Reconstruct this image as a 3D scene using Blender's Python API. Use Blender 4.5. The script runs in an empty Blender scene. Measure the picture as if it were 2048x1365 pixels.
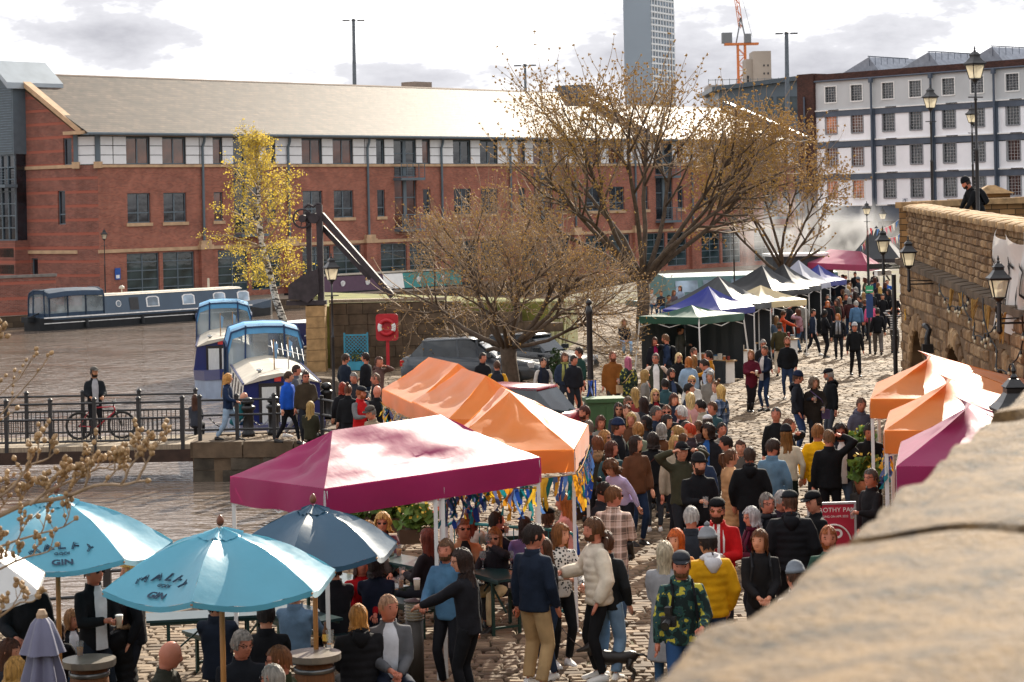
import bpy,math,random
import numpy as np
from mathutils import Vector,Matrix
random.seed(7)
RNG=np.random.default_rng(11)
SC=bpy.context.scene
COL=SC.collection
F,YP,ROLL,HC=4400.0,405.0,math.radians(1.2),5.44
CR,SR=math.cos(ROLL),math.sin(ROLL)
cam_d=bpy.data.cameras.new('camera')
cam=bpy.data.objects.new('camera',cam_d);COL.objects.link(cam)
cam.matrix_world=Matrix(((CR,SR,0,0),(0,0,-1,0),(-SR,CR,0,HC),(0,0,0,1)))
cam_d.sensor_width=36;cam_d.lens=F/2048*36
cam_d.shift_y=-(682.5-YP)/2048
cam_d.clip_start=.05;cam_d.clip_end=5000
cam_d.dof.use_dof=True;cam_d.dof.focus_distance=40;cam_d.dof.aperture_fstop=7.5
SC.camera=cam
AZ,EL=math.radians(18),math.radians(28)
SUN=Vector((math.sin(AZ)*math.cos(EL),math.cos(AZ)*math.cos(EL),math.sin(EL)))
W=bpy.data.worlds.new('World');SC.world=W;W.use_nodes=True
wt=W.node_tree;wt.nodes.clear()
def wn(t,**k):
 n=wt.nodes.new(t)
 for a,b in k.items():setattr(n,a,b)
 return n
sky=wn('ShaderNodeTexSky',sky_type='NISHITA',sun_disc=False)
sky.sun_elevation=EL;sky.sun_rotation=AZ;sky.air_density=1.3;sky.dust_density=2.0
bg1=wn('ShaderNodeBackground');bg1 .inputs[1].default_value=.10
wt.links.new(sky.outputs[0],bg1 .inputs[0])
tc=wn('ShaderNodeTexCoord');mp=wn('ShaderNodeMapping');mp.inputs['Scale'].default_value=(1,1,2.6)
wt.links.new(tc.outputs['Generated'],mp.inputs[0])
n1=wn('ShaderNodeTexNoise');n1 .inputs['Scale'].default_value=5.2;n1 .inputs['Detail'].default_value=7;n1 .inputs['Roughness'].default_value=.6
wt.links.new(mp.outputs[0],n1 .inputs['Vector'])
r1=wn('ShaderNodeValToRGB')
r1 .color_ramp.elements[0].position=.40;r1 .color_ramp.elements[0].color=(1,.99,.98,1)
r1 .color_ramp.elements[1].position=.60;r1 .color_ramp.elements[1].color=(.25,.25,.272,1)
e_=r1 .color_ramp.elements.new(.50);e_.color=(.36,.36,.38,1)
wt.links.new(n1 .outputs[0],r1 .inputs[0])
bg2=wn('ShaderNodeBackground');bg2 .inputs[1].default_value=1.3
wt.links.new(r1 .outputs[0],bg2 .inputs[0])
r2=wn('ShaderNodeValToRGB');r2 .color_ramp.elements[0].position=.22;r2 .color_ramp.elements[1].position=.42
wt.links.new(n1 .outputs[0],r2 .inputs[0])
mx=wn('ShaderNodeMixShader');wo=wn('ShaderNodeOutputWorld')
wt.links.new(r2 .outputs[0],mx.inputs[0]);wt.links.new(bg1 .outputs[0],mx.inputs[1]);wt.links.new(bg2 .outputs[0],mx.inputs[2])
wt.links.new(mx.outputs[0],wo.inputs[0])
sl=bpy.data.lights.new('sun','SUN');sl.energy=5.0;sl.angle=math.radians(.55);sl.color=(1,.90,.75)
so=bpy.data.objects.new('sun',sl);COL.objects.link(so)
so.rotation_euler=(-SUN).to_track_quat('-Z','Y').to_euler();so.location=(20,60,60)
SC.view_settings.view_transform='Standard';SC.view_settings.look='None'
SC.view_settings.exposure=.88;SC.view_settings.gamma=1
SC.view_settings.use_curve_mapping=False
SC.cycles.use_denoising=True
SC.cycles.max_bounces=6;SC.cycles.diffuse_bounces=3;SC.cycles.glossy_bounces=3;SC.cycles.transparent_max_bounces=12
SC.cycles.transmission_bounces=4;SC.cycles.volume_bounces=0
SC.cycles.sample_clamp_indirect=6;SC.cycles.sample_clamp_direct=30;SC.cycles.caustics_reflective=False;SC.cycles.caustics_refractive=False
def ab(x,y):
 u,v=x-1024,y-YP
 return u*CR-v*SR,u*SR+v*CR
def P(x,y,d):
 a,b=ab(x,y)
 return Vector((a*d/F,d,HC-b*d/F))
def zg(Y):
 return -.011*(min(max(Y,25),85)-25)
def PZ(x,y,z):
 a,b=ab(x,y)
 return P(x,y,(HC-z)*F/b)
def PH(x,y,h):
 d=40.0
 a,b=ab(x,y)
 for _ in range(12):d=(HC-h-zg(d))*F/b
 return P(x,y,d)
def G(x,y):return PH(x,y,0)
WATER=-1.25
MATS={}
def nodes(name):
 m=bpy.data.materials.new(name);m.use_nodes=True
 nt=m.node_tree
 return m,nt,nt.nodes['Principled BSDF']
def lin(c):return tuple((v/12.92 if v<=.04045 else((v+.055)/1.055)**2.4) for v in c)
def hexc(h):return lin(tuple(int(h[i:i+2],16)/255 for i in(0,2,4)))
def mat(name,col,rough=.7,var=.2,scale=4.,bump=0.,bscale=40.,metal=0.,spec=.4,sheen=0.,trans=0.,col2=None,coat=0.,detail=4,stretch=(1,1,1)):
 if name in MATS:return MATS[name]
 m,nt,p=nodes(name)
 if isinstance(col,str):col=hexc(col)
 if isinstance(col2,str):col2=hexc(col2)
 t=nt.nodes.new('ShaderNodeTexCoord');mpn=nt.nodes.new('ShaderNodeMapping');mpn.inputs['Scale'].default_value=stretch
 nt.links.new(t.outputs['Object'],mpn.inputs[0])
 n=nt.nodes.new('ShaderNodeTexNoise');n.inputs['Scale'].default_value=scale;n.inputs['Detail'].default_value=detail
 nt.links.new(mpn.outputs[0],n.inputs['Vector'])
 r=nt.nodes.new('ShaderNodeValToRGB');r.color_ramp.elements[0].position=.3;r.color_ramp.elements[1].position=.7
 lo=col2 if col2 else tuple(c*(1-var) for c in col)
 hi=col if col2 else tuple(min(1,c*(1+var)) for c in col)
 r.color_ramp.elements[0].color=(*lo,1);r.color_ramp.elements[1].color=(*hi,1)
 nt.links.new(n.outputs[0],r.inputs[0]);nt.links.new(r.outputs[0],p.inputs['Base Color'])
 p.inputs['Roughness'].default_value=rough;p.inputs['Metallic'].default_value=metal
 p.inputs['Specular IOR Level'].default_value=spec
 if sheen:p.inputs['Sheen Weight'].default_value=sheen;p.inputs['Sheen Roughness'].default_value=.4
 if coat:p.inputs['Coat Weight'].default_value=coat;p.inputs['Coat Roughness'].default_value=.1
 if bump:
  n2=nt.nodes.new('ShaderNodeTexNoise');n2 .inputs['Scale'].default_value=bscale;n2 .inputs['Detail'].default_value=5
  nt.links.new(mpn.outputs[0],n2 .inputs['Vector'])
  b=nt.nodes.new('ShaderNodeBump');b.inputs['Strength'].default_value=bump;b.inputs['Distance'].default_value=.02
  nt.links.new(n2 .outputs[0],b.inputs['Height']);nt.links.new(b.outputs[0],p.inputs['Normal'])
 if trans:
  tr=nt.nodes.new('ShaderNodeBsdfTranslucent');ms=nt.nodes.new('ShaderNodeMixShader');ms.inputs[0].default_value=trans
  nt.links.new(r.outputs[0],tr.inputs[0])
  o=nt.nodes['Material Output']
  nt.links.new(p.outputs[0],ms.inputs[1]);nt.links.new(tr.outputs[0],ms.inputs[2]);nt.links.new(ms.outputs[0],o.inputs[0])
 MATS[name]=m
 return m
def brick(name,c1,c2,mortar,w,h,axis='x',rough=.85,msize=.012,bands=None,bump=.4,var=.5,spec=.3):
 """bricks or slates laid in the object's own x-z (or y-z) plane"""
 if name in MATS:return MATS[name]
 m,nt,p=nodes(name)
 t=nt.nodes.new('ShaderNodeTexCoord');s=nt.nodes.new('ShaderNodeSeparateXYZ');c=nt.nodes.new('ShaderNodeCombineXYZ')
 nt.links.new(t.outputs['Object'],s.inputs[0])
 nt.links.new(s.outputs['X' if axis in('x','xy') else 'Y'],c.inputs[0]);nt.links.new(s.outputs['Y' if axis=='xy' else 'Z'],c.inputs[1])
 b=nt.nodes.new('ShaderNodeTexBrick')
 b.inputs['Scale'].default_value=1;b.inputs['Brick Width'].default_value=w;b.inputs['Row Height'].default_value=h
 b.inputs['Mortar Size'].default_value=msize;b.inputs['Mortar Smooth'].default_value=.3;b.inputs['Bias'].default_value=0
 for k,v in(('Color1',c1),('Color2',c2),('Mortar',mortar)):b.inputs[k].default_value=(*hexc(v),1)
 nt.links.new(c.outputs[0],b.inputs['Vector'])
 n=nt.nodes.new('ShaderNodeTexNoise');n.inputs['Scale'].default_value=.9;n.inputs['Detail'].default_value=8
 nt.links.new(t.outputs['Object'],n.inputs['Vector'])
 mxn=nt.nodes.new('ShaderNodeMix');mxn.data_type='RGBA';mxn.blend_type='MULTIPLY';mxn.inputs[0].default_value=var
 rr=nt.nodes.new('ShaderNodeValToRGB');rr.color_ramp.elements[0].position=.3;rr.color_ramp.elements[0].color=(.45,.45,.45,1);rr.color_ramp.elements[1].position=.65;rr.color_ramp.elements[1].color=(1.15,1.1,1.05,1)
 nt.links.new(n.outputs[0],rr.inputs[0]);nt.links.new(b.outputs[0],mxn.inputs[6]);nt.links.new(rr.outputs[0],mxn.inputs[7])
 last=mxn.outputs[2]
 if bands:
  period,width,col=bands
  md=nt.nodes.new('ShaderNodeMath');md.operation='FLOORED_MODULO';md.inputs[1].default_value=period
  nt.links.new(s.outputs['Z'],md.inputs[0])
  lt=nt.nodes.new('ShaderNodeMath');lt.operation='LESS_THAN';lt.inputs[1].default_value=width
  nt.links.new(md.outputs[0],lt.inputs[0])
  m2=nt.nodes.new('ShaderNodeMix');m2 .data_type='RGBA';m2 .inputs[7].default_value=(*hexc(col),1)
  nt.links.new(lt.outputs[0],m2 .inputs[0]);nt.links.new(last,m2 .inputs[6]);last=m2 .outputs[2]
 nt.links.new(last,p.inputs['Base Color']);p.inputs['Roughness'].default_value=rough;p.inputs['Specular IOR Level'].default_value=spec
 bp=nt.nodes.new('ShaderNodeBump');bp.inputs['Strength'].default_value=bump;bp.inputs['Distance'].default_value=.01;bp.invert=True
 nt.links.new(b.outputs['Fac'],bp.inputs['Height']);nt.links.new(bp.outputs[0],p.inputs['Normal'])
 MATS[name]=m
 return m
def glass_dark(name,col='1a1f24',rough=.06,clear=0.):
 """a pane: mirror-like outside, dim room painted into its colour"""
 if name in MATS:return MATS[name]
 m,nt,p=nodes(name)
 t=nt.nodes.new('ShaderNodeTexCoord')
 n=nt.nodes.new('ShaderNodeTexNoise');n.inputs['Scale'].default_value=.7;n.inputs['Detail'].default_value=3
 nt.links.new(t.outputs['Object'],n.inputs['Vector'])
 r=nt.nodes.new('ShaderNodeValToRGB');c=hexc(col)
 r.color_ramp.elements[0].color=(*[v*.4 for v in c],1);r.color_ramp.elements[1].color=(*[min(1,v*1.7) for v in c],1)
 r.color_ramp.elements[0].position=.35;r.color_ramp.elements[1].position=.65
 nt.links.new(n.outputs[0],r.inputs[0]);nt.links.new(r.outputs[0],p.inputs['Base Color'])
 p.inputs['Roughness'].default_value=rough;p.inputs['Specular IOR Level'].default_value=.6
 bp=nt.nodes.new('ShaderNodeBump');bp.inputs['Strength'].default_value=.12;bp.inputs['Distance'].default_value=.05
 nt.links.new(n.outputs[0],bp.inputs['Height']);nt.links.new(bp.outputs[0],p.inputs['Normal'])
 if clear:
  tr=nt.nodes.new('ShaderNodeBsdfTransparent');tr.inputs[0].default_value=(.88,.9,.9,1)
  ms=nt.nodes.new('ShaderNodeMixShader');ms.inputs[0].default_value=clear
  o=nt.nodes['Material Output']
  nt.links.new(p.outputs[0],ms.inputs[1]);nt.links.new(tr.outputs[0],ms.inputs[2]);nt.links.new(ms.outputs[0],o.inputs[0])
 MATS[name]=m
 return m
class MB:
 def __init__(s):s.v=[];s.f=[];s.mi=[];s.m=0
 def add(s,vs,fs):
  o=len(s.v);s.v.extend(tuple(map(float,v)) for v in vs)
  s.f.extend(tuple(i+o for i in f) for f in fs);s.mi.extend([s.m]*len(fs))
  return s
 def box(s,x0,x1,y0,y1,z0,z1):
  return s.add([(x0,y0,z0),(x1,y0,z0),(x1,y1,z0),(x0,y1,z0),(x0,y0,z1),(x1,y0,z1),(x1,y1,z1),(x0,y1,z1)],[(0,3,2,1),(4,5,6,7),(0,1,5,4),(1,2,6,5),(2,3,7,6),(3,0,4,7)])
 def bar(s,a,b,w,h=None,up=(0,0,1)):
  a,b=Vector(a),Vector(b);h=h or w
  d=(b-a).normalized();u=Vector(up)
  if abs(d.dot(u))>.98:u=Vector((0,1,0))
  x=d.cross(u).normalized()*w/2;y=x.cross(d).normalized()*h/2
  vs=[p+q for p in(a,b) for q in(-x-y,x-y,x+y,-x+y)]
  return s.add(vs,[(3,2,1,0),(4,5,6,7),(0,1,5,4),(1,2,6,5),(2,3,7,6),(3,0,4,7)])
 def tube(s,pts,rad,n=8,cap=True,squash=None):
  pts=[Vector(p) for p in pts]
  if not hasattr(rad,'__len__'):rad=[rad]*len(pts)
  ref=None;rings=[]
  for i,p in enumerate(pts):
   d=(pts[min(i+1,len(pts)-1)]-pts[max(i-1,0)])
   d=d.normalized() if d.length>1e-9 else Vector((0,0,1))
   if ref is None:ref=Vector((1,0,0)) if abs(d.x)<.8 else Vector((0,1,0))
   x=(ref-d*ref.dot(d)).normalized();y=d.cross(x);ref=x
   r=rad[i];rx,ry=r if hasattr(r,'__len__') else(r,r)
   rings.append([p+x*math.cos(2*math.pi*k/n)*rx+y*math.sin(2*math.pi*k/n)*ry for k in range(n)])
  return s.loft(rings,cap)
 def loft(s,rings,cap=True,closed=True):
  n=len(rings[0]);vs=[v for r in rings for v in r];fs=[]
  for i in range(len(rings)-1):
   for k in range(n if closed else n-1):
    k2=(k+1)%n
    fs.append((i*n+k,i*n+k2,(i+1)*n+k2,(i+1)*n+k))
  if cap and closed:fs.append(tuple(range(n-1,-1,-1)));fs.append(tuple((len(rings)-1)*n+k for k in range(n)))
  return s.add(vs,fs)
 def lathe(s,prof,c=(0,0,0),n=12,cap=True):
  return s.loft([[(c[0]+r*math.cos(2*math.pi*k/n),c[1]+r*math.sin(2*math.pi*k/n),c[2]+z) for k in range(n)] for r,z in prof],cap)
 def prism(s,poly,z0,z1):
  n=len(poly)
  z0f=z0 if callable(z0) else(lambda p:z0);z1f=z1 if callable(z1) else(lambda p:z1)
  vs=[(p[0],p[1],z0f(p)) for p in poly]+[(p[0],p[1],z1f(p)) for p in poly]
  return s.add(vs,[tuple(range(n-1,-1,-1)),tuple(range(n,2*n))]+[(i,(i+1)%n,(i+1)%n+n,i+n) for i in range(n)])
 def extr(s,poly,y0,y1):
  n=len(poly)
  return s.add([(p[0],y0,p[1]) for p in poly]+[(p[0],y1,p[1]) for p in poly],[tuple(range(n)),tuple(range(2*n-1,n-1,-1))]+[((i+1)%n,i,i+n,(i+1)%n+n) for i in range(n)])
 def wall(s,x0,x1,z0,z1,holes,y=0.,dep=.16):
  xs=sorted({x0,x1,*[min(max(h[i],x0),x1) for h in holes for i in(0,1)]});zs=sorted({z0,z1,*[min(max(h[i],z0),z1) for h in holes for i in(2,3)]})
  for i in range(len(xs)-1):
   for j in range(len(zs)-1):
    cx,cz=(xs[i]+xs[i+1])/2,(zs[j]+zs[j+1])/2
    if any(h[0]<cx<h[1] and h[2]<cz<h[3] for h in holes):continue
    s.add([(xs[i],y,zs[j]),(xs[i+1],y,zs[j]),(xs[i+1],y,zs[j+1]),(xs[i],y,zs[j+1])],[(0,1,2,3)])
  for a,b,c,d in holes:
   s.add([(a,y,c),(b,y,c),(b,y,d),(a,y,d),(a,y+dep,c),(b,y+dep,c),(b,y+dep,d),(a,y+dep,d)],[(0,4,5,1),(1,5,6,2),(2,6,7,3),(3,7,4,0)])
  return s
 def mesh(s,name,mats,smooth=False):
  me=bpy.data.meshes.new(name);me.from_pydata(s.v,[],s.f)
  for m in(mats if isinstance(mats,(list,tuple)) else [mats]):me.materials.append(m)
  if any(s.mi):me.polygons.foreach_set('material_index',s.mi)
  if smooth is True:me.polygons.foreach_set('use_smooth',[True]*len(s.f))
  me.update()
  if smooth and smooth is not True:me.shade_auto_smooth(use_auto_smooth=True,angle=smooth) if hasattr(me,'shade_auto_smooth') else me.polygons.foreach_set('use_smooth',[True]*len(s.f))
  return me
 def build(s,name,mats,parent=None,loc=(0,0,0),rz=0.,smooth=False,**tags):
  return link(name,s.mesh(name,mats,smooth),parent,loc,rz,**tags)
def link(name,me,parent=None,loc=(0,0,0),rz=0.,rot=None,scale=None,label=None,cat=None,group=None,kind=None):
 o=bpy.data.objects.new(name,me);COL.objects.link(o)
 o.location=loc;o.rotation_euler=rot if rot is not None else(0,0,rz)
 if scale is not None:o.scale=scale if hasattr(scale,'__len__') else(scale,)*3
 if parent:o.parent=parent
 for k,v in(('label',label),('category',cat),('group',group),('kind',kind)):
  if v:o[k]=v
 return o
def thing(name,label,cat,loc=(0,0,0),rz=0.,group=None,rot=None,scale=None):
 return link(name,None,None,loc,rz,rot,scale,label,cat,group)
def copy_tree(o,parent=None):
 c=o.copy();COL.objects.link(c);c.parent=parent
 for ch in o.children:copy_tree(ch,c)
 return c
def place(proto,loc,rz,label,scale=None):
 c=copy_tree(proto);c.location=loc;c.rotation_euler=(0,0,rz);c['label']=label
 if scale:c.scale=(scale,)*3
 return c
def nearly(v,a):return v+random.uniform(-a,a)
FONT=bpy.data.fonts.load('<builtin>') if False else None
def text_mesh(s,size=1.,extrude=.002,mats=None,name='lettering',spacing=1.):
 cu=bpy.data.curves.new(name,'FONT');cu.body=s;cu.size=size;cu.extrude=extrude;cu.align_x='CENTER';cu.align_y='CENTER';cu.space_character=spacing
 o=bpy.data.objects.new(name,cu);COL.objects.link(o)
 dg=bpy.context.evaluated_depsgraph_get();me=bpy.data.meshes.new_from_object(o.evaluated_get(dg))
 bpy.data.objects.remove(o);me.materials.clear()
 if mats:me.materials.append(mats)
 return me
BLACK=mat('black paint',(.012,.012,.014),.38,.3,8,spec=.5)
WHITEP=mat('white paint',(.78,.78,.76),.5,.05)
GREYM=mat('grey blue metal','5a6770',.45,.1,2)
STONE=mat('buff stone','9c8870',.85,.25,3,bump=.3)
DARKSTONE=mat('sooty stone','5b4c3c',.9,.45,2.2,bump=.5,bscale=18)
# ================================================================ ground, water
Q=[(-60,-30),(-60,29.3),(-6.4,29.4),(-4.4,30.1),(-3.6,31.2),(-2.9,36),(-2.9,43),(-3.3,51),(-4.2,53.6),(-7.95,53.9),(-7.95,56.3),(-4.85,56.8),(-5.2,66),(-5.6,73),(-6.4,76),(-8.2,78.6),(-9.6,82),(-9.9,92),(-8.5,98),(-6,106),(-1,124),(4,145),(16,190),(34,232),(90,190),(90,-30)]
def inq(x,y):
 c=False;n=len(Q)
 for i in range(n):
  (x1,y1),(x2,y2)=Q[i],Q[i-1]
  if(y1>y)!=(y2>y) and x<(x2-x1)*(y-y1)/(y2-y1)+x1:c= not c
 return c
m,nt,p=nodes('earth joints')
t=nt.nodes.new('ShaderNodeTexCoord');n=nt.nodes.new('ShaderNodeTexNoise');n.inputs['Scale'].default_value=.55;n.inputs['Detail'].default_value=7
nt.links.new(t.outputs['Object'],n.inputs['Vector'])
r=nt.nodes.new('ShaderNodeValToRGB');r.color_ramp.elements[0].position=.42;r.color_ramp.elements[0].color=(.075,.058,.043,1)
r.color_ramp.elements[1].position=.62;r.color_ramp.elements[1].color=(.105,.092,.025,1)
nt.links.new(n.outputs[0],r.inputs[0]);nt.links.new(r.outputs[0],p.inputs['Base Color']);p.inputs['Roughness'].default_value=.95
JOINT=m
b=MB()
YS=[-30,25,40,55,70,85,130,240]
import bmesh
bm=bmesh.new()
vt=[bm.verts.new((x,y,0)) for x,y in Q];bm.faces.new(vt)
for yy in YS[1:-1]:bmesh.ops.bisect_plane(bm,geom=bm.verts[:]+bm.edges[:]+bm.faces[:],plane_co=(0,yy,0),plane_no=(0,1,0))
bmesh.ops.triangulate(bm,faces=bm.faces[:])
for v in bm.verts:v.co.z=zg(v.co.y)-.03
ed=[e for e in bm.edges if e.is_boundary]
ex=bmesh.ops.extrude_edge_only(bm,edges=ed)
for v in ex['geom']:
 if isinstance(v,bmesh.types.BMVert):v.co.z=-2.4
bmesh.ops.recalc_face_normals(bm,faces=bm.faces[:])
for f in bm.faces:f.material_index=1 if abs(f.normal.z)<.5 else 0
me=bpy.data.meshes.new('quay');bm.to_mesh(me);bm.free();me.materials.append(JOINT);me.materials.append(DARKSTONE)
quay=link('quay_ground',me,kind='structure',label='cobbled quay of stone setts along the basin')
m,nt,p=nodes('stone setts')
oi=nt.nodes.new('ShaderNodeObjectInfo');ge=nt.nodes.new('ShaderNodeNewGeometry');t=nt.nodes.new('ShaderNodeTexCoord')
n=nt.nodes.new('ShaderNodeTexNoise');n.inputs['Scale'].default_value=7;n.inputs['Detail'].default_value=6
nt.links.new(ge.outputs['Position'],n.inputs['Vector'])
n3=nt.nodes.new('ShaderNodeTexNoise');n3 .inputs['Scale'].default_value=.5;n3 .inputs['Detail'].default_value=4
nt.links.new(ge.outputs['Position'],n3 .inputs['Vector'])
wv=nt.nodes.new('ShaderNodeTexWhiteNoise');wv.noise_dimensions='1D'
ad=nt.nodes.new('ShaderNodeMath');nt.links.new(ge.outputs['Random Per Island'],ad.inputs[0]);nt.links.new(oi.outputs['Random'],ad.inputs[1]);nt.links.new(ad.outputs[0],wv.inputs['W'])
r=nt.nodes.new('ShaderNodeValToRGB');e=r.color_ramp.elements
e[0].color=(.115,.083,.055,1);e[1].color=(.31,.232,.152,1)
e2=r.color_ramp.elements.new(.5);e2 .color=(.205,.15,.098,1)
nt.links.new(wv.outputs[0],r.inputs[0])
mm=nt.nodes.new('ShaderNodeMix');mm.data_type='RGBA';mm.blend_type='MULTIPLY';mm.inputs[0].default_value=.8
r4=nt.nodes.new('ShaderNodeValToRGB');r4 .color_ramp.elements[0].position=.3;r4 .color_ramp.elements[0].color=(.5,.5,.5,1);r4 .color_ramp.elements[1].position=.7;r4 .color_ramp.elements[1].color=(1.25,1.2,1.15,1)
m5=nt.nodes.new('ShaderNodeMath');m5 .operation='MULTIPLY_ADD';m5 .inputs[1].default_value=.6;nt.links.new(n.outputs[0],m5 .inputs[0])
m6=nt.nodes.new('ShaderNodeMath');m6 .operation='MULTIPLY';m6 .inputs[1].default_value=.4;nt.links.new(n3 .outputs[0],m6 .inputs[0]);nt.links.new(m6 .outputs[0],m5 .inputs[2])
nt.links.new(m5 .outputs[0],r4 .inputs[0]);nt.links.new(r.outputs[0],mm.inputs[6]);nt.links.new(r4 .outputs[0],mm.inputs[7]);nt.links.new(mm.outputs[2],p.inputs['Base Color'])
p.inputs['Roughness'].default_value=.8;p.inputs['Specular IOR Level'].default_value=.25
bp=nt.nodes.new('ShaderNodeBump');bp.inputs['Strength'].default_value=.5;bp.inputs['Distance'].default_value=.015
nt.links.new(n.outputs[0],bp.inputs['Height']);nt.links.new(bp.outputs[0],p.inputs['Normal'])
SETT=m
def sett_verts(x0,x1,y0,y1,rnd):
 """a worn sett: four base corners, a dished top ring"""
 e=.014+.012*rnd.random(4);h=.004+.015*rnd.random(4);j=(rnd.random((4,2))-.5)*.03
 cx=np.array([x0,x1,x1,x0]);cy=np.array([y0,y0,y1,y1]);mx_,my_=(x0+x1)/2,(y0+y1)/2
 vb=np.stack([cx+j[:,0],cy+j[:,1],np.full(4,-.04)],1)
 vm=np.stack([cx+j[:,0],cy+j[:,1],np.full(4,-.012)],1)
 vt_=np.stack([cx+j[:,0]-np.sign(cx-mx_)*e,cy+j[:,1]-np.sign(cy-my_)*e,h],1)
 return np.concatenate([vb,vm,vt_])
SF=[(0,1,5,4),(1,2,6,5),(2,3,7,6),(3,0,4,7),(4,5,9,8),(5,6,10,9),(6,7,11,10),(7,4,8,11),(8,9,10,11)]
rs=np.random.default_rng(5)
sv,sf,near=[],[],[]
y=20.0;row=0
while y<128:
 far=y>60
 dep=rs.uniform(.15,.20)*(1 if not far else 1.25)
 xl=-(y*.235+1.0);xr=y*.235+2.0
 x=xl+rs.uniform(0,.2)
 while x<xr:
  w=rs.uniform(.17,.36)*(1 if not far else 1.3)
  if inq(x-.1,y-.05) and inq(x+w+.05,y+dep+.1):
   vs=sett_verts(x+.013,x+w-.013,y+.012,y+dep-.012,rs)
   wob=.05*math.sin(x*.9+y*.21)+.03*math.sin(x*2.3)
   vs[:,1]+=wob;z=zg(y)+.010*math.sin(x*1.7+y*.8)+.008*math.sin(y*2.1-x)
   vs[:,2]+=z
   near.append((y,x,vs))
  x+=w
 y+=dep;row+=1
def shows(q):
 yy,xx,_=q
 return 22.6<yy and -0.9<xx<2.3+(yy-23)*.12
sel=[q for q in near if shows(q)][:300];ids={id(q[2]) for q in sel}
for yy,xx,vs in sel:
 c=vs.mean(0);me=bpy.data.meshes.new('sett');me.from_pydata((vs-c).tolist(),[],SF);me.materials.append(SETT)
 link('sett',me,quay,c)
rest=[q[2] for q in near if id(q[2]) not in ids]
V=np.concatenate(rest);FI=(np.array(SF)[None]+np.arange(len(rest))[:,None,None]*12).reshape(-1,4)
me=bpy.data.meshes.new('paving_setts');me.from_pydata(V.tolist(),[],FI.tolist());me.materials.append(SETT)
link('paving_setts',me,quay,kind='stuff')
b=MB();k=0
EDGE=Q[1:24]
cop=MB()
for i in range(len(EDGE)-1):
 a,c=Vector((*EDGE[i],0)),Vector((*EDGE[i+1],0));L=(c-a).length
 if a.y>100:break
 nst=max(1,int(L/1.1));d=(c-a)/nst;nrm=Vector((d.y,-d.x,0)).normalized()
 for j in range(nst):
  p0,p1=a+d*(j+.01),a+d*(j+.99)
  if p0 .x<-30:continue
  q_=MB();z0,z1=zg(p0 .y),zg(p1 .y)
  pts=[p0-nrm*.06,p1-nrm*.06,p1+nrm*.42,p0+nrm*.42];mid=(p0+p1)/2;zz=(z0+z1)/2
  q_.add([(*(v-mid).xy,-.34) for v in pts]+[(*((v-mid)*.985).xy,.045) for v in pts],[(3,2,1,0),(4,5,6,7),(0,1,5,4),(1,2,6,5),(2,3,7,6),(3,0,4,7)])
  q_.build('kerb_stone',DARKSTONE,quay,(mid.x,mid.y,zz))
rk=random.Random(6)
for c_ in range(2):
 x=-7.93
 while x<-4.4:
  w_=rk.uniform(.6,1.0);x1=min(x+w_,-4.3);zt_=zg(54)-.35-c_*.30;yy=53.9-(x+7.95)*.08
  MB().box(x+.012,x1-.012,yy-.05+rk.uniform(-.015,.015),yy+.05,zt_-.285,zt_).build('wall_stone',mat('abutment stone','4c453b',.9,.5,2.5,bump=.6,bscale=14),quay);x=x1
m,nt,p=nodes('canal water')
t=nt.nodes.new('ShaderNodeTexCoord');mpn=nt.nodes.new('ShaderNodeMapping');mpn.inputs['Scale'].default_value=(1.0,1.5,1);mpn.inputs['Rotation'].default_value=(0,0,.15)
nt.links.new(t.outputs['Object'],mpn.inputs[0])
n=nt.nodes.new('ShaderNodeTexNoise');n.inputs['Scale'].default_value=1.5;n.inputs['Detail'].default_value=3;n.inputs['Distortion'].default_value=.3
n2=nt.nodes.new('ShaderNodeTexNoise');n2 .inputs['Scale'].default_value=.16;n2 .inputs['Detail'].default_value=4
nt.links.new(mpn.outputs[0],n.inputs['Vector']);nt.links.new(mpn.outputs[0],n2 .inputs['Vector'])
ml=nt.nodes.new('ShaderNodeMath');ml.operation='MULTIPLY';nt.links.new(n.outputs[0],ml.inputs[0])
r2_=nt.nodes.new('ShaderNodeMapRange');r2_.inputs[1].default_value=.35;r2_.inputs[2].default_value=.65;r2_.inputs[3].default_value=.2;r2_.inputs[4].default_value=1
nt.links.new(n2 .outputs[0],r2_.inputs[0]);nt.links.new(r2_.outputs[0],ml.inputs[1])
bp=nt.nodes.new('ShaderNodeBump');bp.inputs['Strength'].default_value=1.0;bp.inputs['Distance'].default_value=.20
nt.links.new(ml.outputs[0],bp.inputs['Height']);nt.links.new(bp.outputs[0],p.inputs['Normal'])
p.inputs['Base Color'].default_value=(.19,.148,.118,1);p.inputs['Roughness'].default_value=.04;p.inputs['Specular IOR Level'].default_value=.5;p.inputs['IOR'].default_value=1.33
b=MB();b.add([(-300,15,0),(160,15,0),(160,300,0),(-300,300,0)],[(0,1,2,3)])
b.build('canal_water',m,loc=(0,0,WATER),kind='structure',label='brown rippled water of the canal basin')
b=MB();b.add([(-3000,-200,0),(3000,-200,0),(3000,4500,0),(-3000,4500,0)],[(0,1,2,3)])
b.build('ground',mat('canal bed',(.08,.06,.045),.95,.3,.05),loc=(0,0,-2.5),kind='structure',label='bare ground sheet beneath the basin')
OU,OV=Vector((math.cos(math.radians(48)),math.sin(math.radians(48)),0)),Vector((-math.sin(math.radians(48)),math.cos(math.radians(48)),0))
O0=Vector((-26.7,142,-.6))
def OF(x,y,z=0):return O0+OU*x+OV*y+Vector((0,0,z))
b=MB()
pl=[OF(-90,-7.5),OF(92,-7.5),OF(92,0),Vector((300,240,0)),Vector((900,1200,0)),Vector((-900,1200,0)),Vector((-400,60,0))]
b.prism([(v.x,v.y) for v in pl],-2.4,-.6)
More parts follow.
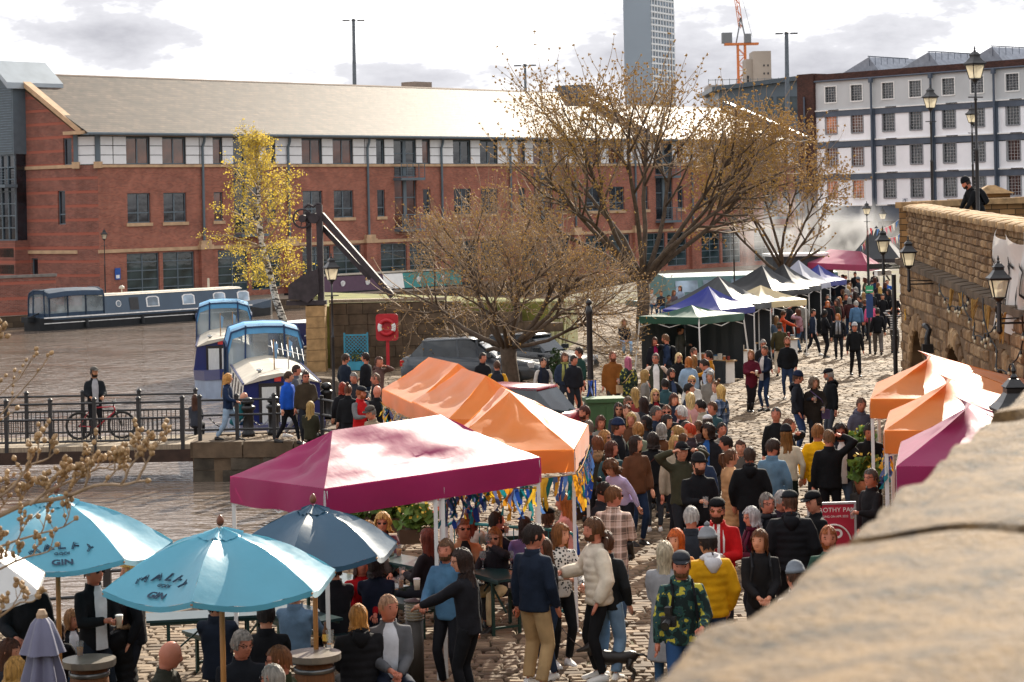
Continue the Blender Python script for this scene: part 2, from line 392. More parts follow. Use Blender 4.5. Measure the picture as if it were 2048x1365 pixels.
b.build('far_quay',brick('far quay paving','8d8072','7a6c5e','4a4036',.6,.3,'xy'),kind='structure',label='paved far quay in front of the brick offices')
q_=MB();q_.box(-90,92,-7.66,-7.5,-1.85,.03)
q_.build('quay_wall',brick('far quay wall','6a5a48','4e4236','2c2620',.9,.32),loc=O0,rz=math.radians(48),kind='structure',label='dark stone wall of the far quay above the water')
# ================================================================ brick offices across the basin
RZO=math.radians(48)
BR=brick('red brick','ad6450','8c4a3b','8f7a6e',.225,.075)
BRB=brick('red brick with bright courses','985a4c','7a4338','85736a',.225,.075,bands=(.9,.16,'a05c4c'))
BRY=brick('red brick end wall','985a4c','7a4338','85736a',.225,.075,bands=(.9,.16,'a05c4c'))
SLATE=brick('weathered slates','5c4e43','3f362e','241e1a',.55,.34,'x',rough=.6,msize=.03,bump=1.2,var=.95,spec=.2)
PANEL=mat('white cladding',(.74,.75,.77),.35,.05,1.5)
GL1=glass_dark('office glass','20242a');GL2=glass_dark('office glass with painted amber light','5a3322');GL3=glass_dark('shopfront glass','2c3a3e',.04)  # amber panes: warm light is put into the glass colour
BUFF=mat('buff string course','b99a7a',.8,.2,2)
off=thing('brick_office','long red brick office block with slate roof and white panelled top storey','building',O0,RZO)
MOD,NM=7.75,10
T0=1.05;TEND=T0+MOD*NM
holes=[];wins=[]
for k in range(NM):
 t=T0+MOD*k
 if k%2==0:
  for a,c in((1.3,3.2),(4.3,6.25)):
   wins+=[(t+a,t+c,9.05,10.8,2),(t+a,t+c,5.2,7.15,3)]
 else :
  for a,c in((.9,1.7),(5.7,6.5)):
   wins+=[(t+a,t+c,9.05,10.8,1),(t+a,t+c,5.2,7.15,4)]
  wins+=[(t+2.7,t+5.0,8.1,10.8,5),(t+2.7,t+5.0,4.3,7.9,5)]
 wins+=[(t+1.15,t+3.85,.35,3.2,6),(t+4.15,t+6.85,.35,3.2,6)]
holes=[w[:4] for w in wins]
w=MB().wall(0,TEND,0,9.0,[(a,b_,max(c,0),min(d,9.0)) for a,b_,c,d in holes if c<9.0],0,.22)
w.build('wall',BR,off)
up=MB().wall(0,TEND,9.0,11.0,[(a,b_,max(c,9.0),d) for a,b_,c,d in holes if d>9.0],.04,.18)
up.build('top_wall',mat('dark panel joint',(.05,.055,.06),.6),off)
wm_cache={}
def window_mesh(w_,h_,kind):
 key=(round(w_,2),round(h_,2),kind)
 if key in wm_cache:return wm_cache[key]
 f=MB();fr=.07
 f.box(0,w_,0,.08,0,fr);f.box(0,w_,0,.08,h_-fr,h_);f.box(0,fr,0,.08,fr,h_-fr);f.box(w_-fr,w_,0,.08,fr,h_-fr)
 if kind in(2,3):f.box(w_/2-.05,w_/2+.05,.002,.078,fr,h_-fr)
 if kind in(3,4):f.box(fr,w_-fr,.006,.074,.62,.70)
 if kind==5:
  f.box(w_/2-.16,w_/2+.16,-.06,.1,fr,h_-fr);f.box(fr,w_/2-.16,.004,.076,h_*.62,h_*.62+.07);f.box(w_/2+.16,w_-fr,.004,.076,h_*.62,h_*.62+.07)
 if kind==6:
  for q in range(1,5):f.box(fr,w_-fr,.004,.076,h_*q/5-.035,h_*q/5+.035)
  f.box(w_/2-.04,w_/2+.04,.008,.072,fr,h_-fr)
 g=MB();g.box(fr*.5,w_-fr*.5,.045,.055,fr*.5,h_-fr*.5)
 wm_cache[key]=(f.mesh('window',GREYM),{q:g.mesh('pane',q) for q in(GL1,GL2,GL3)})
 return wm_cache[key]
rw=random.Random(3)
for a,b_,c,d,kd in wins:
 me,gm=window_mesh(b_-a,d-c,kd)
 o=link('window',me,off,(a,.12,c))
 gk=GL3 if kd==6 else(GL2 if(c>8 and rw.random()<.55) or rw.random()<.2 else GL1)
 link('pane',gm[gk],o)
 if kd in(3,4):MB().box(a-.12,b_+.12,-.09,.1,c-.22,c).build('window_sill',BUFF,off)
xs=sorted([(w_[0],w_[1]) for w_ in wins if w_[3]>10])
gaps=[];cur=.15
for a,b_ in xs:gaps.append((cur,a));cur=b_
gaps.append((cur,TEND))
pc={}
for a,b_ in gaps:
 if b_-a<.2:continue
 nsp=2 if b_-a>1.6 else 1
 for s_ in range(nsp):
  p0,p1=a+(b_-a)*s_/nsp+.04,a+(b_-a)*(s_+1)/nsp-.04
  for q in range(3):
   key=round(p1-p0,2)
   if key not in pc:pc[key]=MB().box(0,p1-p0,-.03,.03,0,.56).mesh('cladding_panel',PANEL)
   link('cladding_panel',pc[key],off,(p0,0,9.07+q*.61))
b=MB();b.box(-.05,TEND,-.12,.1,8.85,9.03);b.build('string_course',BUFF,off)
b=MB();b.box(-.05,TEND,-.10,.1,3.3,3.52);b.build('string_course',BUFF,off)
b=MB();b.box(-.05,TEND,-.02,.05,10.9,11.02);b.build('eaves_band',BUFF,off)
for k in range(NM+1):
 t=T0+MOD*k
 if k:
  b=MB();b.tube([(t,-.25,10.95),(t-.02,-.22,10.6),(t-.12,-.14,10.2),(t-.12,-.14,3.9)],.09,8)
  b.build('downpipe',GREYM,off)
  b=MB();b.box(t-.55,t+.45,-.3,.05,0,3.3);b.build('pier',BR,off)
  b=MB();b.prism([(t-.62,-.36),(t+.52,-.36),(t+.52,.05),(t-.62,.05)],3.3,3.62);b.prism([(t-.5,-.3),(t+.4,-.3),(t+.4,.05),(t-.5,.05)],3.62,3.9)
  b.build('pier_cap',BUFF,off)
 if k%2==1 and k<NM:
  for z in(8.02,4.25):
   bal=MB().box(t+2.6,t+5.1,-.85,-.002,z-.2,z).build('balcony',GREYM,off)
   r_=MB();r_.bar((t+2.62,-.83,z+1.05),(t+5.08,-.83,z+1.05),.06);r_.bar((t+2.62,-.83,z+1.05),(t+2.62,0,z+1.05),.05);r_.bar((t+5.08,-.83,z+1.05),(t+5.08,0,z+1.05),.05)
   for q in range(5):r_.bar((t+2.62,-.83,z+.15+q*.18),(t+5.08,-.83,z+.15+q*.18),.022)
   for q in range(5):r_.bar((t+2.62+q*.615,-.83,z),(t+2.62+q*.615,-.83,z+1.05),.045)
   r_.build('railing',GREYM,bal)
a,c=Vector((-.9,1.1,0)),Vector((0,0,0));L=(c-a).length;ch=math.atan2(c.y-a.y,c.x-a.x)
MB().wall(0,L,0,9.0,[]).build('corner_wall',BRB,off,a,ch)
for q in range(3):MB().box(.15,L-.15,-.03,.03,0,.56).build('cladding_panel',PANEL,off,a+Vector((0,0,9.07+q*.61)),ch)
MB().wall(0,L,9,11,[],.05).build('corner_top_wall',MATS['dark panel joint'],off,a,ch)
for e_ in(a,c):
 b=MB();b.box(-.14,.14,-.14,.14,9.2,11);b.build('corner_post',GREYM,off,e_+Vector((.03,-.03,0)),ch)
 b=MB();b.prism([(-.24,-.24),(.24,-.24),(.24,.24),(-.24,.24)],8.8,9.22);b.build('post_base',BUFF,off,e_+Vector((.03,-.03,0)),ch)
ew=MB().wall(0,14.9,0,11.2,[(13.2-.3,14.0-.3,5.2,7.4),(9.9,10.6,.4,3.0),(13.6,14.5,9.05,10.8)])
ew.add([(0,0,11.2),(14.9,0,11.2),(7.5,0,15.2)],[(0,1,2)])
ew.build('end_wall',BRY,off,(-.9,16,0),-math.pi/2)
for a_,b_,c_,d_ in((12.9,13.7,5.2,7.4),(9.9,10.6,.4,3.0),(13.6,14.5,9.05,10.8)):
 me,gm=window_mesh(b_-a_,d_-c_,4 if c_<8 else 1)
 o=link('window',me,off,(-.78,16-a_,c_),-math.pi/2);link('pane',gm[GL1],o)
for z,h in((8.85,.22),(3.3,.22)):MB().box(0,14.9,-.1,.06,z,z+h).build('string_course',BUFF,off,(-.9,16,0),-math.pi/2)
b=MB();b.bar((-.98,.1,11.15),(-.98,6.2,14.55),.6,.3);b.build('gable_coping',BUFF,off)
b=MB();b.box(-1.5,.4,-.35,1.6,10.98,11.2);b.build('kneeler',BUFF,off)
b=MB();b.box(-2.0,-.88,6.35,9.6,0,4.2);b.build('stair_tower_base',BRB,off)
lt=MB();lt.box(-1.9,-.88,6.4,9.55,9.9,14.2);lt.add([(-1.9,6.4,14.2),(-1.9,9.55,14.2),(-1.9,7.97,15.7)],[(1,0,2)])
lv=lt.build('louvre_panel',GREYM,off)
for q in range(26):MB().bar((-1.94,6.5,10.1+q*.17),(-1.94,9.45,10.1+q*.17),.07,.04).build('louvre_slat',mat('louvre blue grey','6b7c8a',.5),lv)
gt=MB();gt.box(-1.7,-.88,6.5,9.5,4.2,9.9);gt.build('stair_glazing',GL1,off)
fr=MB()
for q in range(5):fr.box(-1.80,-1.68,6.48+q*.74,6.56+q*.74,4.2,9.9)
for q in range(8):fr.box(-1.78,-1.69,6.5,9.5,4.2+q*.8,4.28+q*.8)
fr.build('glazing_bars',GREYM,off)
for q in range(3):MB().box(-2.0,-1.7,6.5,9.5,.9+q*1.1,1.5+q*1.1).build('stair_window',GL1,off)
bal=MB().box(-2.8,-1.8,6.2,9.8,7.7,7.9).build('balcony',GREYM,off)
r_=MB();r_.bar((-2.75,6.2,9.0),(-2.75,9.8,9.0),.06)
for q in range(5):r_.bar((-2.75,6.2,8.05+q*.18),(-2.75,9.8,8.05+q*.18),.022)
for q in range(7):r_.bar((-2.75,6.2+q*.6,7.9),(-2.75,6.2+q*.6,9.0),.045)
r_.build('railing',GREYM,bal)
cp=MB()
for s_ in(-1,1):cp.add([(-2.6,7.97,16.15),(1.9,7.97,16.15),(1.9,7.97+s_*1.95,14.6),(-2.6,7.97+s_*1.95,14.6),(-2.6,7.97,15.9),(1.9,7.97,15.9),(1.9,7.97+s_*1.95,14.2),(-2.6,7.97+s_*1.95,14.2)],[(0,1,2,3),(7,6,5,4),(3,2,6,7),(1,5,6,2),(0,3,7,4)])
cp.build('tower_cap',mat('pale zinc','9aa3aa',.35,.1,1,metal=.3),off)
def slope(x0,x1,z_e,z_r,dep,y0=-.7):
 L=math.hypot(dep,z_r-z_e);ang=math.atan2(z_r-z_e,dep)
 b=MB();b.box(0,x1-x0,-.0,.12,0,L)
 o=b.build('roof_slope',SLATE,off,(x0,y0,z_e));o.rotation_euler=(-(math.pi/2-ang),0,0)
 MB().box(0,x1-x0,-.02,.22,L-.03,L+.22).build('ridge_tiles',mat('ridge clay','5d4a3d',.8,.3),o)
 return o
slope(-1.2,57.0,11.05,15.3,8.7);slope(58.0,TEND+.6,11.05,14.4,8.7)
b=MB()
b.add([(-.8,16.7,11),(TEND,16.7,11),(TEND,8,14.1),(57.5,8,14.1),(57.5,8,15),(-.8,8,15)],[(0,5,4,3,2,1)])
b.build('rear_roof',mat('rear slates','77695c',.7,.2),off)
b=MB().wall(0,17,0,11.2,[]);b.add([(0,0,11.2),(17,0,11.2),(8.5,0,14.2)],[(0,1,2)]);b.build('end_wall',BRY,off,(TEND,0,0),math.pi/2)
b=MB();b.tube([(-1.3,-.78,11.0),(TEND+.6,-.78,11.0)],.11,6);b.box(-1.3,TEND+.6,-.72,.0,10.93,11.0);b.build('gutter',GREYM,off)
b=MB();b.bar((57.5,-.7,11.3),(57.5,8.1,15.6),.9,.4);b.build('gable_coping',mat('lead grey','4c5560',.5,.1),off)
b=MB();b.bar((TEND+.5,-.8,11.3),(TEND+.5,8.1,14.85),.7,.45);b.build('gable_coping',MATS['lead grey'],off)
b=MB();b.prism([(56.2,6.9),(58.6,6.9),(58.6,9.4),(56.2,9.4)],14.6,16.0);b.build('tower_cap',MATS['lead grey'],off)
b=MB();b.box(38.5,40.5,9,10.5,14.4,15.9);b.build('plant_housing',mat('buff render','8d7f74',.8),off)
pa,pb=P(-60,560,128),P(112,560,131)
d=Vector((pb.x-pa.x,pb.y-pa.y,0));ang=math.atan2(d.y,d.x)
bw=thing('brick_boundary_wall','low dark brick boundary wall beside the office stair tower','wall',(pa.x,pa.y,-.6),ang)
MB().box(0,d.length,0,.4,0,2.2).build('wall',BRB,bw);MB().box(-.05,d.length+.05,-.06,.46,2.2,2.36).build('coping',mat('grey coping','77706a',.8),bw)
sg=thing('wall_sign','small blue parking sign beside the large shop windows','sign',OF(T0+.35,-.07,1.55),RZO)
MB().box(-.22,.22,0,.03,0,.75).build('sign_plate',mat('sign blue','1d4f9c',.4),sg);MB().box(-.14,.14,-.004,-.001,.08,.3).build('sign_mark',WHITEP,sg)
# ================================================================ straddle warehouse
RZW=math.radians(-50.5)
W0=Vector((32.2,230,-.66))
WU=Vector((math.cos(RZW),math.sin(RZW),0));WV=Vector((-math.sin(RZW),math.cos(RZW),0))
def WF(x,y,z=0):return W0+WU*x+WV*y+Vector((0,0,z))
wh=thing('straddle_warehouse','white four storey canal warehouse with blue grey columns straddling the basin','building',W0,RZW)
RENDERW=mat('white render',(.86,.87,.90),.75,.05,.6);RENDERG=mat('grey render',(.50,.52,.53),.8,.08,.5)
COLM=mat('slate blue ironwork','4c5664',.55,.15,1)
DBR=brick('dark old brick','5a3a33','3f2a27','3a302c',.24,.085)
ZS=[(15.8,17.4),(12.55,14.35),(9.15,11.0),(5.8,7.6)]
BAY,NB=7.75,7
wx=[]
for k in range(NB):wx+=[(k*BAY+1.05,k*BAY+2.55),(k*BAY+4.6,k*BAY+6.1)]
for r_i,(z0,z1) in enumerate(((14.9,18.0),(11.7,14.4),(8.3,11.0),(5.0,7.7))):
 wz=ZS[r_i]
 MB().wall(-.3,NB*BAY,z0,z1,[(a,b_,*wz) for a,b_ in wx],0,.25).build('wall',RENDERG if r_i==0 else RENDERW,wh)
 MB().box(-.3,NB*BAY,-.12,.0,z0-.62,z0-.02).build('floor_beam',COLM,wh)
 MB().box(-.3,NB*BAY,-.2,.0,z0-.02,z0+.1).build('ledge',WHITEP,wh)
 for k in range(NB):MB().box(k*BAY+1.6,k*BAY+3.0,-.23,-.2,z0+.0,z0+.09).build('vent_slot',BLACK,wh)
def ww_mesh(g,lit):
 f=MB();w_,h_=1.5,1.8
 f.box(-.12,0,-.05,.1,-.1,h_+.12);f.box(w_,w_+.12,-.05,.1,-.1,h_+.12);f.box(0,w_,-.05,.1,h_,h_+.12);f.box(0,w_,-.08,.1,-.14,0)
 br=MB()
 for q in range(1,4):br.box(w_*q/4-.014,w_*q/4+.014,.1,.14,0,h_)
 for q in range(1,6):br.box(0,w_,.104,.136,h_*q/6-.012,h_*q/6+.012)
 pn=MB().box(0,w_,.15,.16,0,h_)
 return f.mesh('window',WHITEP if g else mat('stone grey frame','8a8c90',.7)),br.mesh('glazing_bar',mat('pale glazing bar','b8b8b8',.6) if not lit else WHITEP),pn.mesh('pane',{0:GL1,1:GL2,2:glass_dark('glass with painted orange reflection','c07a50',.2)}[lit])  # orange reflection and amber light are painted in as pane colours
WM={(g,l):ww_mesh(g,l) for g in(0,1) for l in(0,1,2)}
for r_i,wz in enumerate(ZS):
 for j,(a,b_) in enumerate(wx):
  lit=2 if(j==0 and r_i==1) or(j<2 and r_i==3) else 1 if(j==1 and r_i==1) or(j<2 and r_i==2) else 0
  fm,bm_,pm=WM[(1 if r_i==0 or(r_i==3 and j<2) else 0,lit)]
  o=link('window',fm,wh,(a,0,wz[0]));o.scale.z=(wz[1]-wz[0])/1.8
  link('glazing_bars',bm_,o);link('pane',pm,o)
for k in range(1,NB+1):
 b=MB();b.box(k*BAY-.32,k*BAY+.06,-.3,.0,4.4,14.85);b.build('column',COLM,wh)
 b=MB();b.tube([(k*BAY-.1,-.42,18.0),(k*BAY-.1,-.42,0.2)],.12,7);b.box(k*BAY-.3,k*BAY+.1,-.6,-.3,17.5,17.95);b.build('rainwater_pipe',COLM,wh)
b=MB();b.box(-2.6,-.3,-.35,4,-1.5,18.9);b.build('brick_pier',DBR,wh)
b=MB();b.tube([(-1.5,-.5,16.5),(-1.5,-.5,-.5)],.1,7);b.build('downpipe',COLM,wh)
b=MB();b.box(-.3,NB*BAY,-.12,.4,18.0,18.75);b.build('parapet',DBR,wh)
b=MB();b.tube([(-.3,-.2,18.02),(NB*BAY,-.2,18.02)],.1,6);b.build('gutter',COLM,wh)
b=MB();b.box(-.3,NB*BAY,.3,14,4.6,17.9);b.build('interior_mass',mat('painted interior gloom',(.02,.02,.022),.9),wh)  # near-black block, the gloom of the rooms painted as its colour
b=MB();b.box(-.3,NB*BAY,9,9.5,-1.4,4.4);b.box(-.3,-.1,0,9,-1.4,4.4);b.build('undercroft_wall',mat('painted undercroft gloom',(.018,.02,.024),.95),wh)  # shade under the building painted on as near-black colour
for k in range(1,NB+1):MB().box(k*BAY-.4,k*BAY+.2,-.1,.6,-1.6,4.4).build('iron_stanchion',COLM,wh)
b=MB();b.box(-.3,NB*BAY,-.15,.1,3.4,4.4);b.build('bottom_beam',COLM,wh)
SL2=mat('blue grey slate','8b909a',.6,.2,2)
for k in range(6):
 x=1.2+k*7.9
 b=MB();b.add([(x-.4,2,18.5),(x+5.8,2,18.5),(x+4.1,2,20.3),(x-.4,22,18.5),(x+5.8,22,18.5),(x+4.1,22,20.3)],[(0,1,2),(5,4,3),(0,2,5,3),(2,1,4,5)])
 b.build('sawtooth_roof',SL2,wh)
 b=MB();b.tube([(x+4.1,1.9,20.4),(x+9.5,1.9,19.8)],.05,4)
 for q in range(7):b.bar((x+4.3+q*.8,1.9,19.4),(x+4.3+q*.8,1.9,20.35-q*.09),.04)
 b.build('roof_rail',COLM,wh)
for j,s_ in enumerate('12'):
 o=link('bay_number',text_mesh(s_,.8,.01,COLM),wh,(3.6+j*7.9,-.03,5.3));o.rotation_euler=(math.pi/2,0,0)
 MB().box(3.25+j*7.9,3.95+j*7.9,-.018,-.004,4.95,5.7).build('number_plate',mat('faded plate','c9cbd2',.7),wh)
# ================================================================ far skyline
def at(x,y,d):return P(x,y,d)
HAZEC=mat('hazy grey panel','7f8b96',.6,.05,.02)
c0=at(1307,300,700);s_=F/700
tw=thing('tower_block','tall grey tower block with one gridded glass face','tower',(c0 .x,700,-.66),math.radians(-28))
MB().box(-9.6,0,0,18,0,120).build('blank_wall',mat('haze tinted tower panel','8a98a5',.6,.06,.05),tw)  # distance haze is mixed into the pale tower colours, no air built
MB().box(.0,.1,.1,18,0,120).build('glass_wall',glass_dark('tower glass','5f7080',.15),tw)
gr=MB()
for q in range(60):gr.box(.1,.32,-.05,18.1,q*2.05,q*2.05+.55)
gr.build('floor_bands',mat('pale tower frame','d3dade',.6),tw)
gv=MB()
for q in range(9):gv.box(.32,.36,q*2.2,q*2.2+.35,0,120)
gv.build('mullions',MATS['pale tower frame'],tw)
for q in range(40):MB().box(-9.9,-9.6,1,13,20+q*2.4,21+q*2.4).build('balcony',MATS['pale tower frame'],tw)
c0=at(1487,300,520);crn=thing('tower_crane','orange lattice tower crane with raised grey jib','crane',(c0 .x,520,-.66))
ORG=mat('crane orange','c2713a',.5,.1);sc_=520/F
topz=HC+(405-10-85)*sc_
b=MB();hw=.85
for sx in(-hw,hw):
 for sy in(-hw,hw):b.bar((sx,sy,0),(sx,sy,topz),.42)
nz=int(topz/1.8)
for q in range(nz):
 z=q*1.8;s1=1 if q%2 else -1
 b.bar((-hw*s1,-hw,z),(hw*s1,-hw,z+1.8),.14);b.bar((-hw*s1,hw,z),(hw*s1,hw,z+1.8),.14)
 b.bar((-hw,-hw,z),(hw,-hw,z),.14);b.bar((hw,-hw*s1,z),(hw,hw*s1,z+1.8),.14)
b.build('mast',ORG,crn)
STG=mat('crane steel','6f7478',.5,.1)
b=MB();b.box(-4,4,-1.2,1.2,topz,topz+.5);b.build('slewing_deck',ORG,crn)
b=MB();b.box(-4.6,-2.2,-1,1,topz+.5,topz+3);b.build('counterweight',STG,crn)
b=MB();b.box(.6,2.2,-1.6,-.2,topz+.5,topz+2.6);b.build('cab',STG,crn)
b=MB()
for a_ in((-1.2,0),(1.2,0)):b.bar((a_[0],0,topz+.5),(0,0,topz+6.5),.3)
b.build('a_frame',STG,crn)
b=MB();j0,j1=Vector((0,0,topz+4)),Vector((-3.6,0,topz+32))
for o_ in((-.5,0),(.5,0),(0,.7)):b.bar(j0+Vector((o_[0],o_[1],0)),j1+Vector((o_[0],o_[1],0)),.16)
for q in range(20):
 p0,p1=j0 .lerp(j1,q/20),j0 .lerp(j1,(q+1)/20);s1=.5 if q%2 else -.5
 b.bar(p0+Vector((-s1,0,0)),p1+Vector((s1,0,0)),.1);b.bar(p0+Vector((-s1,0,0)),p1+Vector((0,.7,0)),.1)
b.build('jib',ORG,crn)
b=MB();b.bar((2.6,0,topz+2),j1 .lerp(j0,.3),.08);b.build('stay_rope',STG,crn)
c0=at(1528,300,480);k=480/F
cc=thing('concrete_core','raw concrete building core beside the tower crane','building',(c0 .x,480,-.66))
CON=mat('raw concrete','a39a90',.85,.12,.2)
MB().box(-18*k,18*k,0,8,0,HC+.66+(395-103)*k).build('main_shaft',CON,cc)
MB().box(-32*k,-18*k,1,8,0,HC+.66+(395-118)*k).build('low_shaft',CON,cc)
for q in range(4):
 for j in range(2):MB().box((2+j*8)*k,(5+j*8)*k,-.05,0,HC+(395-128-q*16)*k,HC+(395-124-q*16)*k).build('opening',BLACK,cc)
for q in range(3):MB().box(-30*k,-26*k,.9,1,HC+(395-140-q*14)*k-2,HC+(395-136-q*14)*k-1).build('opening',BLACK,cc)
c0=at(1440,300,300);k=300/F
hl=thing('blue_grey_hall','blue grey metal clad hall behind the slate roofs','building',(c0 .x,300,-.66))
b=MB();b.prism([(0,0),(170*k,0),(170*k,20),(0,20)],0,lambda p:HC+.66+(396-182)*k+(p[0]/(170*k))*18*k);b.build('wall',mat('blue grey cladding','56636d',.5,.08,.4),hl)
b=MB();b.prism([(-1,-1),(172*k,-1),(172*k,20),(-1,20)],lambda p:HC+.7+(396-182)*k+(p[0]/(170*k))*18*k,lambda p:HC+1.3+(396-182)*k+(p[0]/(170*k))*18*k);b.build('roof',mat('dark metal roof','47525b',.45,.1),hl)
for q in range(3):MB().box((92+q*24)*k,(108+q*24)*k,-.1,0,HC+.66+(396-232)*k,HC+.66+(396-196)*k).build('window',GL3,hl)
c0=at(1420,300,420);k=420/F
sb=thing('scaffolded_roof','low unfinished block with roof rails beside the crane','building',(c0 .x,420,-.66))
MB().box(0,180*k,0,10,0,HC+.66+(396-170)*k).build('wall',mat('pale block','9c9690',.8),sb)
b=MB()
for q in range(13):b.bar((q*14*k,0,HC+.66+(396-170)*k),(q*14*k,0,HC+.66+(396-158)*k),.12)
b.bar((0,0,HC+.66+(396-160)*k),(170*k,0,HC+.66+(396-160)*k),.1);b.build('guard_rail',STG,sb)
def mast(x,ytop,ybase,d,label,w=.2):
 p0,p1=at(x,ytop,d),at(x,ybase,d)
 m_=thing('lighting_mast',label,'lamp post',(p1 .x,d,-.66),group='tall lighting masts behind the roofs')
 H=p0 .z+.66
 MB().tube([(0,0,0),(p0 .x-p1 .x,0,H)],[w*1.3,w*.7],8).build('pole',mat('mast steel','5d666e',.5),m_)
 hd=MB();k=d/F
 for s1 in(-1,1):hd.bar((p0 .x-p1 .x,0,H),(p0 .x-p1 .x+s1*9*k,0,H+1.2*k),1.2*k,1.0*k);hd.box(p0 .x-p1 .x+s1*15*k-7*k,p0 .x-p1 .x+s1*15*k+7*k,-.3,.3,H+.4*k,H+2.6*k)
 hd.lathe([(.1,0),(4*k,1*k),(4*k,4*k),(.1,5*k)],(p0 .x-p1 .x,0,H),8)
 hd.build('lamp_head',mat('mast head','4b5056',.5),m_)
mast(707,43,160,190,'tall lighting mast rising behind the middle of the brick office roof');mast(1050,133,172,260,'short looking lighting mast behind the office ridge');mast(1573,69,240,205,'tall pale lighting mast beside the white warehouse',.25)
# ================================================================ retaining wall of the bridge on the right
WA,WB=Vector((7.25,22,0)),Vector((10.2,58,0))
wd=(WA-WB);WL=wd.length;wang=math.atan2(wd.y,wd.x)
bwall=thing('bridge_wall','curved gritstone bridge wall with arches along the cobbled street','wall',(WB.x,WB.y,0),wang)
def top_z(x):return 5.17-.27*min(1,x/22)
def led_z(x):return top_z(x)-1.42
def gr_z(x):return zg(58-x*.99)-.05
ARCH=[(2.4,6.4),(9.9,13.8),(17.2,21.2)]
def arch_top(x):
 for a,c in ARCH:
  if a<x<c:
   h=(c-a)/2;return gr_z(x)+.95+1.55*math.sqrt(max(0,1-((x-(a+c)/2)/h)**2))
 return None
MORT=mat('wall mortar','6b5640',.95,.3,2.5,bump=.5,bscale=12)
b=MB();xs=sorted(set(list(np.arange(0,WL,.25))+[v for a in ARCH for v in a]+[WL]))
for i in range(len(xs)-1):
 x0,x1=xs[i],xs[i+1];xm=(x0+x1)/2
 if arch_top(xm) is None:b0,b1=gr_z(x0),gr_z(x1)
 else :
  b0=arch_top(x0+1e-4 if arch_top(x0) is None else x0) or gr_z(x0)+.95;b1=arch_top(x1-1e-4 if arch_top(x1) is None else x1) or gr_z(x1)+.95
  b.add([(x0,0,b0),(x1,0,b1),(x1,1.3,b1),(x0,1.3,b0)],[(0,3,2,1)])
 b.add([(x0,0,b0),(x1,0,b1),(x1,0,led_z(x1)),(x0,0,led_z(x0))],[(0,1,2,3)])
 b.add([(x0,.22,led_z(x0)),(x1,.22,led_z(x1)),(x1,.22,top_z(x1)-.16),(x0,.22,top_z(x0)-.16)],[(0,1,2,3)])
 b.add([(x0,.85,led_z(x0)-.6),(x1,.85,led_z(x1)-.6),(x1,.85,top_z(x1)-.16),(x0,.85,top_z(x0)-.16)],[(3,2,1,0)])
for a,c in ARCH:
 for x in(a,c):b.add([(x,0,gr_z(x)),(x,1.3,gr_z(x)),(x,1.3,gr_z(x)+.95),(x,0,gr_z(x)+.95)],[(0,1,2,3)])
b.build('core',MORT,bwall)
for a,c in ARCH:
 MB().box(a-.1,c+.1,1.2,1.3,-.8,2.6).build('arch_infill',mat('arch infill boards','2b2622',.8,.3),bwall)
 dr=MB().box((a+c)/2-.55,(a+c)/2+.55,1.12,1.2,gr_z(a),gr_z(a)+2.0).build('door',mat('black door','17181b',.5),bwall)
 MB().tube([((a+c)/2+.4,1.06,gr_z(a)+1.0),((a+c)/2+.4,1.06,gr_z(a)+1.15)],.02,6).build('handle',mat('steel','9a9a9a',.3,metal=1),dr)
m,nt,p=nodes('gritstone')
oi=nt.nodes.new('ShaderNodeObjectInfo');ge=nt.nodes.new('ShaderNodeNewGeometry')
n=nt.nodes.new('ShaderNodeTexNoise');n.inputs['Scale'].default_value=9;n.inputs['Detail'].default_value=8
nt.links.new(ge.outputs['Position'],n.inputs['Vector'])
nb=nt.nodes.new('ShaderNodeTexNoise');nb.inputs['Scale'].default_value=.9;nb.inputs['Detail'].default_value=5
nt.links.new(ge.outputs['Position'],nb.inputs['Vector'])
ad=nt.nodes.new('ShaderNodeMath');nt.links.new(ge.outputs['Random Per Island'],ad.inputs[0]);nt.links.new(oi.outputs['Random'],ad.inputs[1])
wv=nt.nodes.new('ShaderNodeTexWhiteNoise');wv.noise_dimensions='1D';nt.links.new(ad.outputs[0],wv.inputs['W'])
r=nt.nodes.new('ShaderNodeValToRGB');e=r.color_ramp.elements;e[0].color=(.17,.105,.06,1);e[1].color=(.42,.29,.17,1)
e2=e.new(.55);e2 .color=(.30,.195,.11,1)
nt.links.new(wv.outputs[0],r.inputs[0])
mm=nt.nodes.new('ShaderNodeMix');mm.data_type='RGBA';mm.blend_type='MULTIPLY';mm.inputs[0].default_value=.85
r4=nt.nodes.new('ShaderNodeValToRGB');r4 .color_ramp.elements[0].position=.32;r4 .color_ramp.elements[0].color=(.35,.33,.32,1);r4 .color_ramp.elements[1].position=.66;r4 .color_ramp.elements[1].color=(1.2,1.15,1.05,1)
m5=nt.nodes.new('ShaderNodeMath');m5 .operation='MULTIPLY_ADD';m5 .inputs[1].default_value=.5;nt.links.new(n.outputs[0],m5 .inputs[0])
m6=nt.nodes.new('ShaderNodeMath');m6 .operation='MULTIPLY';m6 .inputs[1].default_value=.5;nt.links.new(nb.outputs[0],m6 .inputs[0]);nt.links.new(m6 .outputs[0],m5 .inputs[2])
nt.links.new(m5 .outputs[0],r4 .inputs[0]);nt.links.new(r.outputs[0],mm.inputs[6]);nt.links.new(r4 .outputs[0],mm.inputs[7]);nt.links.new(mm.outputs[2],p.inputs['Base Color'])
p.inputs['Roughness'].default_value=.88;p.inputs['Specular IOR Level'].default_value=.25
bp=nt.nodes.new('ShaderNodeBump');bp.inputs['Strength'].default_value=.8;bp.inputs['Distance'].default_value=.03
nt.links.new(n.outputs[0],bp.inputs['Height']);nt.links.new(bp.outputs[0],p.inputs['Normal'])
GRIT=m
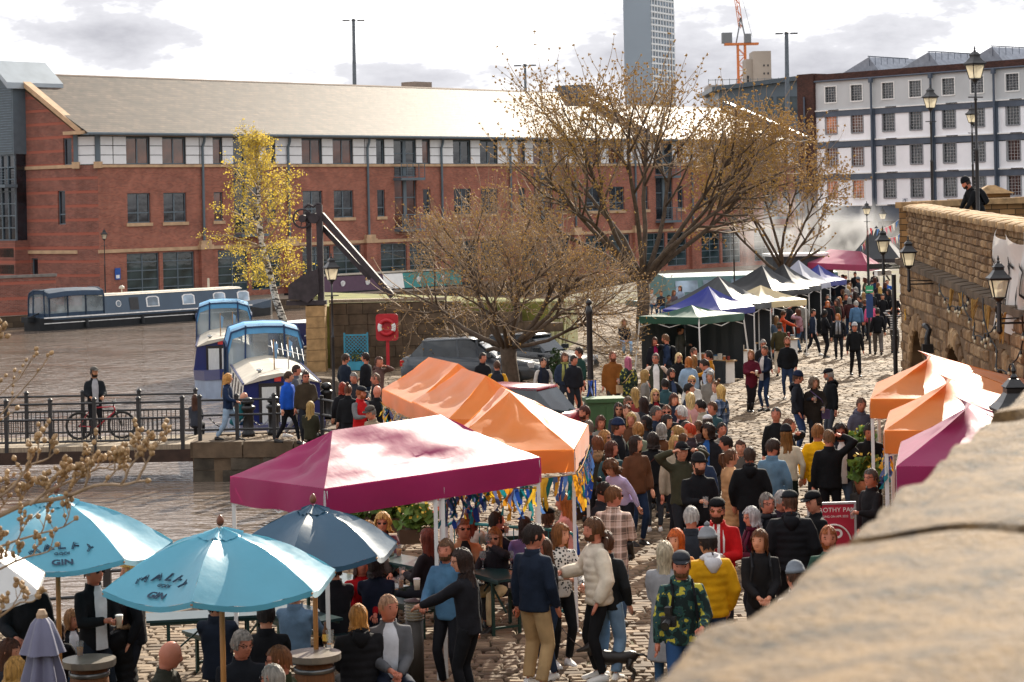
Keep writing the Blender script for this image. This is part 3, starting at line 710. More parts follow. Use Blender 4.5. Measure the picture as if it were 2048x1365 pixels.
def rock(w,h,dep,rnd,e=.02):
 """a rock-faced block, face towards -y, origin at the middle of its back"""
 j=lambda :rnd.uniform(-.012,.012)
 o=[(-w/2,0,-h/2),(w/2,0,-h/2),(w/2,0,h/2),(-w/2,0,h/2)]
 f1=[(x+j(),-dep*.45,z+j()*.6) for x,_,z in o]
 f2=[(x*.72+j()*2,-dep*rnd.uniform(.75,1.25),z*.62+j()) for x,_,z in o]
 return o+f1+f2
RF=[(0,1,5,4),(1,2,6,5),(2,3,7,6),(3,0,4,7),(4,5,9,8),(5,6,10,9),(6,7,11,10),(7,4,8,11),(8,9,10,11)]
rr_=random.Random(9);stones=[]
for c in range(8):
 x=rr_.uniform(0,.3);h=1.24/8
 while x<WL-1:
  w=rr_.uniform(.24,.46)
  stones.append((x+w/2,.22,led_z(x)+.02+(c+.5)*h,w-.018,h-.016,rr_.uniform(.035,.075)));x+=w
for c in range(16):
 x=rr_.uniform(0,.4);h=.245
 while x<WL-1:
  w=rr_.uniform(.3,.7);zc=gr_z(x)+.05+(c+.5)*h;at_=arch_top(x+w/2)
  ok=zc+h/2<led_z(x)-.02 and not any(a-.38<x+w/2+q<cc+.38 and(zc-h/2<gr_z(x)+.95+(1.95*math.sqrt(max(0,1-(max(0,abs(x+w/2+q-(a+cc)/2))/((cc-a)/2+.4))**2)))) for a,cc in ARCH for q in(-w/2,0,w/2))
  if ok:stones.append((x+w/2,0,zc,w-.03,h-.03,rr_.uniform(.02,.07)))
  x+=w
for a,c in ARCH:
 for k in range(15):
  th=math.pi*(k+.5)/15;R=(c-a)/2
  stones.append(((a+c)/2-math.cos(th)*(R+.2),0,gr_z(a)+.95+math.sin(th)*(1.55+.2),.40,.34,.09,th))
stones.sort(key=lambda s_:-s_[0]*0+abs(s_[0]-17))
vis=[s_ for s_ in stones if s_[0]<23.5]
vis.sort(key=lambda s_:-(s_[3]*s_[4])/(58-s_[0])**2)
sel=set(map(id,vis[:300]));V=[];FI=[]
for s_ in stones:
 vs=rock(s_[3],s_[4],s_[5],rr_)
 if len(s_)>6:
  ca,sa=math.cos(s_[6]),math.sin(s_[6]);vs=[(-(x*ca)-z*sa if False else x*ca+z*sa,y,-x*sa+z*ca) for x,y,z in vs]
 if id(s_) in sel:
  me=bpy.data.meshes.new('stone');me.from_pydata(vs,[],RF);me.materials.append(GRIT);link('stone',me,bwall,s_[:3])
 else :
  o=len(V);V+=[(x+s_[0],y+s_[1],z+s_[2]) for x,y,z in vs];FI+=[tuple(i+o for i in f) for f in RF]
me=bpy.data.meshes.new('small_stones');me.from_pydata(V,[],FI);me.materials.append(GRIT);link('small_stones',me,bwall,kind='stuff')
def worn_block(lx,ly,lz,nx,ny,amp,seed,bulge=.0):
 """a dressed block worn uneven: subdivided top and sides"""
 rg=np.random.default_rng(seed);bm=bmesh.new()
 bmesh.ops.create_grid(bm,x_segments=nx,y_segments=ny,size=.5)
 ph=rg.uniform(0,6.28,12);fr_=rg.uniform(2,16,(12,2))
 for v in bm.verts:
  u,w_=v.co.x,v.co.y
  ex=min(.5-abs(u),.5-abs(w_))
  z=sum(math.sin(fr_[q,0]*u*lx*1.6+fr_[q,1]*w_*ly*1.6+ph[q])/(1.5+q*.5) for q in range(12))*amp
  z-=bulge*(2*w_)**2+(.03 if min((.5-abs(u))*lx,(.5-abs(w_))*ly)<.02 else 0)
  wob=1+.02*math.sin(u*17+ph[0])+.015*math.sin(w_*23+ph[1])
  v.co=Vector((u*lx*(1 if abs(u)<.49 else wob*.995),w_*ly*(wob if abs(w_)>.45 else 1),z))
 ed=[e_ for e_ in bm.edges if e_.is_boundary];ex_=bmesh.ops.extrude_edge_only(bm,edges=ed)
 for g in ex_['geom']:
  if isinstance(g,bmesh.types.BMVert):g.co.z=-lz
 bmesh.ops.recalc_face_normals(bm,faces=bm.faces[:])
 me=bpy.data.meshes.new('coping_stone');bm.to_mesh(me);bm.free()
 me.polygons.foreach_set('use_smooth',[True]*len(me.polygons));return me
x=0;k=0
COPM=mat('lichened coping','9a7c56',.9,.45,3,bump=.6,bscale=25)
while x<24:
 L=rr_.uniform(.85,1.25);me=worn_block(L-.03,.82,.17,8,6,.006,100+k,.03);me.materials.append(COPM)
 o=link('coping_stone',me,bwall,(x+L/2,.48,top_z(x)+.0));x+=L;k+=1
x=0
while x<24:
 L=rr_.uniform(.8,1.2);MB().prism([(x+.01,-.14),(x+L-.01,-.14),(x+L-.01,.24),(x+.01,.24)],led_z(x)-.14,lambda p_:led_z(x)+(.0 if p_[1]<0 else .05)).build('ledge_stone',DARKSTONE,bwall);x+=L
rp=[(10.2,58.02),(10.9,59.6),(12.2,61.2),(14.5,63),(18,65)]
b=MB()
for i in range(len(rp)-1):
 (x0,y0),(x1,y1)=rp[i],rp[i+1];zz=5.17+.02*i
 b.prism([(x0,y0),(x0+.3,y0-.55),(x1+.3,y1-.55),(x1,y1)][::-1],-.8,zz-.1)
rw_=thing('wall_return','curving return of the gritstone bridge wall at the street end','wall',(0,0,0));b.build('masonry',brick('gritstone courses','a07a4e','76552f','42331f',.42,.16,'y',bump=1),rw_)
b=MB()
for i in range(len(rp)-1):
 (x0,y0),(x1,y1)=rp[i],rp[i+1];zz=5.17+.02*i
 b.prism([(x0-.08,y0+.1),(x0+.36,y0-.66),(x1+.36,y1-.66),(x1-.08,y1+.1)][::-1],zz-.1,zz+.06)
b.build('coping',COPM,rw_)
op=thing('far_parapet','weathered stone parapet on the other side of the bridge road','wall',(0,0,0))
pts=[P(1828,420,80),P(1870,408,76),P(1925,399,73),P(1985,397,70),P(2100,392,66)]
for i in range(len(pts)-1):
 a,c=pts[i],pts[i+1];MB().prism([(a.x,a.y),(c.x,c.y),(c.x+.1,c.y+.4),(a.x+.1,a.y+.4)],3.6,lambda q:a.z if abs(q[1]-a.y)<.45 else c.z).build('masonry',MATS['gritstone courses'],op)
for q in(3,):
 a=pts[q];MB().prism([(a.x-.5,a.y-.3),(a.x+.5,a.y-.3),(a.x+.5,a.y+.6),(a.x-.5,a.y+.6)],3.6,a.z+.15).build('pier',MATS['gritstone courses'],op)
 b=MB();b.loft([[(a.x+sx*.62,a.y+.15+sy*.55,a.z+.15) for sx,sy in((-1,-1),(1,-1),(1,1),(-1,1))],[(a.x+sx*.1,a.y+.15+sy*.1,a.z+.42) for sx,sy in((-1,-1),(1,-1),(1,1),(-1,1))]]);b.build('pier_cap',COPM,op)
b=MB();b.prism([(7.7,22),(10.7,58),(20,66),(26,66),(20,22)],3.2,3.9);b.build('bridge_road',mat('bridge asphalt',(.06,.06,.06),.9),kind='structure',label='asphalt road carried by the bridge')
NP=thing('near_parapet','rough ochre gritstone parapet coping in the blurred foreground','wall',(0,0,0))
m,nt,p=nodes('ochre gritstone')
ge=nt.nodes.new('ShaderNodeNewGeometry')
n=nt.nodes.new('ShaderNodeTexNoise');n.inputs['Scale'].default_value=48;n.inputs['Detail'].default_value=6;n.inputs['Roughness'].default_value=.7
nt.links.new(ge.outputs['Position'],n.inputs['Vector'])
r=nt.nodes.new('ShaderNodeValToRGB');e=r.color_ramp.elements;e[0].position=.40;e[0].color=(.03,.017,.007,1);e[1].position=.59;e[1].color=(.215,.125,.044,1)
e3=e.new(.47);e3 .color=(.115,.066,.024,1)
n9=nt.nodes.new('ShaderNodeTexNoise');n9 .inputs['Scale'].default_value=9;n9 .inputs['Detail'].default_value=5;nt.links.new(ge.outputs['Position'],n9 .inputs['Vector'])
ma=nt.nodes.new('ShaderNodeMath');ma.operation='MULTIPLY_ADD';ma.inputs[1].default_value=.45;nt.links.new(n9 .outputs[0],ma.inputs[0]);mb_=nt.nodes.new('ShaderNodeMath');mb_.operation='MULTIPLY';mb_.inputs[1].default_value=.55;nt.links.new(n.outputs[0],mb_.inputs[0]);nt.links.new(mb_.outputs[0],ma.inputs[2])
nt.links.new(ma.outputs[0],r.inputs[0]);nt.links.new(r.outputs[0],p.inputs['Base Color']);p.inputs['Roughness'].default_value=.75;p.inputs['Specular IOR Level'].default_value=.3
nv=nt.nodes.new('ShaderNodeTexVoronoi');nv.inputs['Scale'].default_value=60;nt.links.new(ge.outputs['Position'],nv.inputs['Vector'])
bp=nt.nodes.new('ShaderNodeBump');bp.inputs['Strength'].default_value=.9;bp.inputs['Distance'].default_value=.02
b2=nt.nodes.new('ShaderNodeBump');b2 .inputs['Strength'].default_value=.5;b2 .inputs['Distance'].default_value=.012
nt.links.new(n.outputs[0],bp.inputs['Height']);nt.links.new(nv.outputs[0],b2 .inputs['Height']);nt.links.new(bp.outputs[0],b2 .inputs['Normal']);nt.links.new(b2 .outputs[0],p.inputs['Normal'])
OCH=m
hd=math.atan(.359);ux,uy=math.sin(hd),math.cos(hd)
for k,(d0,d1,dz,off_,ra) in enumerate(((.2,1.55,-.01,0,0),(1.556,3.52,-.014,.012,-.018),(3.53,5.3,-.006,.032,.014),(5.31,6.9,.01,.02,0),(6.91,8.4,0,.02,0))):
 mid=(d0+d1)/2;L=(d1-d0)/math.cos(hd)
 me=worn_block(L,.95,.22,120,66,.006,40+k,.045);me.materials.append(OCH)
 ex_,ey_=-.695+.359*mid,mid
 o=link('coping_stone',me,NP,(ex_+uy*.365+off_,ey_-ux*.365,HC-.510+dz));o.rotation_euler=(0,0,math.pi/2-hd+ra)
b=MB();b.prism([(-.62+.359*.2+.1,.2),(-.62+.359*8+.1,8),(7.2,22.5),(8.0,22.3),(-.62+.359*8+.9,7.8),(-.62+.359*.2+.9,-.1)],-.1,HC-.68)
b.build('masonry',MATS['gritstone courses'],NP)
# ================================================================ footbridge over the side channel
IRON=BLACK
zd=zg(55)
fb=thing('footbridge','black iron footbridge with barred railings over the channel','footbridge',(-7.95,54,zd))
MB().box(-16,.0,0,2.3,-.12,0).build('deck',mat('worn deck planks','8d7f6c',.8,.3,3,stretch=(8,.6,1)),fb)
b=MB();b.box(-16,0,-.06,.1,-.42,-.12);b.box(-16,0,2.2,2.36,-.42,-.12);b.build('girder',mat('rusty girder','3a2a22',.8,.4),fb)
def rail_run(parent,y,x0,x1,n,bars,z0=0,h=1.12):
 for i in range(n+1):
  x=x0+(x1-x0)*i/n
  q=MB();q.box(x-.045,x+.045,y-.045,y+.045,z0-.35 if bars else z0,z0+h);q.lathe([(.065,0),(.065,.04),(.03,.08)],(x,y,z0+h),8);q.build('post',IRON,parent)
 for hz in((1.05,.66,.12) if bars else(1.05,.68,.32)):
  q=MB();q.tube([(x0,y,z0+hz),(x1,y,z0+hz)],.03,6);q.build('rail',IRON,parent)
 if bars:
  nb=int(abs(x1-x0)/.115)
  me=MB().box(-.011,.011,-.011,.011,.12,.66).mesh('baluster',IRON)
  for i in range(nb):link('baluster',me,parent,(x0+(x1-x0)*(i+.5)/nb,y,z0))
rail_run(fb,.02,-.25,-8.9,8,True);rail_run(fb,2.28,-.25,-8.9,6,True)
qr=thing('quay_railing','black three bar railing along the stone abutment','railing',(-7.95,54,zd))
rail_run(qr,.2,.15,2.9,3,False);
q=MB()
for hz in(1.05,.68,.32):q.tube([(2.9,.2,hz),(3.4,-.6,hz),(4.1,-2.2,hz)],.03,6)
for a in((3.2,-.25),(4.1,-2.2)):q.bar((a[0],a[1],0),(a[0],a[1],1.15),.09)
q.build('rail',IRON,qr)
q=MB();q.box(-.25,.0,-.12,.0,-1.4,-.45);q.build('gauge_board',WHITEP,fb,(-5.3,-.0,0));
for i in range(9):MB().box(-.22,-.05,-.135,-.122,-1.35+i*.1,-1.31+i*.1).build('gauge_mark',BLACK,fb,(-5.3,0,0))
b=MB();b.prism([(-60,0),(-12.5,0),(-12.5,2.3),(-60,2.3)],-2.2,-.13);b.build('abutment',DARKSTONE,fb)
ch_pts=[]
for k,(x,y) in enumerate(((497,874),(548,871),(654,838))):
 p0=G(x,y);bo=thing('bollard',['stout black mooring bollard beside the abutment railing','second black mooring bollard, nearer the blue boat door','black mooring bollard by the lamp post and boat'][k],'bollard',p0,group='iron mooring bollards')
 MB().lathe([(.17,0),(.17,.1),(.14,.14),(.14,.66),(.19,.7),(.19,.76),(.12,.8)],n=14).build('post',IRON,bo,smooth=True)
 MB().lathe([(.08,0),(.15,.05),(.16,.1),(.11,.17),(.03,.2)],(0,0,.8),14).build('cap',IRON,bo,smooth=True);ch_pts.append(p0+Vector((0,0,.62)))
cn=thing('mooring_chain','sagging chain slung between the mooring bollards','chain',(ch_pts[0]+ch_pts[1])/2-Vector((0,0,.5)))
o0=cn.location
b=MB()
for a,c in((ch_pts[0],ch_pts[1]),(ch_pts[0],Vector((-7.6,54.4,zd+.6)))):
 n_=22
 for i in range(n_):
  f0,f1=i/n_,(i+1)/n_;s=lambda f:a.lerp(c,f)-Vector((0,0,.34*4*f*(1-f)))-o0
  b.tube([s(f0),s(f1)],[(.022,.009),(.022,.009)] if i%2 else [(.009,.022),(.009,.022)],5)
b.build('links',mat('galvanised chain','8b8d90',.45,metal=.6),cn)
nr=thing('near_railing','low black railing along the near quay edge behind the drinkers','railing',(-6.5,29.62,zg(29.5)))
q=MB()
for hz in(.6,.28):q.tube([(-6,0,hz),(.1,-.02,hz),(2.0,.55,hz),(2.9,1.6,hz),(3.45,6.2,hz),(3.5,13,hz)],.024,6)
q.build('rail',IRON,nr)
for x,y in((-5.4,0),(-3.9,0),(-2.2,0),(-.5,0),(.9,.25),(2.2,.75),(3.0,2.4),(3.25,4.4),(3.48,6.6),(3.5,9.5),(3.5,12.5)):
 q=MB();q.box(-.05,.05,-.05,.05,0,.78);q.lathe([(.07,0),(.07,.05),(.02,.08)],(0,0,.78),8);q.build('post',IRON,nr,(x,y,0))
# ================================================================ lamps
LG=None
def lantern_glass():
 m,nt,p=nodes('lantern glass')
 p.inputs['Base Color'].default_value=(.85,.78,.6,1);p.inputs['Roughness'].default_value=.25
 tr=nt.nodes.new('ShaderNodeBsdfTranslucent');tr.inputs[0].default_value=(.9,.82,.62,1)
 t2=nt.nodes.new('ShaderNodeBsdfTransparent');ms=nt.nodes.new('ShaderNodeMixShader');ms.inputs[0].default_value=.5
 m2=nt.nodes.new('ShaderNodeMixShader');m2 .inputs[0].default_value=.35
 o=nt.nodes['Material Output']
 nt.links.new(p.outputs[0],ms.inputs[1]);nt.links.new(tr.outputs[0],ms.inputs[2]);nt.links.new(ms.outputs[0],m2 .inputs[1]);nt.links.new(t2 .outputs[0],m2 .inputs[2]);nt.links.new(m2 .outputs[0],o.inputs[0])
 return m
LG=lantern_glass()
sq=lambda r_,z:[(r_*sx,r_*sy,z) for sx,sy in((-1,-1),(1,-1),(1,1),(-1,1))]
def lantern(parent,z,s=1.):
 """four-sided tapering street lantern, .5 m across the eaves"""
 f=MB()
 for i in range(4):
  a,c=sq(.135*s,z),sq(.225*s,z+.46*s);f.bar(a[i],c[i],.026*s)
  f.bar(a[i],a[(i+1)%4],.03*s);f.bar(c[i],c[(i+1)%4],.035*s)
 f.lathe([(.05*s,-.16*s),(.06*s,-.1*s),(.15*s,-.02*s),(.15*s,0)],(0,0,z),8)
 o=f.build('lantern_frame',IRON,parent)
 g=MB()
 for i in range(4):
  a,c=sq(.13*s,z+.01),sq(.218*s,z+.45*s);j=(i+1)%4;g.add([a[i],a[j],c[j],c[i]],[(0,1,2,3)])
 g.build('lantern_glass',LG,o)
 h=MB();h.loft([sq(.27*s,z+.46*s),sq(.28*s,z+.50*s),sq(.20*s,z+.58*s),sq(.12*s,z+.70*s),sq(.12*s,z+.76*s),sq(.14*s,z+.78*s),sq(.06*s,z+.88*s)])
 h.lathe([(.03*s,.86*s),(.05*s,.91*s),(.02*s,.95*s),(.035*s,.99*s),(.005*s,1.08*s)],(0,0,z),8)
 h.build('lantern_roof',IRON,o)
def street_lamp(loc,H,label,s=.66,rz=.4,group='victorian street lamps'):
 t_=thing('street_lamp',label,'street lamp',loc,rz,group)
 z=H-1.08*s
 q=MB();q.lathe([(.14*s,0),(.14*s,.25),(.10*s,.35),(.10*s,.8),(.065*s,.95),(.06*s,z*.6),(.075*s,z*.6+.03),(.045*s,z*.6+.08),(.04*s,z-.5),(.06*s,z-.48),(.04*s,z-.42),(.035*s,z-.14*s)],n=10)
 q.build('post',IRON,t_,smooth=True)
 q=MB();q.tube([(-.28*s,0,z-.42),(.28*s,0,z-.42)],.016,6);q.build('ladder_bar',IRON,t_)
 lantern(t_,z,s);return t_
def lamp_by_top(x,y,d,zb,label,s=1.):
 s*=.66;t_=P(x,y,d);return street_lamp((t_.x,d,zb),t_.z-zb,label,s)
lamp_by_top(662,506,58,zg(58),'black lamp post with pale lantern beside the old crane')
lamp_by_top(208,456,138,-.6,'slim dark lamp post on the far quay by the brick corner')
lamp_by_top(1949,92,50,3.9,'tall black lamp post on the bridge beside the leaning man',1.05)
lamp_by_top(1860,168,68,3.9,'black lamp post on the bridge behind the curving parapet',1.05)
lamp_by_top(1943,208,88,3.9,'smaller looking lamp post further along the bridge road',1.05)
lamp_by_top(1733,402,128,-.66,'lamp post rising behind the far pink canopy',1.1)
lamp_by_top(1765,414,140,-.66,'lamp post against the dark warehouse undercroft',1.1)
tp_=P(1178,612,50);rpst=thing('ribbon_post','dark iron post with ribbons tied on below the spreading branches','post',(tp_.x,50,zg(50)))
MB().lathe([(.11,0),(.11,.5),(.075,.6),(.065,tp_.z-zg(50)-.2),(.09,tp_.z-zg(50)-.15),(.05,tp_.z-zg(50))],n=10).build('shaft',IRON,rpst,smooth=True);MB().lathe([(.02,0),(.07,.05),(.07,.1),(.01,.16)],(0,0,tp_.z-zg(50)),10).build('finial',IRON,rpst,smooth=True)
lamp_by_top(1466,425,118,-.66,'lamp post half hidden in the budding tree by the market')
def bracket_lamp(x,y,d,arm,label,s=1.):
 s*=.64;t_=P(x,y,d);H=1.9*s
 o=thing('bracket_lamp',label,'wall lamp',(t_.x,d,t_.z-H),0,'wall bracket lamps')
 z=H-1.08*s
 q=MB();q.tube([(0,0,0),(0,0,z-.1*s)],[.065*s,.05*s],8);q.lathe([(.08*s,z*.8),(.08*s,z*.84)],n=8);q.lathe([(.02,-.12*s),(.08*s,-.05*s),(.08*s,.0)],n=8);q.build('stem',IRON,o)
 q=MB();q.bar((0,0,.16*s),(arm,.1,.16*s),.05*s);q.bar((0,0,.28*s),(arm,.1,.28*s),.035*s);q.box(arm-.02,arm+.03,0,.2,.0,.5*s);q.build('bracket',IRON,o)
 lantern(o,z,s)
bracket_lamp(1765,452,57.4,1.1,'bracket lamp at the far corner of the stone wall');bracket_lamp(1816,471,50,1.0,'bracket lamp above the wall arches next to the camera box')
bracket_lamp(1996,511,36,1.0,'bracket lamp in front of the painted white banner',1.0);bracket_lamp(2027,728,18.5,1.0,'bracket lamp roof just beyond the foreground coping',1.0)
# ================================================================ things on the bridge wall
def on_wall(x,off_=0.,zz=0.):return WB+wd.normalized()*x+Vector((-math.sin(wang),math.cos(wang),0))*off_+Vector((0,0,zz))
dp=thing('drainpipe','black drainpipe standing at the far corner of the bridge wall','pipe',on_wall(.25,-.2,zg(58)))
MB().tube([(0,0,0),(0,0,3.7)],.06,10).build('pipe',IRON,dp);MB().lathe([(.08,2),(.08,2.1)],n=10).build('collar',IRON,dp)
dp=thing('drainpipe','swan necked black drainpipe between the two stone arches','pipe',on_wall(8.1,-.18,zg(50)))
MB().tube([(0,0,0),(0,0,2.45),(.05,.0,2.62),(-.0,.1,2.7),(0,.3,2.7)],.065,10).build('pipe',IRON,dp);MB().box(-.12,.12,-.1,.1,2.1,2.3).build('hopper',IRON,dp)
cc=thing('security_camera','white box security camera at the corner of the stone wall','camera',on_wall(-.1,-.45,3.3),.5,scale=.55)
MB().box(-.42,.42,-.13,.13,0,.22).build('housing',WHITEP,cc);MB().box(-.46,.3,-.15,.15,.22,.25).build('sun_shield',WHITEP,cc);MB().bar((.2,0,0),(.55,.2,-.25),.06).build('bracket',GREYM,cc)
o=link('lettering',text_mesh('5',.42,.012,mat('yellow paint','d9a43a',.5)),None,on_wall(2.0,-.09,2.35),rot=(math.pi/2,0,wang),label='yellow house number five on the stone wall',cat='number')
bn=thing('painted_banner','white cloth banner with black brush strokes hung over the parapet','banner',on_wall(20.3,.02,led_z(20)-.5),wang)
CL=mat('white banner cloth',(.78,.77,.74),.8,.05,trans=.25)
vs=[];nx,nz=30,16
def bz(u,w_):return 1.78-w_*1.75+.22*abs(math.sin(u*math.pi*2.2))*(1-w_)*-1+.05*math.sin(u*9)
for i in range(nx+1):
 for j in range(nz+1):
  u,w_=i/nx,j/nz;vs.append((-1.6+u*3.9,-.03-.07*math.sin(u*16+w_*2)-.05*math.sin(w_*7+u*5),bz(u,w_)))
MB().add(vs,[(i*(nz+1)+j,i*(nz+1)+j+1,(i+1)*(nz+1)+j+1,(i+1)*(nz+1)+j) for i in range(nx) for j in range(nz)]).build('cloth',CL,bn,smooth=True)
INK=mat('black banner ink',(.01,.01,.012),.8)
def stroke(pts,w_=.045):
 q=MB();P3=[Vector((-1.6+u*3.9,-.06-.07*math.sin(u*16+v*2)-.05*math.sin(v*7+u*5),bz(u,v))) for u,v in pts]
 for a,c in zip(P3[:-1],P3[1:]):q.bar(a,c,w_,.006,up=(0,1,0))
 q.build('brush_stroke',INK,bn)
for st in([(.03,.45),(.08,.25),(.14,.5),(.1,.75),(.05,.6)],[(.2,.8),(.24,.3),(.3,.65),(.34,.2),(.38,.7)],[(.45,.25),(.45,.75)],[(.42,.3),(.52,.3)],[(.56,.7),(.6,.25),(.66,.55),(.72,.2),(.76,.75)],[(.85,.3),(.92,.4),(.86,.6),(.94,.7)],[(.05,.9),(.2,.86),(.35,.92)]):
 st2=[]
 for a,c in zip(st[:-1],st[1:]):st2+=[(a[0]+(c[0]-a[0])*q/6,a[1]+(c[1]-a[1])*q/6) for q in range(6)]
 stroke(st2+[st[-1]])
BULB=mat('bulb glass',(.6,.52,.36),.15,.05);ROPE=mat('hemp rope','a07c42',.9,.3)
for k,(x0,x1,dz,nm) in enumerate(((11.5,16.5,.15,'festoon string of round bulbs sagging from the wall ledge above the arches'),(15.5,20.5,.5,'festoon string of round bulbs looped low beside the orange stalls'),(18.5,23.5,.9,'festoon string of round bulbs hanging deepest near the near end of the wall'))):
 fs=thing('festoon_lights',nm,'string lights',on_wall((x0+x1)/2,-.25,led_z(18)-.3-dz),wang,'festoon light strings on the bridge wall')
 pts=[((f-.5)*(x1-x0),-.05*math.sin(f*20),(.3+dz*1.0)-4*f*(1-f)*(.25+dz)+.04*math.sin(f*30)) for f in np.linspace(0,1,25)]
 MB().tube(pts,.014,5).build('cable',mat('black cable',(.02,.02,.02),.6),fs)
 for i in range(2,24,2):
  x,y,z=pts[i];o=MB().lathe([(.012,0),(.022,-.03),(.026,-.06)],(x,y,z),8).build('lamp_holder',IRON,fs);MB().lathe([(.015,-.06),(.028,-.085),(.03,-.105),(.02,-.13),(.004,-.14)],(x,y,z),8).build('bulb',BULB,o,smooth=True)
for k in range(5):
 x0=13.2+k*1.9;rp_=thing('rope_coil',['frayed hemp rope looped on the ledge above the second arch','frayed hemp rope loop hanging between two sagging bulb strings','thick tangle of hemp rope on the ledge below the parapet stones','hemp rope tangle hanging below the white banner','hemp rope loop nearest the bracket lamp arm'][k],'rope',on_wall(x0,-.2,led_z(x0)-.55),wang,'rope loops on the ledge')
 q=MB();rg=random.Random(k)
 for j in range(5):q.tube([(rg.uniform(-.3,.3),rg.uniform(-.05,.02),.5-rg.uniform(0,.15)),(rg.uniform(-.25,.25),-.06,rg.uniform(-.1,.3)),(rg.uniform(-.3,.3),rg.uniform(-.05,.02),.45)],.012,5)
 q.build('strand',ROPE,rp_)
# ================================================================ boats
HULLN=mat('slate navy hull','31475c',.35,.12,1,coat=.3);HULLD=mat('tarred hull','15191d',.6,.3)
LINE=mat('white coach line',(.75,.76,.76),.4);CREAM=mat('cream boat paint','d9d2c4',.4,.08,1)
NAVY=mat('navy boat paint','1a2560',.3,.12,1,coat=.3);ROOFP=mat('pale boat roof','b9b1a2',.55,.15,2)
HOODN=mat('navy hood canvas','2a3d52',.75,.15);HOODB=mat('blue hood canvas','5a9ac8',.7,.12,1.5)
CLEAR=glass_dark('hood window','9aa7ad',.08,.55);BGL=glass_dark('boat window','8fa3b5',.1)
nbt=thing('narrowboat','long slate blue narrowboat with dark hood moored below the offices','boat',(-27.2,124.0,WATER),RZO)
L=18.
def hull_ring(x,w,z0,z1):return [(x,-w,z1),(x,-w*.97,z0),(x,w*.97,z0),(x,w,z1)]
b=MB();b.loft([hull_ring(0,.75,-.3,.75),hull_ring(.8,1.03,-.3,.72),hull_ring(L-2.5,1.03,-.3,.72),hull_ring(L-.6,.6,-.3,.95),hull_ring(L,.08,-.2,1.05)])
b.build('hull',HULLD,nbt)
b=MB();b.loft([hull_ring(.02,.76,.42,.77),hull_ring(.8,1.04,.42,.74),hull_ring(L-2.5,1.04,.42,.74),hull_ring(L-.58,.62,.5,.97)]);b.build('hull_band',HULLN,nbt)
b=MB();b.box(.1,L-2.5,-1.07,-1.02,.70,.77);b.box(.1,L-2.6,-1.055,-1.03,.40,.44);b.build('rubbing_strake',LINE,nbt)
b=MB();b.loft([[(x,-1.0,.72),(x,1.0,.72),(x,.82,1.78),(x,.4,1.86),(x,-.4,1.86),(x,-.82,1.78)] for x in(4.2,L-3.2)]);b.build('cabin',HULLN,nbt)
b=MB();b.loft([[(x,-.86,1.78),(x,.86,1.78),(x,.4,1.89),(x,-.4,1.89)] for x in(4.15,L-3.1)]);b.build('cabin_roof',ROOFP,nbt)
b=MB();b.tube([(4.3,-.84,1.86),(L-3.3,-.84,1.86)],.03,5);b.build('handrail',LINE,nbt)
def side_win(x,w,h,z,round_=False):
 ty=lambda zz:-1.0+.18*(zz-.72)/1.06
 if round_:ol=[(x+w*math.cos(a),z+w*math.sin(a)) for a in np.linspace(0,2*math.pi,16,endpoint=False)]
 else :ol=[(x-w/2,z-h/2),(x+w/2,z-h/2),(x+w/2,z+h/2-.1),(x+w*.3,z+h/2),(x-w*.3,z+h/2),(x-w/2,z+h/2-.1)]
 def plate(k,dy):
  q=MB();cx,cz=x,z
  q.add([(cx+(a-cx)*k,ty(cz+(c-cz)*k)-dy,cz+(c-cz)*k) for a,c in ol]+[(cx+(a-cx)*k,ty(cz+(c-cz)*k)+.02,cz+(c-cz)*k) for a,c in ol],[tuple(range(len(ol)))]+[((i+1)%len(ol),i,i+len(ol),(i+1)%len(ol)+len(ol)) for i in range(len(ol))])
  return q
 o=plate(1.0,.03).build('window',LINE,nbt);plate(.82,.035).build('pane',BGL,o)
side_win(5.4,.19,0,1.3,True)
for x in(7.9,10.6,13.0,14.9):side_win(x,.95,.62,1.32)
b=MB();b.add([(6.2,-1.0+.18*.17-.02,.9),(6.85,-.99,.9),(6.85,-.88,1.62),(6.2,-.88,1.62)],[(0,1,2,3)]);b.build('name_panel',BLACK,nbt)
for i,(tx,z) in enumerate((('THE',1.5),('QUAY',1.3),('BOAT',1.1))):
 o=link('name_lettering',text_mesh('~'*3 if True else tx,.2,.003,LINE),nbt,(6.52,-.96+.17*(z-.9)/1.06-.0,z),rot=(math.pi/2-.17,0,0))
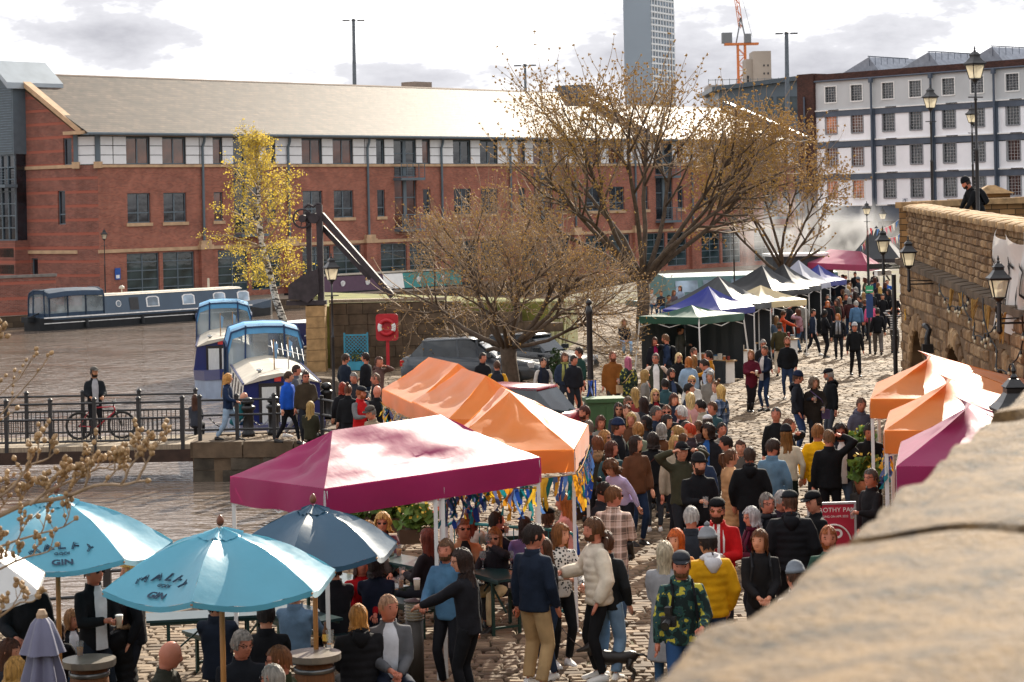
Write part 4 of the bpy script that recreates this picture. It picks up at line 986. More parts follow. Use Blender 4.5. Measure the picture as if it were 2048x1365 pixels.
def hood(parent,x0,x1,w,zb,zt,cm,nseg=6,front=True):
 prof=[(-w,zb),(-w*.98,zb+(zt-zb)*.74),(-w*.88,zt-.16),(-w*.5,zt-.02),(0,zt),(w*.5,zt-.02),(w*.88,zt-.16),(w*.98,zb+(zt-zb)*.74),(w,zb)]
 xs_=np.linspace(x0,x1,4);o=MB();rings=[]
 for i,x in enumerate(xs_):
  k=[-.1,0,0,-.06][i];rings.append([(x,y,z+(k if z>zb+.5 else 0)) for y,z in prof])
 o.m=0
 n=len(prof)
 q=MB();top=MB()
 for i in range(3):
  for j in range(n-1):
   vs_=[rings[i][j],rings[i][j+1],rings[i+1][j+1],rings[i+1][j]]
   (top if 1<=j<=n-3 else q).add(vs_,[(0,1,2,3)])
 for x,ring in((x0-.02,rings[0]),(x1+.02,rings[-1])):
  for j in range(1,n-2):top.add([(x,*ring[j][1:]),(x,*ring[j+1][1:]),(x,ring[j+1][1]*.97,ring[j+1][2]-.2),(x,ring[j][1]*.97,ring[j][2]-.2)],[(0,1,2,3)])
 hd_=top.build('hood_top',cm,parent,smooth=True)
 fr_=MB();pn=MB()
 for i in range(3):
  for j in(0,n-2):
   a,c_,d_,e_=[Vector(v) for v in(rings[i][j],rings[i][j+1],rings[i+1][j+1],rings[i+1][j])]
   lo0,lo1,hi0,hi1=(a,e_,c_,d_) if j==0 else(c_,d_,a,e_)
   for s0,s1 in((lo0,lo1),(lo0,hi0),(lo1,hi1),(hi0,hi1)):fr_.bar(s0,s1,.09,.05)
   fr_.add([lo0,lo1,lo1 .lerp(hi1,.2),lo0 .lerp(hi0,.2)],[(0,1,2,3)]);pn.add([lo0 .lerp(hi0,.2),lo1 .lerp(hi1,.2),hi1,hi0],[(0,1,2,3)])
 for x,ring in((x0,rings[0]),(x1,rings[-1])):
  pts=[Vector(v) for v in ring]
  for j in range(n-1):fr_.bar(pts[j],pts[j+1],.10,.05)
  fr_.bar(pts[0],pts[-1],.12,.05)
  lo=[Vector((x,y,zb)) for y in(-w*.55,w*.55)];hi=[Vector((x,y,zt-.06)) for y in(-w*.5,w*.5)]
  for l_,h_ in zip(lo,hi):fr_.bar(l_,h_,.10,.05)
  pn.add([(x,y,z) for y,z in prof],[tuple(range(n))])
  fr_.add([(x-.01,-w,zb),(x-.01,w,zb),(x-.01,w*.99,zb+.22),(x-.01,-w*.99,zb+.22)],[(0,1,2,3)])
 fr_.build('hood_frame',HOODN if cm is HOODN else mat('navy canvas trim','243b5e',.75),hd_);pn.build('hood_window',CLEAR,hd_)
hood(nbt,.5,4.3,.98,.74,2.35,HOODN)
b=MB();b.tube([(6.6,.3,1.86),(6.6,.3,2.1)],.04,6);b.lathe([(.16,2.1),(.16,2.2),(.05,2.3)],(6.6,.3,0),10);b.build('roof_mushroom',ROOFP,nbt);MB().tube([(13.2,.3,1.86),(13.2,.3,2.45)],.07,8).build('chimney',ROOFP,nbt)
b=MB();b.box(-.5,.1,-.3,.3,.5,.8);b.tube([(-.3,0,.7),(.9,0,1.1)],.04,6);b.build('rudder_gear',HULLD,nbt)
for x in(3,7,11,15):MB().tube([(x,-1.06,.55),(x,-1.13,.1)],.1,8).build('fender',HULLD,nbt)
def cruiser(px,d0,px1,d1,w,label,zcab=1.62,zhood=2.75,full=True):
 a,c=P(px,700,d0),P(px1,700,d1);a.z=c.z=0
 ax=Vector((c.x-a.x,c.y-a.y,0));L_=ax.length;o=thing('cabin_cruiser',label,'boat',(a.x,a.y,WATER),math.atan2(ax.y,ax.x),'blue hooded boats moored bow to the quay')
 q=MB();q.loft([hull_ring(-2.2,.1,-.2,.95),hull_ring(-1.3,w*.6,-.3,.85),hull_ring(-.2,w*.95,-.3,.78),hull_ring(1,w,-.3,.75),hull_ring(L_+2.4,w,-.3,.75)]);q.build('hull',mat('pale blue grey hull','8c99ad',.5,.15,2),o)
 q=MB();q.loft([hull_ring(-2.25,.14,.72,1.08),hull_ring(-1.3,w*.64,.62,.98),hull_ring(-.2,w*1.0,.58,.92),hull_ring(1,w*1.03,.56,.86),hull_ring(L_+2.4,w*1.03,.56,.86)]);q.build('gunwale',NAVY,o)
 q=MB();q.loft([[(x,-w,.86),(x,w,.86),(x,w*.88,zcab),(x,w*.5,zcab+.2),(x,0,zcab+.27),(x,-w*.5,zcab+.2),(x,-w*.88,zcab)] for x in(0,L_)]);q.build('cabin_side',CREAM,o)
 q=MB();pr=[(-w,.86),(w,.86),(w*.88,zcab),(w*.5,zcab+.2),(0,zcab+.27),(-w*.5,zcab+.2),(-w*.88,zcab)]
 q.add([(-.02,y,z) for y,z in pr]+[(.0,y,z) for y,z in pr],[tuple(range(7)),]);q.build('cabin_front',NAVY,o)
 q=MB();q.loft([[(x,w*.93,zcab-.02),(x,w*.5,zcab+.21),(x,0,zcab+.29),(x,-w*.5,zcab+.21),(x,-w*.93,zcab-.02),(x,0,zcab+.2)] for x in(-.1,L_)]);q.build('cabin_roof',ROOFP,o)
 q=MB()
 for s1 in(-1,1):q.bar((-.1,s1*w*.9,zcab+.02),(L_,s1*w*.9,zcab+.02),.05)
 q.build('grab_rail',NAVY,o)
 dr=MB().box(-.07,-.025,-.42,.62,.7,zcab+.02).build('door',mat('dark door frame','2a2422',.6),o)
 for y0,y1 in((-.34,.06),(.16,.54)):MB().box(-.09,-.075,y0,y1,.82,zcab-.08).build('curtained_pane',mat('white net curtain',(.62,.62,.58),.7,.15,12,stretch=(1,6,.3)),dr)
 MB().box(-.08,-.03,.02,.2,zcab+.06,zcab+.2).build('licence_card',mat('licence red','c3342f',.5),o)
 for s1 in(-1,1):
  for k in range(4):
   x=.6+k*(L_-1)/4
   if s1==1 or True:
    q=MB();z0,z1=1.0,zcab-.1;y0,y1=s1*(w*.985+.012),s1*(w*.90+.012);q.add([(x,y0,z0),(x+.55,y0,z0),(x+.55,y1,z1),(x,y1,z1)],[(0,1,2,3)]);q.build('side_window',glass_dark('shaded boat window','3a4450'),o)
 hood(o,L_-.1,L_+2.3,w*1.0,.9,zhood,HOODB)
 for c_ in((1.2,w*.45,zcab+.2),(1.0,-w*.55,zcab+.17)):MB().lathe([(.05,0),(.05,.05),(.09,.07),(.09,.12)],c_,8).build('roof_vent',mat('chrome','b0b4b8',.2,metal=.9),o,smooth=True)
 for k,y in enumerate((-.1,.35)):
  q=MB();q.tube([(1.4+k*.8,-y,zcab+.2),(1.5+k*.8,-y,zcab+1.1)],.018,5);q.build('flag_pole',mat('varnished pole','8a6a44',.6),o)
  q=MB();q.add([(1.48+k*.8,-y,zcab+1.05),(1.46+k*.8,-y-.12,zcab+.95),(1.44+k*.8,-y-.07,zcab+.55),(1.44+k*.8,-y,zcab+.6)],[(0,1,2,3)]);q.build('flag',mat('faded blue flag','6f93b4',.8),o)
 if full:
  q=MB();q.tube([(1.6,-.3,zcab+.2),(1.6,-.3,zcab+.8)],.02,5);q.tube([(1.6,-.75,zcab+.62),(1.6,.25,zcab+.92)],.012,4)
  for k in range(7):q.tube([(1.25,-.7+k*.14,zcab+.5+k*.045),(1.95,-.7+k*.14,zcab+.78+k*.045)],.008,4)
  q.build('aerial',mat('aluminium','c9cbcc',.35,metal=.7),o)
 q=MB();q.tube([(-2.2,0,1.05),(-2.4,.05,.6),(-2.3,.1,.1)],.02,5);q.build('mooring_rope',ROPE,o)
 return o
cruiser(562,59.2,530,66.5,1.15,'nearer blue boat with curtained doors and cream roof by the abutment',1.95,3.2)
cruiser(447,79,449,86,1.08,'further blue boat with cream sides out on the water',1.75,3.1,False)
bb=P(612,640,100);bg=thing('blue_barge','dark blue barge stern with white lettered plate behind the crane plinth','boat',(bb.x,100,WATER),.95)
b=MB();b.loft([hull_ring(-1.6,.9,-.2,1.5),hull_ring(0,1.1,-.3,1.4),hull_ring(9,1.1,-.3,1.3)]);b.build('hull',NAVY,bg)
MB().box(-1.66,-1.6,-.4,.1,.75,.95).build('name_plate',WHITEP,bg);b=MB();b.box(-1.4,8,-1.13,-1.1,.9,.95);b.box(-1.5,8,-.9,.9,1.4,1.5);b.build('trim',LINE,bg)
pb_=P(780,590,140);pv=thing('purple_narrowboat','maroon and teal narrowboat moored behind the spreading tree','boat',(-15.2,150,WATER),.84)
b=MB();b.loft([hull_ring(0,.7,-.3,.8),hull_ring(1.5,1.03,-.3,.75),hull_ring(17,1.03,-.3,.75),hull_ring(19,.2,-.2,1)]);b.build('hull',HULLD,pv)
cabr=lambda x0,x1:MB().loft([[(x,-1.0,.74),(x,1.0,.74),(x,.82,1.8),(x,0,1.88),(x,-.82,1.8)] for x in(x0,x1)])
cabr(2.2,8).build('cabin',mat('plum boat paint','4a2a42',.4,.1),pv);cabr(8.02,10).build('cabin_panel',WHITEP,pv);cabr(10.02,16).build('teal_cabin',mat('teal boat paint','2c7d7a',.4,.2,3),pv)
b=MB();b.box(2,16.2,-.85,.85,1.86,1.93);b.build('cabin_roof',ROOFP,pv)
for x in(4,6.4,11.5,14):MB().tube([(x,-.98,1.3),(x,-.90,1.32)],.2,12).build('porthole',LINE,pv)
tb=P(1470,560,128);tv=thing('teal_trip_boat','pale teal trip boat with wide windows behind the market tents','boat',(tb.x-6,126,WATER),.35)
b=MB();b.loft([hull_ring(0,1.2,-.3,.9),hull_ring(1.5,1.6,-.3,.8),hull_ring(14,1.6,-.3,.8),hull_ring(16,.3,-.2,1.1)]);b.build('hull',mat('teal hull','2e5b5c',.5,.1),tv)
b=MB();b.loft([[(x,-1.5,.8),(x,1.5,.8),(x,1.2,2.2),(x,0,2.4),(x,-1.2,2.2)] for x in(1.5,12.5)]);b.build('saloon',mat('pale teal paint','5d7f80',.4,.1),tv)
for k in range(6):q=MB();q.add([(2+k*1.75,-1.42,1.35),(3.4+k*1.75,-1.42,1.35),(3.4+k*1.75,-1.3,2.0),(2+k*1.75,-1.3,2.0)],[(0,1,2,3)]);q.build('saloon_window',BGL,tv)
# ================================================================ old crane, its plinth and the stone wall
pc_=G(634,745);D=pc_.y;z0=zg(D);sc_=D/F
TOPZ=P(640,612,D).z
pl_=thing('stone_plinth','sunlit sandstone block pier carrying the old hand crane','plinth',(pc_.x,D,z0))
hgt=TOPZ-z0
for k in range(6):
 h0,h1=hgt*k/6,hgt*(k+1)/6;e_=.01*(k%2);MB().box(-.36-e_,.32+e_,0,.9,h0+.008,h1-.008).build('stone',mat('ochre sandstone','a5845a',.85,.3,4,bump=.4),pl_)
sw=thing('quayside_wall','dark sooty block stone wall behind the red lifebuoy board','wall',(pc_.x+.36,D+1.5,z0))
rr2=random.Random(4)
prof_t=lambda x:hgt+.02 if x<4.2 else hgt+.02-.35*((x-4.2)/2)**1.3
for c in range(6):
 x=0;h=hgt/6
 while x<8.2:
  w=rr2 .uniform(.55,.95);z1=h*(c+1)
  if z1<prof_t(x+w/2)+.1:MB().box(x+.008,x+w-.008,rr2 .uniform(-.02,.02),.6,h*c+.006,min(z1-.006,prof_t(x+w/2))).build('stone',DARKSTONE,sw)
  x+=w
for k in range(7):
 x0,x1=k*.62,k*.62+.6;MB().box(x0,x1,-.05,.66,hgt+.03,hgt+.14).build('coping_stone',mat('grey coping stone','8a7c69',.85,.3),sw)
b=MB();b.prism([(pc_.x+.2,D+2.05),(pc_.x+8.5,D+2.05),(pc_.x+10,D+16),(pc_.x-1.5,D+16)],z0-.2,lambda p_:TOPZ-.12 if p_[0]<2 else TOPZ-.7)
b.build('grass_bank',mat('rough grass bank','6b6a30',.95,.4,1.5,bump=.8,bscale=8),kind='structure',label='rough grass bank behind the stone wall')
oc=thing('hand_crane','old black cast iron hand crane with spoked wheel on the plinth','crane',(pc_.x,D+.3,TOPZ))
IR=mat('weathered dark iron',(.035,.026,.03),.6,.35,5)
ct=P(634,412,D).z-TOPZ;K=D/F
X=lambda px:(px-634)*K
Zp=lambda py:P(634,py,D).z-TOPZ
b=MB();b.box(X(617),X(627),-.1,.1,.1,Zp(425));b.build('side_frame',IR,oc)
b=MB();b.box(X(638),X(650),-.16,.16,.0,Zp(410));b.build('mast',IR,oc)
b=MB();b.bar((X(575),0,Zp(606)),(X(655),0,Zp(606)),.5,.16);b.build('base_beam',IR,oc)
wl=MB();wc=(X(611),-.25,Zp(437));R=18.5*K
wl.tube([(wc[0]+R*math.cos(a),wc[1],wc[2]+R*math.sin(a)) for a in np.linspace(0,2*math.pi,25)],.035,6,cap=False);o=wl.build('hand_wheel',IR,oc)
for q in range(6):a=q*math.pi/3+.3;MB().bar(wc,(wc[0]+R*math.cos(a),wc[1],wc[2]+R*math.sin(a)),.035).build('spoke',IR,o)
b=MB();b.tube([(wc[0],-.35,wc[2]),(wc[0],.35,wc[2])],.14,12);b.tube([(X(633),-.3,Zp(437)),(X(633),.3,Zp(437))],.19,14);b.build('winding_drum',IR,oc)
b=MB();b.tube([(X(614),0,Zp(415)),(X(622),0,Zp(409)),(X(632),0,Zp(414)),(X(640),0,Zp(408)),(X(648),0,Zp(409))],.05,6);b.build('cross_head',IR,oc)
b=MB();b.bar((X(648),-.05,Zp(430)),(X(790),-.9,Zp(595)),.14,.22);b.build('jib',IR,oc)
b=MB();b.bar((X(648),.2,Zp(455)),(X(745),-.3,Zp(560)),.1,.18);b.build('jib_brace',IR,oc)
b=MB();b.extr([(X(x_),Zp(y_)) for x_,y_ in((580,598),(580,570),(606,552),(640,537),(642,585),(618,606),(604,600))],-.35,.35);b.build('counterweight',IR,oc)
b=MB();b.box(X(600),X(645),.1,.4,Zp(612),Zp(603));b.build('platform',IR,oc)
p0=G(776,742);lb=thing('lifebuoy_board','red rounded lifebuoy board with white ring marks on a post','lifebuoy',p0,-.1)
RED=mat('lifebuoy red','b3202a',.45,.12);k=p0 .y/F
zc_=(742-655)*k;hw,hh=22.5*k,27*k
ol=[]
for cx,cz,a0 in((1,1,0),(-1,1,90),(-1,-1,180),(1,-1,270)):
 for q in range(6):a=math.radians(a0+q*18);ol.append((cx*(hw-.13)+.13*math.cos(a),zc_+cz*(hh-.13)+.13*math.sin(a)))
MB().extr(ol,-.03,.03).build('board',RED,lb)
b=MB();b.tube([(.26*math.cos(a),-.09,zc_+.26*math.sin(a)) for a in np.linspace(0,2*math.pi,25)],.075,8,cap=False);ob=b.build('ring',RED,lb,smooth=True)
for a0 in(0,math.pi):MB().tube([(.26*math.cos(a),-.09,zc_+.26*math.sin(a)) for a in np.linspace(a0-.5,a0+.5,8)],.079,8).build('white_band',WHITEP,ob,smooth=True)
MB().box(-.06,.06,.03,.1,0,zc_).build('post',RED,lb)
p0=G(713,741);k=p0 .y/F;tp=thing('trellis_planter','turquoise lattice trellis planter against the dark stone wall','planter',p0)
TEAL=mat('turquoise paint','3f93ad',.5,.12);wx_,hz=23*k,72*k
for x in(-wx_,wx_):MB().box(x-.03,x+.03,-.03,.03,0,hz+.06).build('post',TEAL,tp)
MB().box(-wx_,wx_,-.025,.025,hz-.06,hz).build('top_rail',TEAL,tp)
for q in range(-7,8):
 for s1 in(-1,1):
  pts=[]
  for f in np.linspace(-1,1,41):
   x,z=q*.13+s1*f*1.2,.35+(hz-.35)/2+f*1.2
   if abs(x)<=wx_ and .33<=z<=hz-.03:pts.append((x,z))
  if len(pts)>1:MB().bar((pts[0][0],.01*s1,pts[0][1]),(pts[-1][0],.01*s1,pts[-1][1]),.03,.012,up=(0,1,0)).build('lattice_slat',TEAL,tp)
MB().box(-wx_-.03,wx_+.03,-.3,.12,.02,.33).build('trough',TEAL,tp)
LEAFD=mat('dark evergreen leaf',(.035,.07,.02),.6,.4,6);LEAFY=mat('yellow flower',(.65,.48,.06),.6)
def leaf_blob(c,r,n,seed,lo=.04,hi=.09):
 rg=random.Random(seed);q=MB()
 for _ in range(n):
  v=Vector((rg.gauss(0,1),rg.gauss(0,1),rg.gauss(0,1))).normalized()*(rg.random()**.4);pt=Vector((c[0]+v.x*r[0],c[1]+v.y*r[1],c[2]+v.z*r[2]))
  a=Vector((rg.uniform(-1,1),rg.uniform(-1,1),rg.uniform(-.3,1))).normalized();s1=rg.uniform(lo,hi);u=a.orthogonal().normalized()*s1*.45;w_=a*s1
  q.add([pt,pt+u+w_*.5,pt+w_,pt-u+w_*.5],[(0,1,2,3)])
 return q
leaf_blob((0,-.1,.5),(.28,.12,.25),90,1).build('shrub',LEAFD,tp,kind='stuff');leaf_blob((.15,-.12,.45),(.3,.1,.1),18,2).build('flowers',LEAFY,tp,kind='stuff')
# ================================================================ cars
def car(loc,rz,col,label,L=4.4,Wd=1.82,Hh=1.5,suv=False):
 o=thing('parked_car',label,'car',loc,rz,'cars parked under the tree')
 pm=mat('car paint '+col,col,.25,.05,coat=.4,spec=.5)
 hs=Hh*.62
 sx=[-L/2,-L/2+.08,-L/2+.5,-L/2+1.1,0,L/2-1.2,L/2-.35,L/2]
 tw=[.72,.84,.9,.91,.91,.91,.86,.66];th=[.55*hs+.25,hs,hs+.03,hs+.04,hs,hs-.06,hs-.2,.45*hs+.2];tb=[.32,.24,.2,.18,.18,.18,.2,.3]
 rings=[[(x,-w*Wd/1.82,zb+.12),(x,-w*Wd/1.82*.92,zb),(x,w*Wd/1.82*.92,zb),(x,w*Wd/1.82,zb+.12),(x,w*Wd/1.82*1.0,zt*.72),(x,w*Wd/1.82*.9,zt),(x,-w*Wd/1.82*.9,zt),(x,-w*Wd/1.82*1.0,zt*.72)] for x,w,zt,zb in zip(sx,tw,th,tb)]
 MB().loft(rings).build('body',pm,o,smooth=True)
 gx=[-L/2+.25,-L/2+.75,.2,L/2-1.35];gz=[hs,Hh-.05,Hh-.02,hs-.03]
 q=MB();q.loft([[(x,-.80*Wd/1.82,hs-.05),(x,.80*Wd/1.82,hs-.05),(x,.62*Wd/1.82,max(z,hs)),(x,-.62*Wd/1.82,max(z,hs))] for x,z in zip(gx,gz)]);q.build('glasshouse',glass_dark('car glass','2a3238',.05),o)
 q=MB();q.loft([[(x,-.64*Wd/1.82,z-.02),(x,.64*Wd/1.82,z-.02),(x,.5*Wd/1.82,z+.03),(x,-.5*Wd/1.82,z+.03)] for x,z in((-L/2+.7,Hh-.06),(-.2,Hh-.01),(.35,Hh-.05))]);q.build('roof',pm,o,smooth=True)
 for x in(-.35,.3-.0):
  for s1 in(-1,1):MB().bar((x,s1*.79*Wd/1.82,hs-.02),(x-.05,s1*.625*Wd/1.82,Hh-.04),.07,.04).build('pillar',pm,o)
 for x in(-L/2+.78,L/2-.85):
  for s1 in(-1,1):
   y=s1*(Wd/2-.1);w_=MB().tube([(x,y-.1,.33),(x,y+.1,.33)],.33,18).build('tyre',mat('rubber',(.015,.015,.015),.8),o)
   MB().tube([(x,y-.105,.33),(x,y+.105,.33)],.21,10).build('rim',mat('alloy','8e9296',.3,metal=.8),w_)
 for s1 in(-1,1):
  MB().box(-L/2-.01,-L/2+.12,s1*.66-.16,s1*.66+.16,hs*.72,hs*.92).build('tail_light',mat('tail lamp red','b01018',.3),o);MB().box(L/2-.34,L/2-.12,s1*.62-.18,s1*.62+.18,hs*.62,hs*.78).build('headlight',mat('headlamp','d0d4d8',.15),o)
 MB().box(-L/2-.02,-L/2,-.26,.26,.5,.62).build('number_plate',mat('plate yellow','d7b73c',.5),o);MB().box(L/2+.0,L/2+.02,-.26,.26,.4,.52).build('number_plate',WHITEP,o)
 for s1 in(-1,1):MB().box(.55,.75,s1*.95-.09,s1*.95+.09,hs,hs+.15).build('wing_mirror',pm,o)
 return o
c=PH(945,770,0);car((c.x,c.y,zg(c.y)),-.12,'444b53','silver grey car parked under the spreading bare tree',4.5,1.85,1.55)
c=PH(1105,775,1.55);car((c.x-1.45,c.y+.6,zg(c.y)),math.radians(158),'8a1a30','maroon hatchback with roof rails behind the orange stalls',4.3,1.8,1.6)
c=PH(1048,768,0);car((c.x+.4,c.y+3.2,zg(c.y)),-.55,'23272b','black car showing its front grille behind the tree trunk',4.3,1.8,1.45)
c=PH(1207,797,1.25);gb=thing('utility_cabinet','dark green metal utility cabinet beside the ribboned post','cabinet',(c.x,c.y,zg(c.y)),.1)
GRN=mat('cabinet green','3c5a37',.6,.15);MB().box(-.4,.4,-.3,.3,0,1.18).build('body',GRN,gb);MB().box(-.45,.45,-.35,.35,1.18,1.27).build('lid',GRN,gb)
for x in(-.2,.2):MB().box(x-.18,x+.18,-.315,-.3,.1,1.1).build('door',GRN,gb)
# ================================================================ trees
BARK=mat('brown grey bark',(.085,.06,.042),.9,.35,6,bump=.6,bscale=30)
TWIG=mat('pale brown twig',(.30,.215,.14),.8,.25,10)
BUD=mat('golden bud',(.52,.33,.09),.6,.35,20,trans=.35);BUDP=mat('tan bud',(.40,.26,.13),.6,.3,20,trans=.2)
class Tree:
 def __init__(s,seed):s.r=random.Random(seed);s.trunk=MB();s.twigs=MB();s.budpts=[]
 def rv(s):return Vector((s.r.gauss(0,1),s.r.gauss(0,1),s.r.gauss(0,1)))
 def limb(s,p,d,L,r,lvl,cfg,inside,wide=True):
  nseg,wob,trop,kids,ratio,ang,rr=cfg[lvl];last=lvl==len(cfg)-1
  pts=[p.copy()];rad=[r];dirs=[d.copy()]
  for i in range(nseg):
   d=(d+s.rv()*wob+Vector((0,0,trop))).normalized();p=p+d*L/nseg
   pts.append(p.copy());rad.append(r*(1-(1-rr)*(i+1)/nseg));dirs.append(d.copy())
   if not inside(p) and i>=1:break
  (s.trunk if lvl<2 else s.twigs).tube(pts,rad,7 if lvl==0 else 5 if lvl<2 else 3,cap=lvl<2)
  if last:
   for q in range(s.nb):s.budpts.append((pts[-1 if q==0 else s.r.randrange(1,len(pts))]+s.rv()*.012,d))
   return
  k=kids if isinstance(kids,int) else s.r.randint(*kids)
  for j in range(k):
   t=.25+.75*(j+s.r.random())/k if lvl else .55+.45*(j+s.r.random())/k
   i=min(len(pts)-2,int(t*(len(pts)-1)));f=t*(len(pts)-1)-i;f=min(max(f,0),1)
   q=pts[i].lerp(pts[i+1],f);a=math.radians(s.r.uniform(*ang));ax=dirs[i].orthogonal().normalized()
   ax.rotate(Matrix.Rotation(2.4*j+s.r.uniform(-.5,.5),3,dirs[i]));nd=dirs[i].copy();nd.rotate(Matrix.Rotation(a,3,ax))
   if not inside(q):continue
   s.limb(q,nd,L*s.r.uniform(*ratio),max(rad[i]*.62,.004),lvl+1,cfg,inside)
  if lvl:s.limb(pts[-1],d,L*s.r.uniform(*ratio),max(rad[-1]*.9,.004),lvl+1,cfg,inside)
 def buds(s,size,star=1):
  q=MB();r=s.r
  for p,d in s.budpts:
   for _ in range(star):
    a=(d*.8+s.rv()*.5).normalized();w=size*r.uniform(.6,1.3);x=a.orthogonal().normalized()*w*.34;y=a.cross(x)
    q.add([p,p+a*w*.5+x,p+a*w*.5-x*.5+y*.87,p+a*w*.5-x*.5-y*.87,p+a*w],[(0,2,1),(0,3,2),(0,1,3),(4,1,2),(4,2,3),(4,3,1)])
  return q
def ell(c,r):
 c=Vector(c)
 def f(p):
  q=p-c;a=math.atan2(q.z,q.x);k=1+.13*math.sin(3*a+c.z)+.10*math.sin(5*a+1.3)+.07*math.sin(9*a+q.y)
  return(q.x/r[0])**2+(q.y/r[1])**2+(q.z/r[2])**2<k*k
 return f
def add_tree(base,label,t,budsize,star,budmat,name='bare_tree',bark=None,cat='tree'):
 o=thing(name,label,cat,base,group=None)
 t.trunk.build('trunk',bark or BARK,o,smooth=True);t.twigs.build('crown',TWIG,o,smooth=True);t.buds(budsize,star).build('buds',budmat,o,kind='stuff')
 return o
bs=G(1021,778);D=bs.y
t=Tree(21);t.nb=3
ins=ell((-.55,0,2.75),(4.75,3.6,2.95))
t.trunk.tube([(0,0,-.1),(.02,0,.4),(-.03,.02,.9),(-.05,0,1.35)],[.34,.27,.25,.27],10)
cfg=[(4,.10,.015,(6,7),(.5,.72),(22,52),.5),(4,.14,.04,(6,8),(.5,.75),(22,55),.45),(4,.16,.06,(5,7),(.45,.7),(20,52),.5),(3,.16,.09,0,(.5,.7),(20,45),.4)]
for k in range(13):
 a=k*2*math.pi/13+.25*t.r.random();el=math.radians(t.r.choice((8,20,32,46,62)))
 t.limb(Vector((-.05+.1*math.cos(a),.1*math.sin(a),1.15+.2*t.r.random())),Vector((math.cos(a)*math.cos(el),math.sin(a)*math.cos(el)*.8,math.sin(el))).normalized(),3.2*t.r.uniform(.85,1.15),t.r.uniform(.075,.11),0,cfg,ins)
add_tree(bs,'low wide spreading bare tree with fat buds beside the parked cars',t,.06,1,BUD)
bs=PZ(1288,678,-.66)
t=Tree(5);t.nb=7
ins=ell((-.3,0,7.0),(5.7,4.5,4.9))
t.trunk.tube([(0,0,-.1),(-.05,0,.8),(.03,0,1.8),(0,0,2.6)],[.36,.29,.27,.29],10)
cfg=[(6,.08,.03,(6,8),(.48,.65),(24,52),.45),(5,.12,.05,(5,6),(.45,.65),(22,48),.45),(4,.13,.05,(6,8),(.42,.66),(22,52),.45),(3,.15,.05,0,(.4,.6),(20,45),.4)]
for a,el,L in((2.9,30,6.0),(3.3,58,7.3),(.2,34,6),(-.3,56,7.2),(1.6,70,7.6),(4.6,68,7.4),(5.5,44,6.4),(2.2,46,6.4),(.9,50,6.5),(3.9,42,5.8),(3.1,44,6.4),(0,46,6.4)):
 el=math.radians(el);t.limb(Vector((0,0,2.2+.4*t.r.random())),Vector((math.cos(a)*math.cos(el),math.sin(a)*math.cos(el)*.8,math.sin(el))),L,.13,0,cfg,ins)
add_tree(bs,'tall budding tree with a dark trunk rising behind the market tents',t,.085,2,BUD)
p0=P(1566,540,112);bs=Vector((p0 .x,112,-.66))
t=Tree(8);t.nb=8
ins=ell((-1.1,0,5.9),(3.9,3.2,4.7))
t.trunk.tube([(-.35,0,-.1),(-.2,0,1.2),(-.1,0,2.6)],[.2,.16,.14],8);t.trunk.tube([(.1,0,-.1),(.1,.1,1.2),(.2,0,2.6)],[.18,.15,.13],8)
cfg2=[(5,.08,.04,(5,6),(.5,.7),(22,48),.45)]+cfg[1:]
for a,el,L in((3.0,30,4.2),(2.7,62,5.2),(.3,55,4.6),(-.2,30,3.6),(1.6,70,5.4),(4.5,60,5),(3.6,48,4.8),(5.3,45,4)):
 el=math.radians(el);t.limb(Vector((.0,0,2.0+.6*t.r.random())),Vector((math.cos(a)*math.cos(el),math.sin(a)*math.cos(el)*.8,math.sin(el))),L,.085,0,cfg2,ins)
add_tree(bs,'slender twin stemmed budding tree near the far pink canopy',t,.085,2,BUD)
m,nt,p=nodes('birch bark')
tcn=nt.nodes.new('ShaderNodeTexCoord');mpn=nt.nodes.new('ShaderNodeMapping');mpn.inputs['Scale'].default_value=(3,3,9);n=nt.nodes.new('ShaderNodeTexNoise');n.inputs['Scale'].default_value=1.5;n.inputs['Detail'].default_value=5
nt.links.new(tcn.outputs['Object'],mpn.inputs[0]);nt.links.new(mpn.outputs[0],n.inputs['Vector'])
r=nt.nodes.new('ShaderNodeValToRGB');r.color_ramp.elements[0].position=.44;r.color_ramp.elements[0].color=(.05,.04,.035,1);r.color_ramp.elements[1].position=.52;r.color_ramp.elements[1].color=(.62,.57,.50,1)
nt.links.new(n.outputs[0],r.inputs[0]);nt.links.new(r.outputs[0],p.inputs['Base Color']);p.inputs['Roughness'].default_value=.8
BIRCH=m
LEAFM=mat('young yellow leaf',(.58,.44,.07),.55,.3,3,trans=.5)
p0=P(568,640,88);bs=Vector((p0 .x+.1,88,zg(88)))
px=lambda x,y:P(x,y,88)-bs
t=Tree(13);t.nb=0
tr=[Vector((0,0,-.05))]+[px(*q) for q in((566,640),(552,600),(540,550),(524,490),(516,430),(518,370),(514,310),(511,275))]
t.trunk.tube(tr,[.19,.16,.14,.13,.115,.095,.07,.04,.015],9)
cb=MB();lf=MB();rb=random.Random(2)
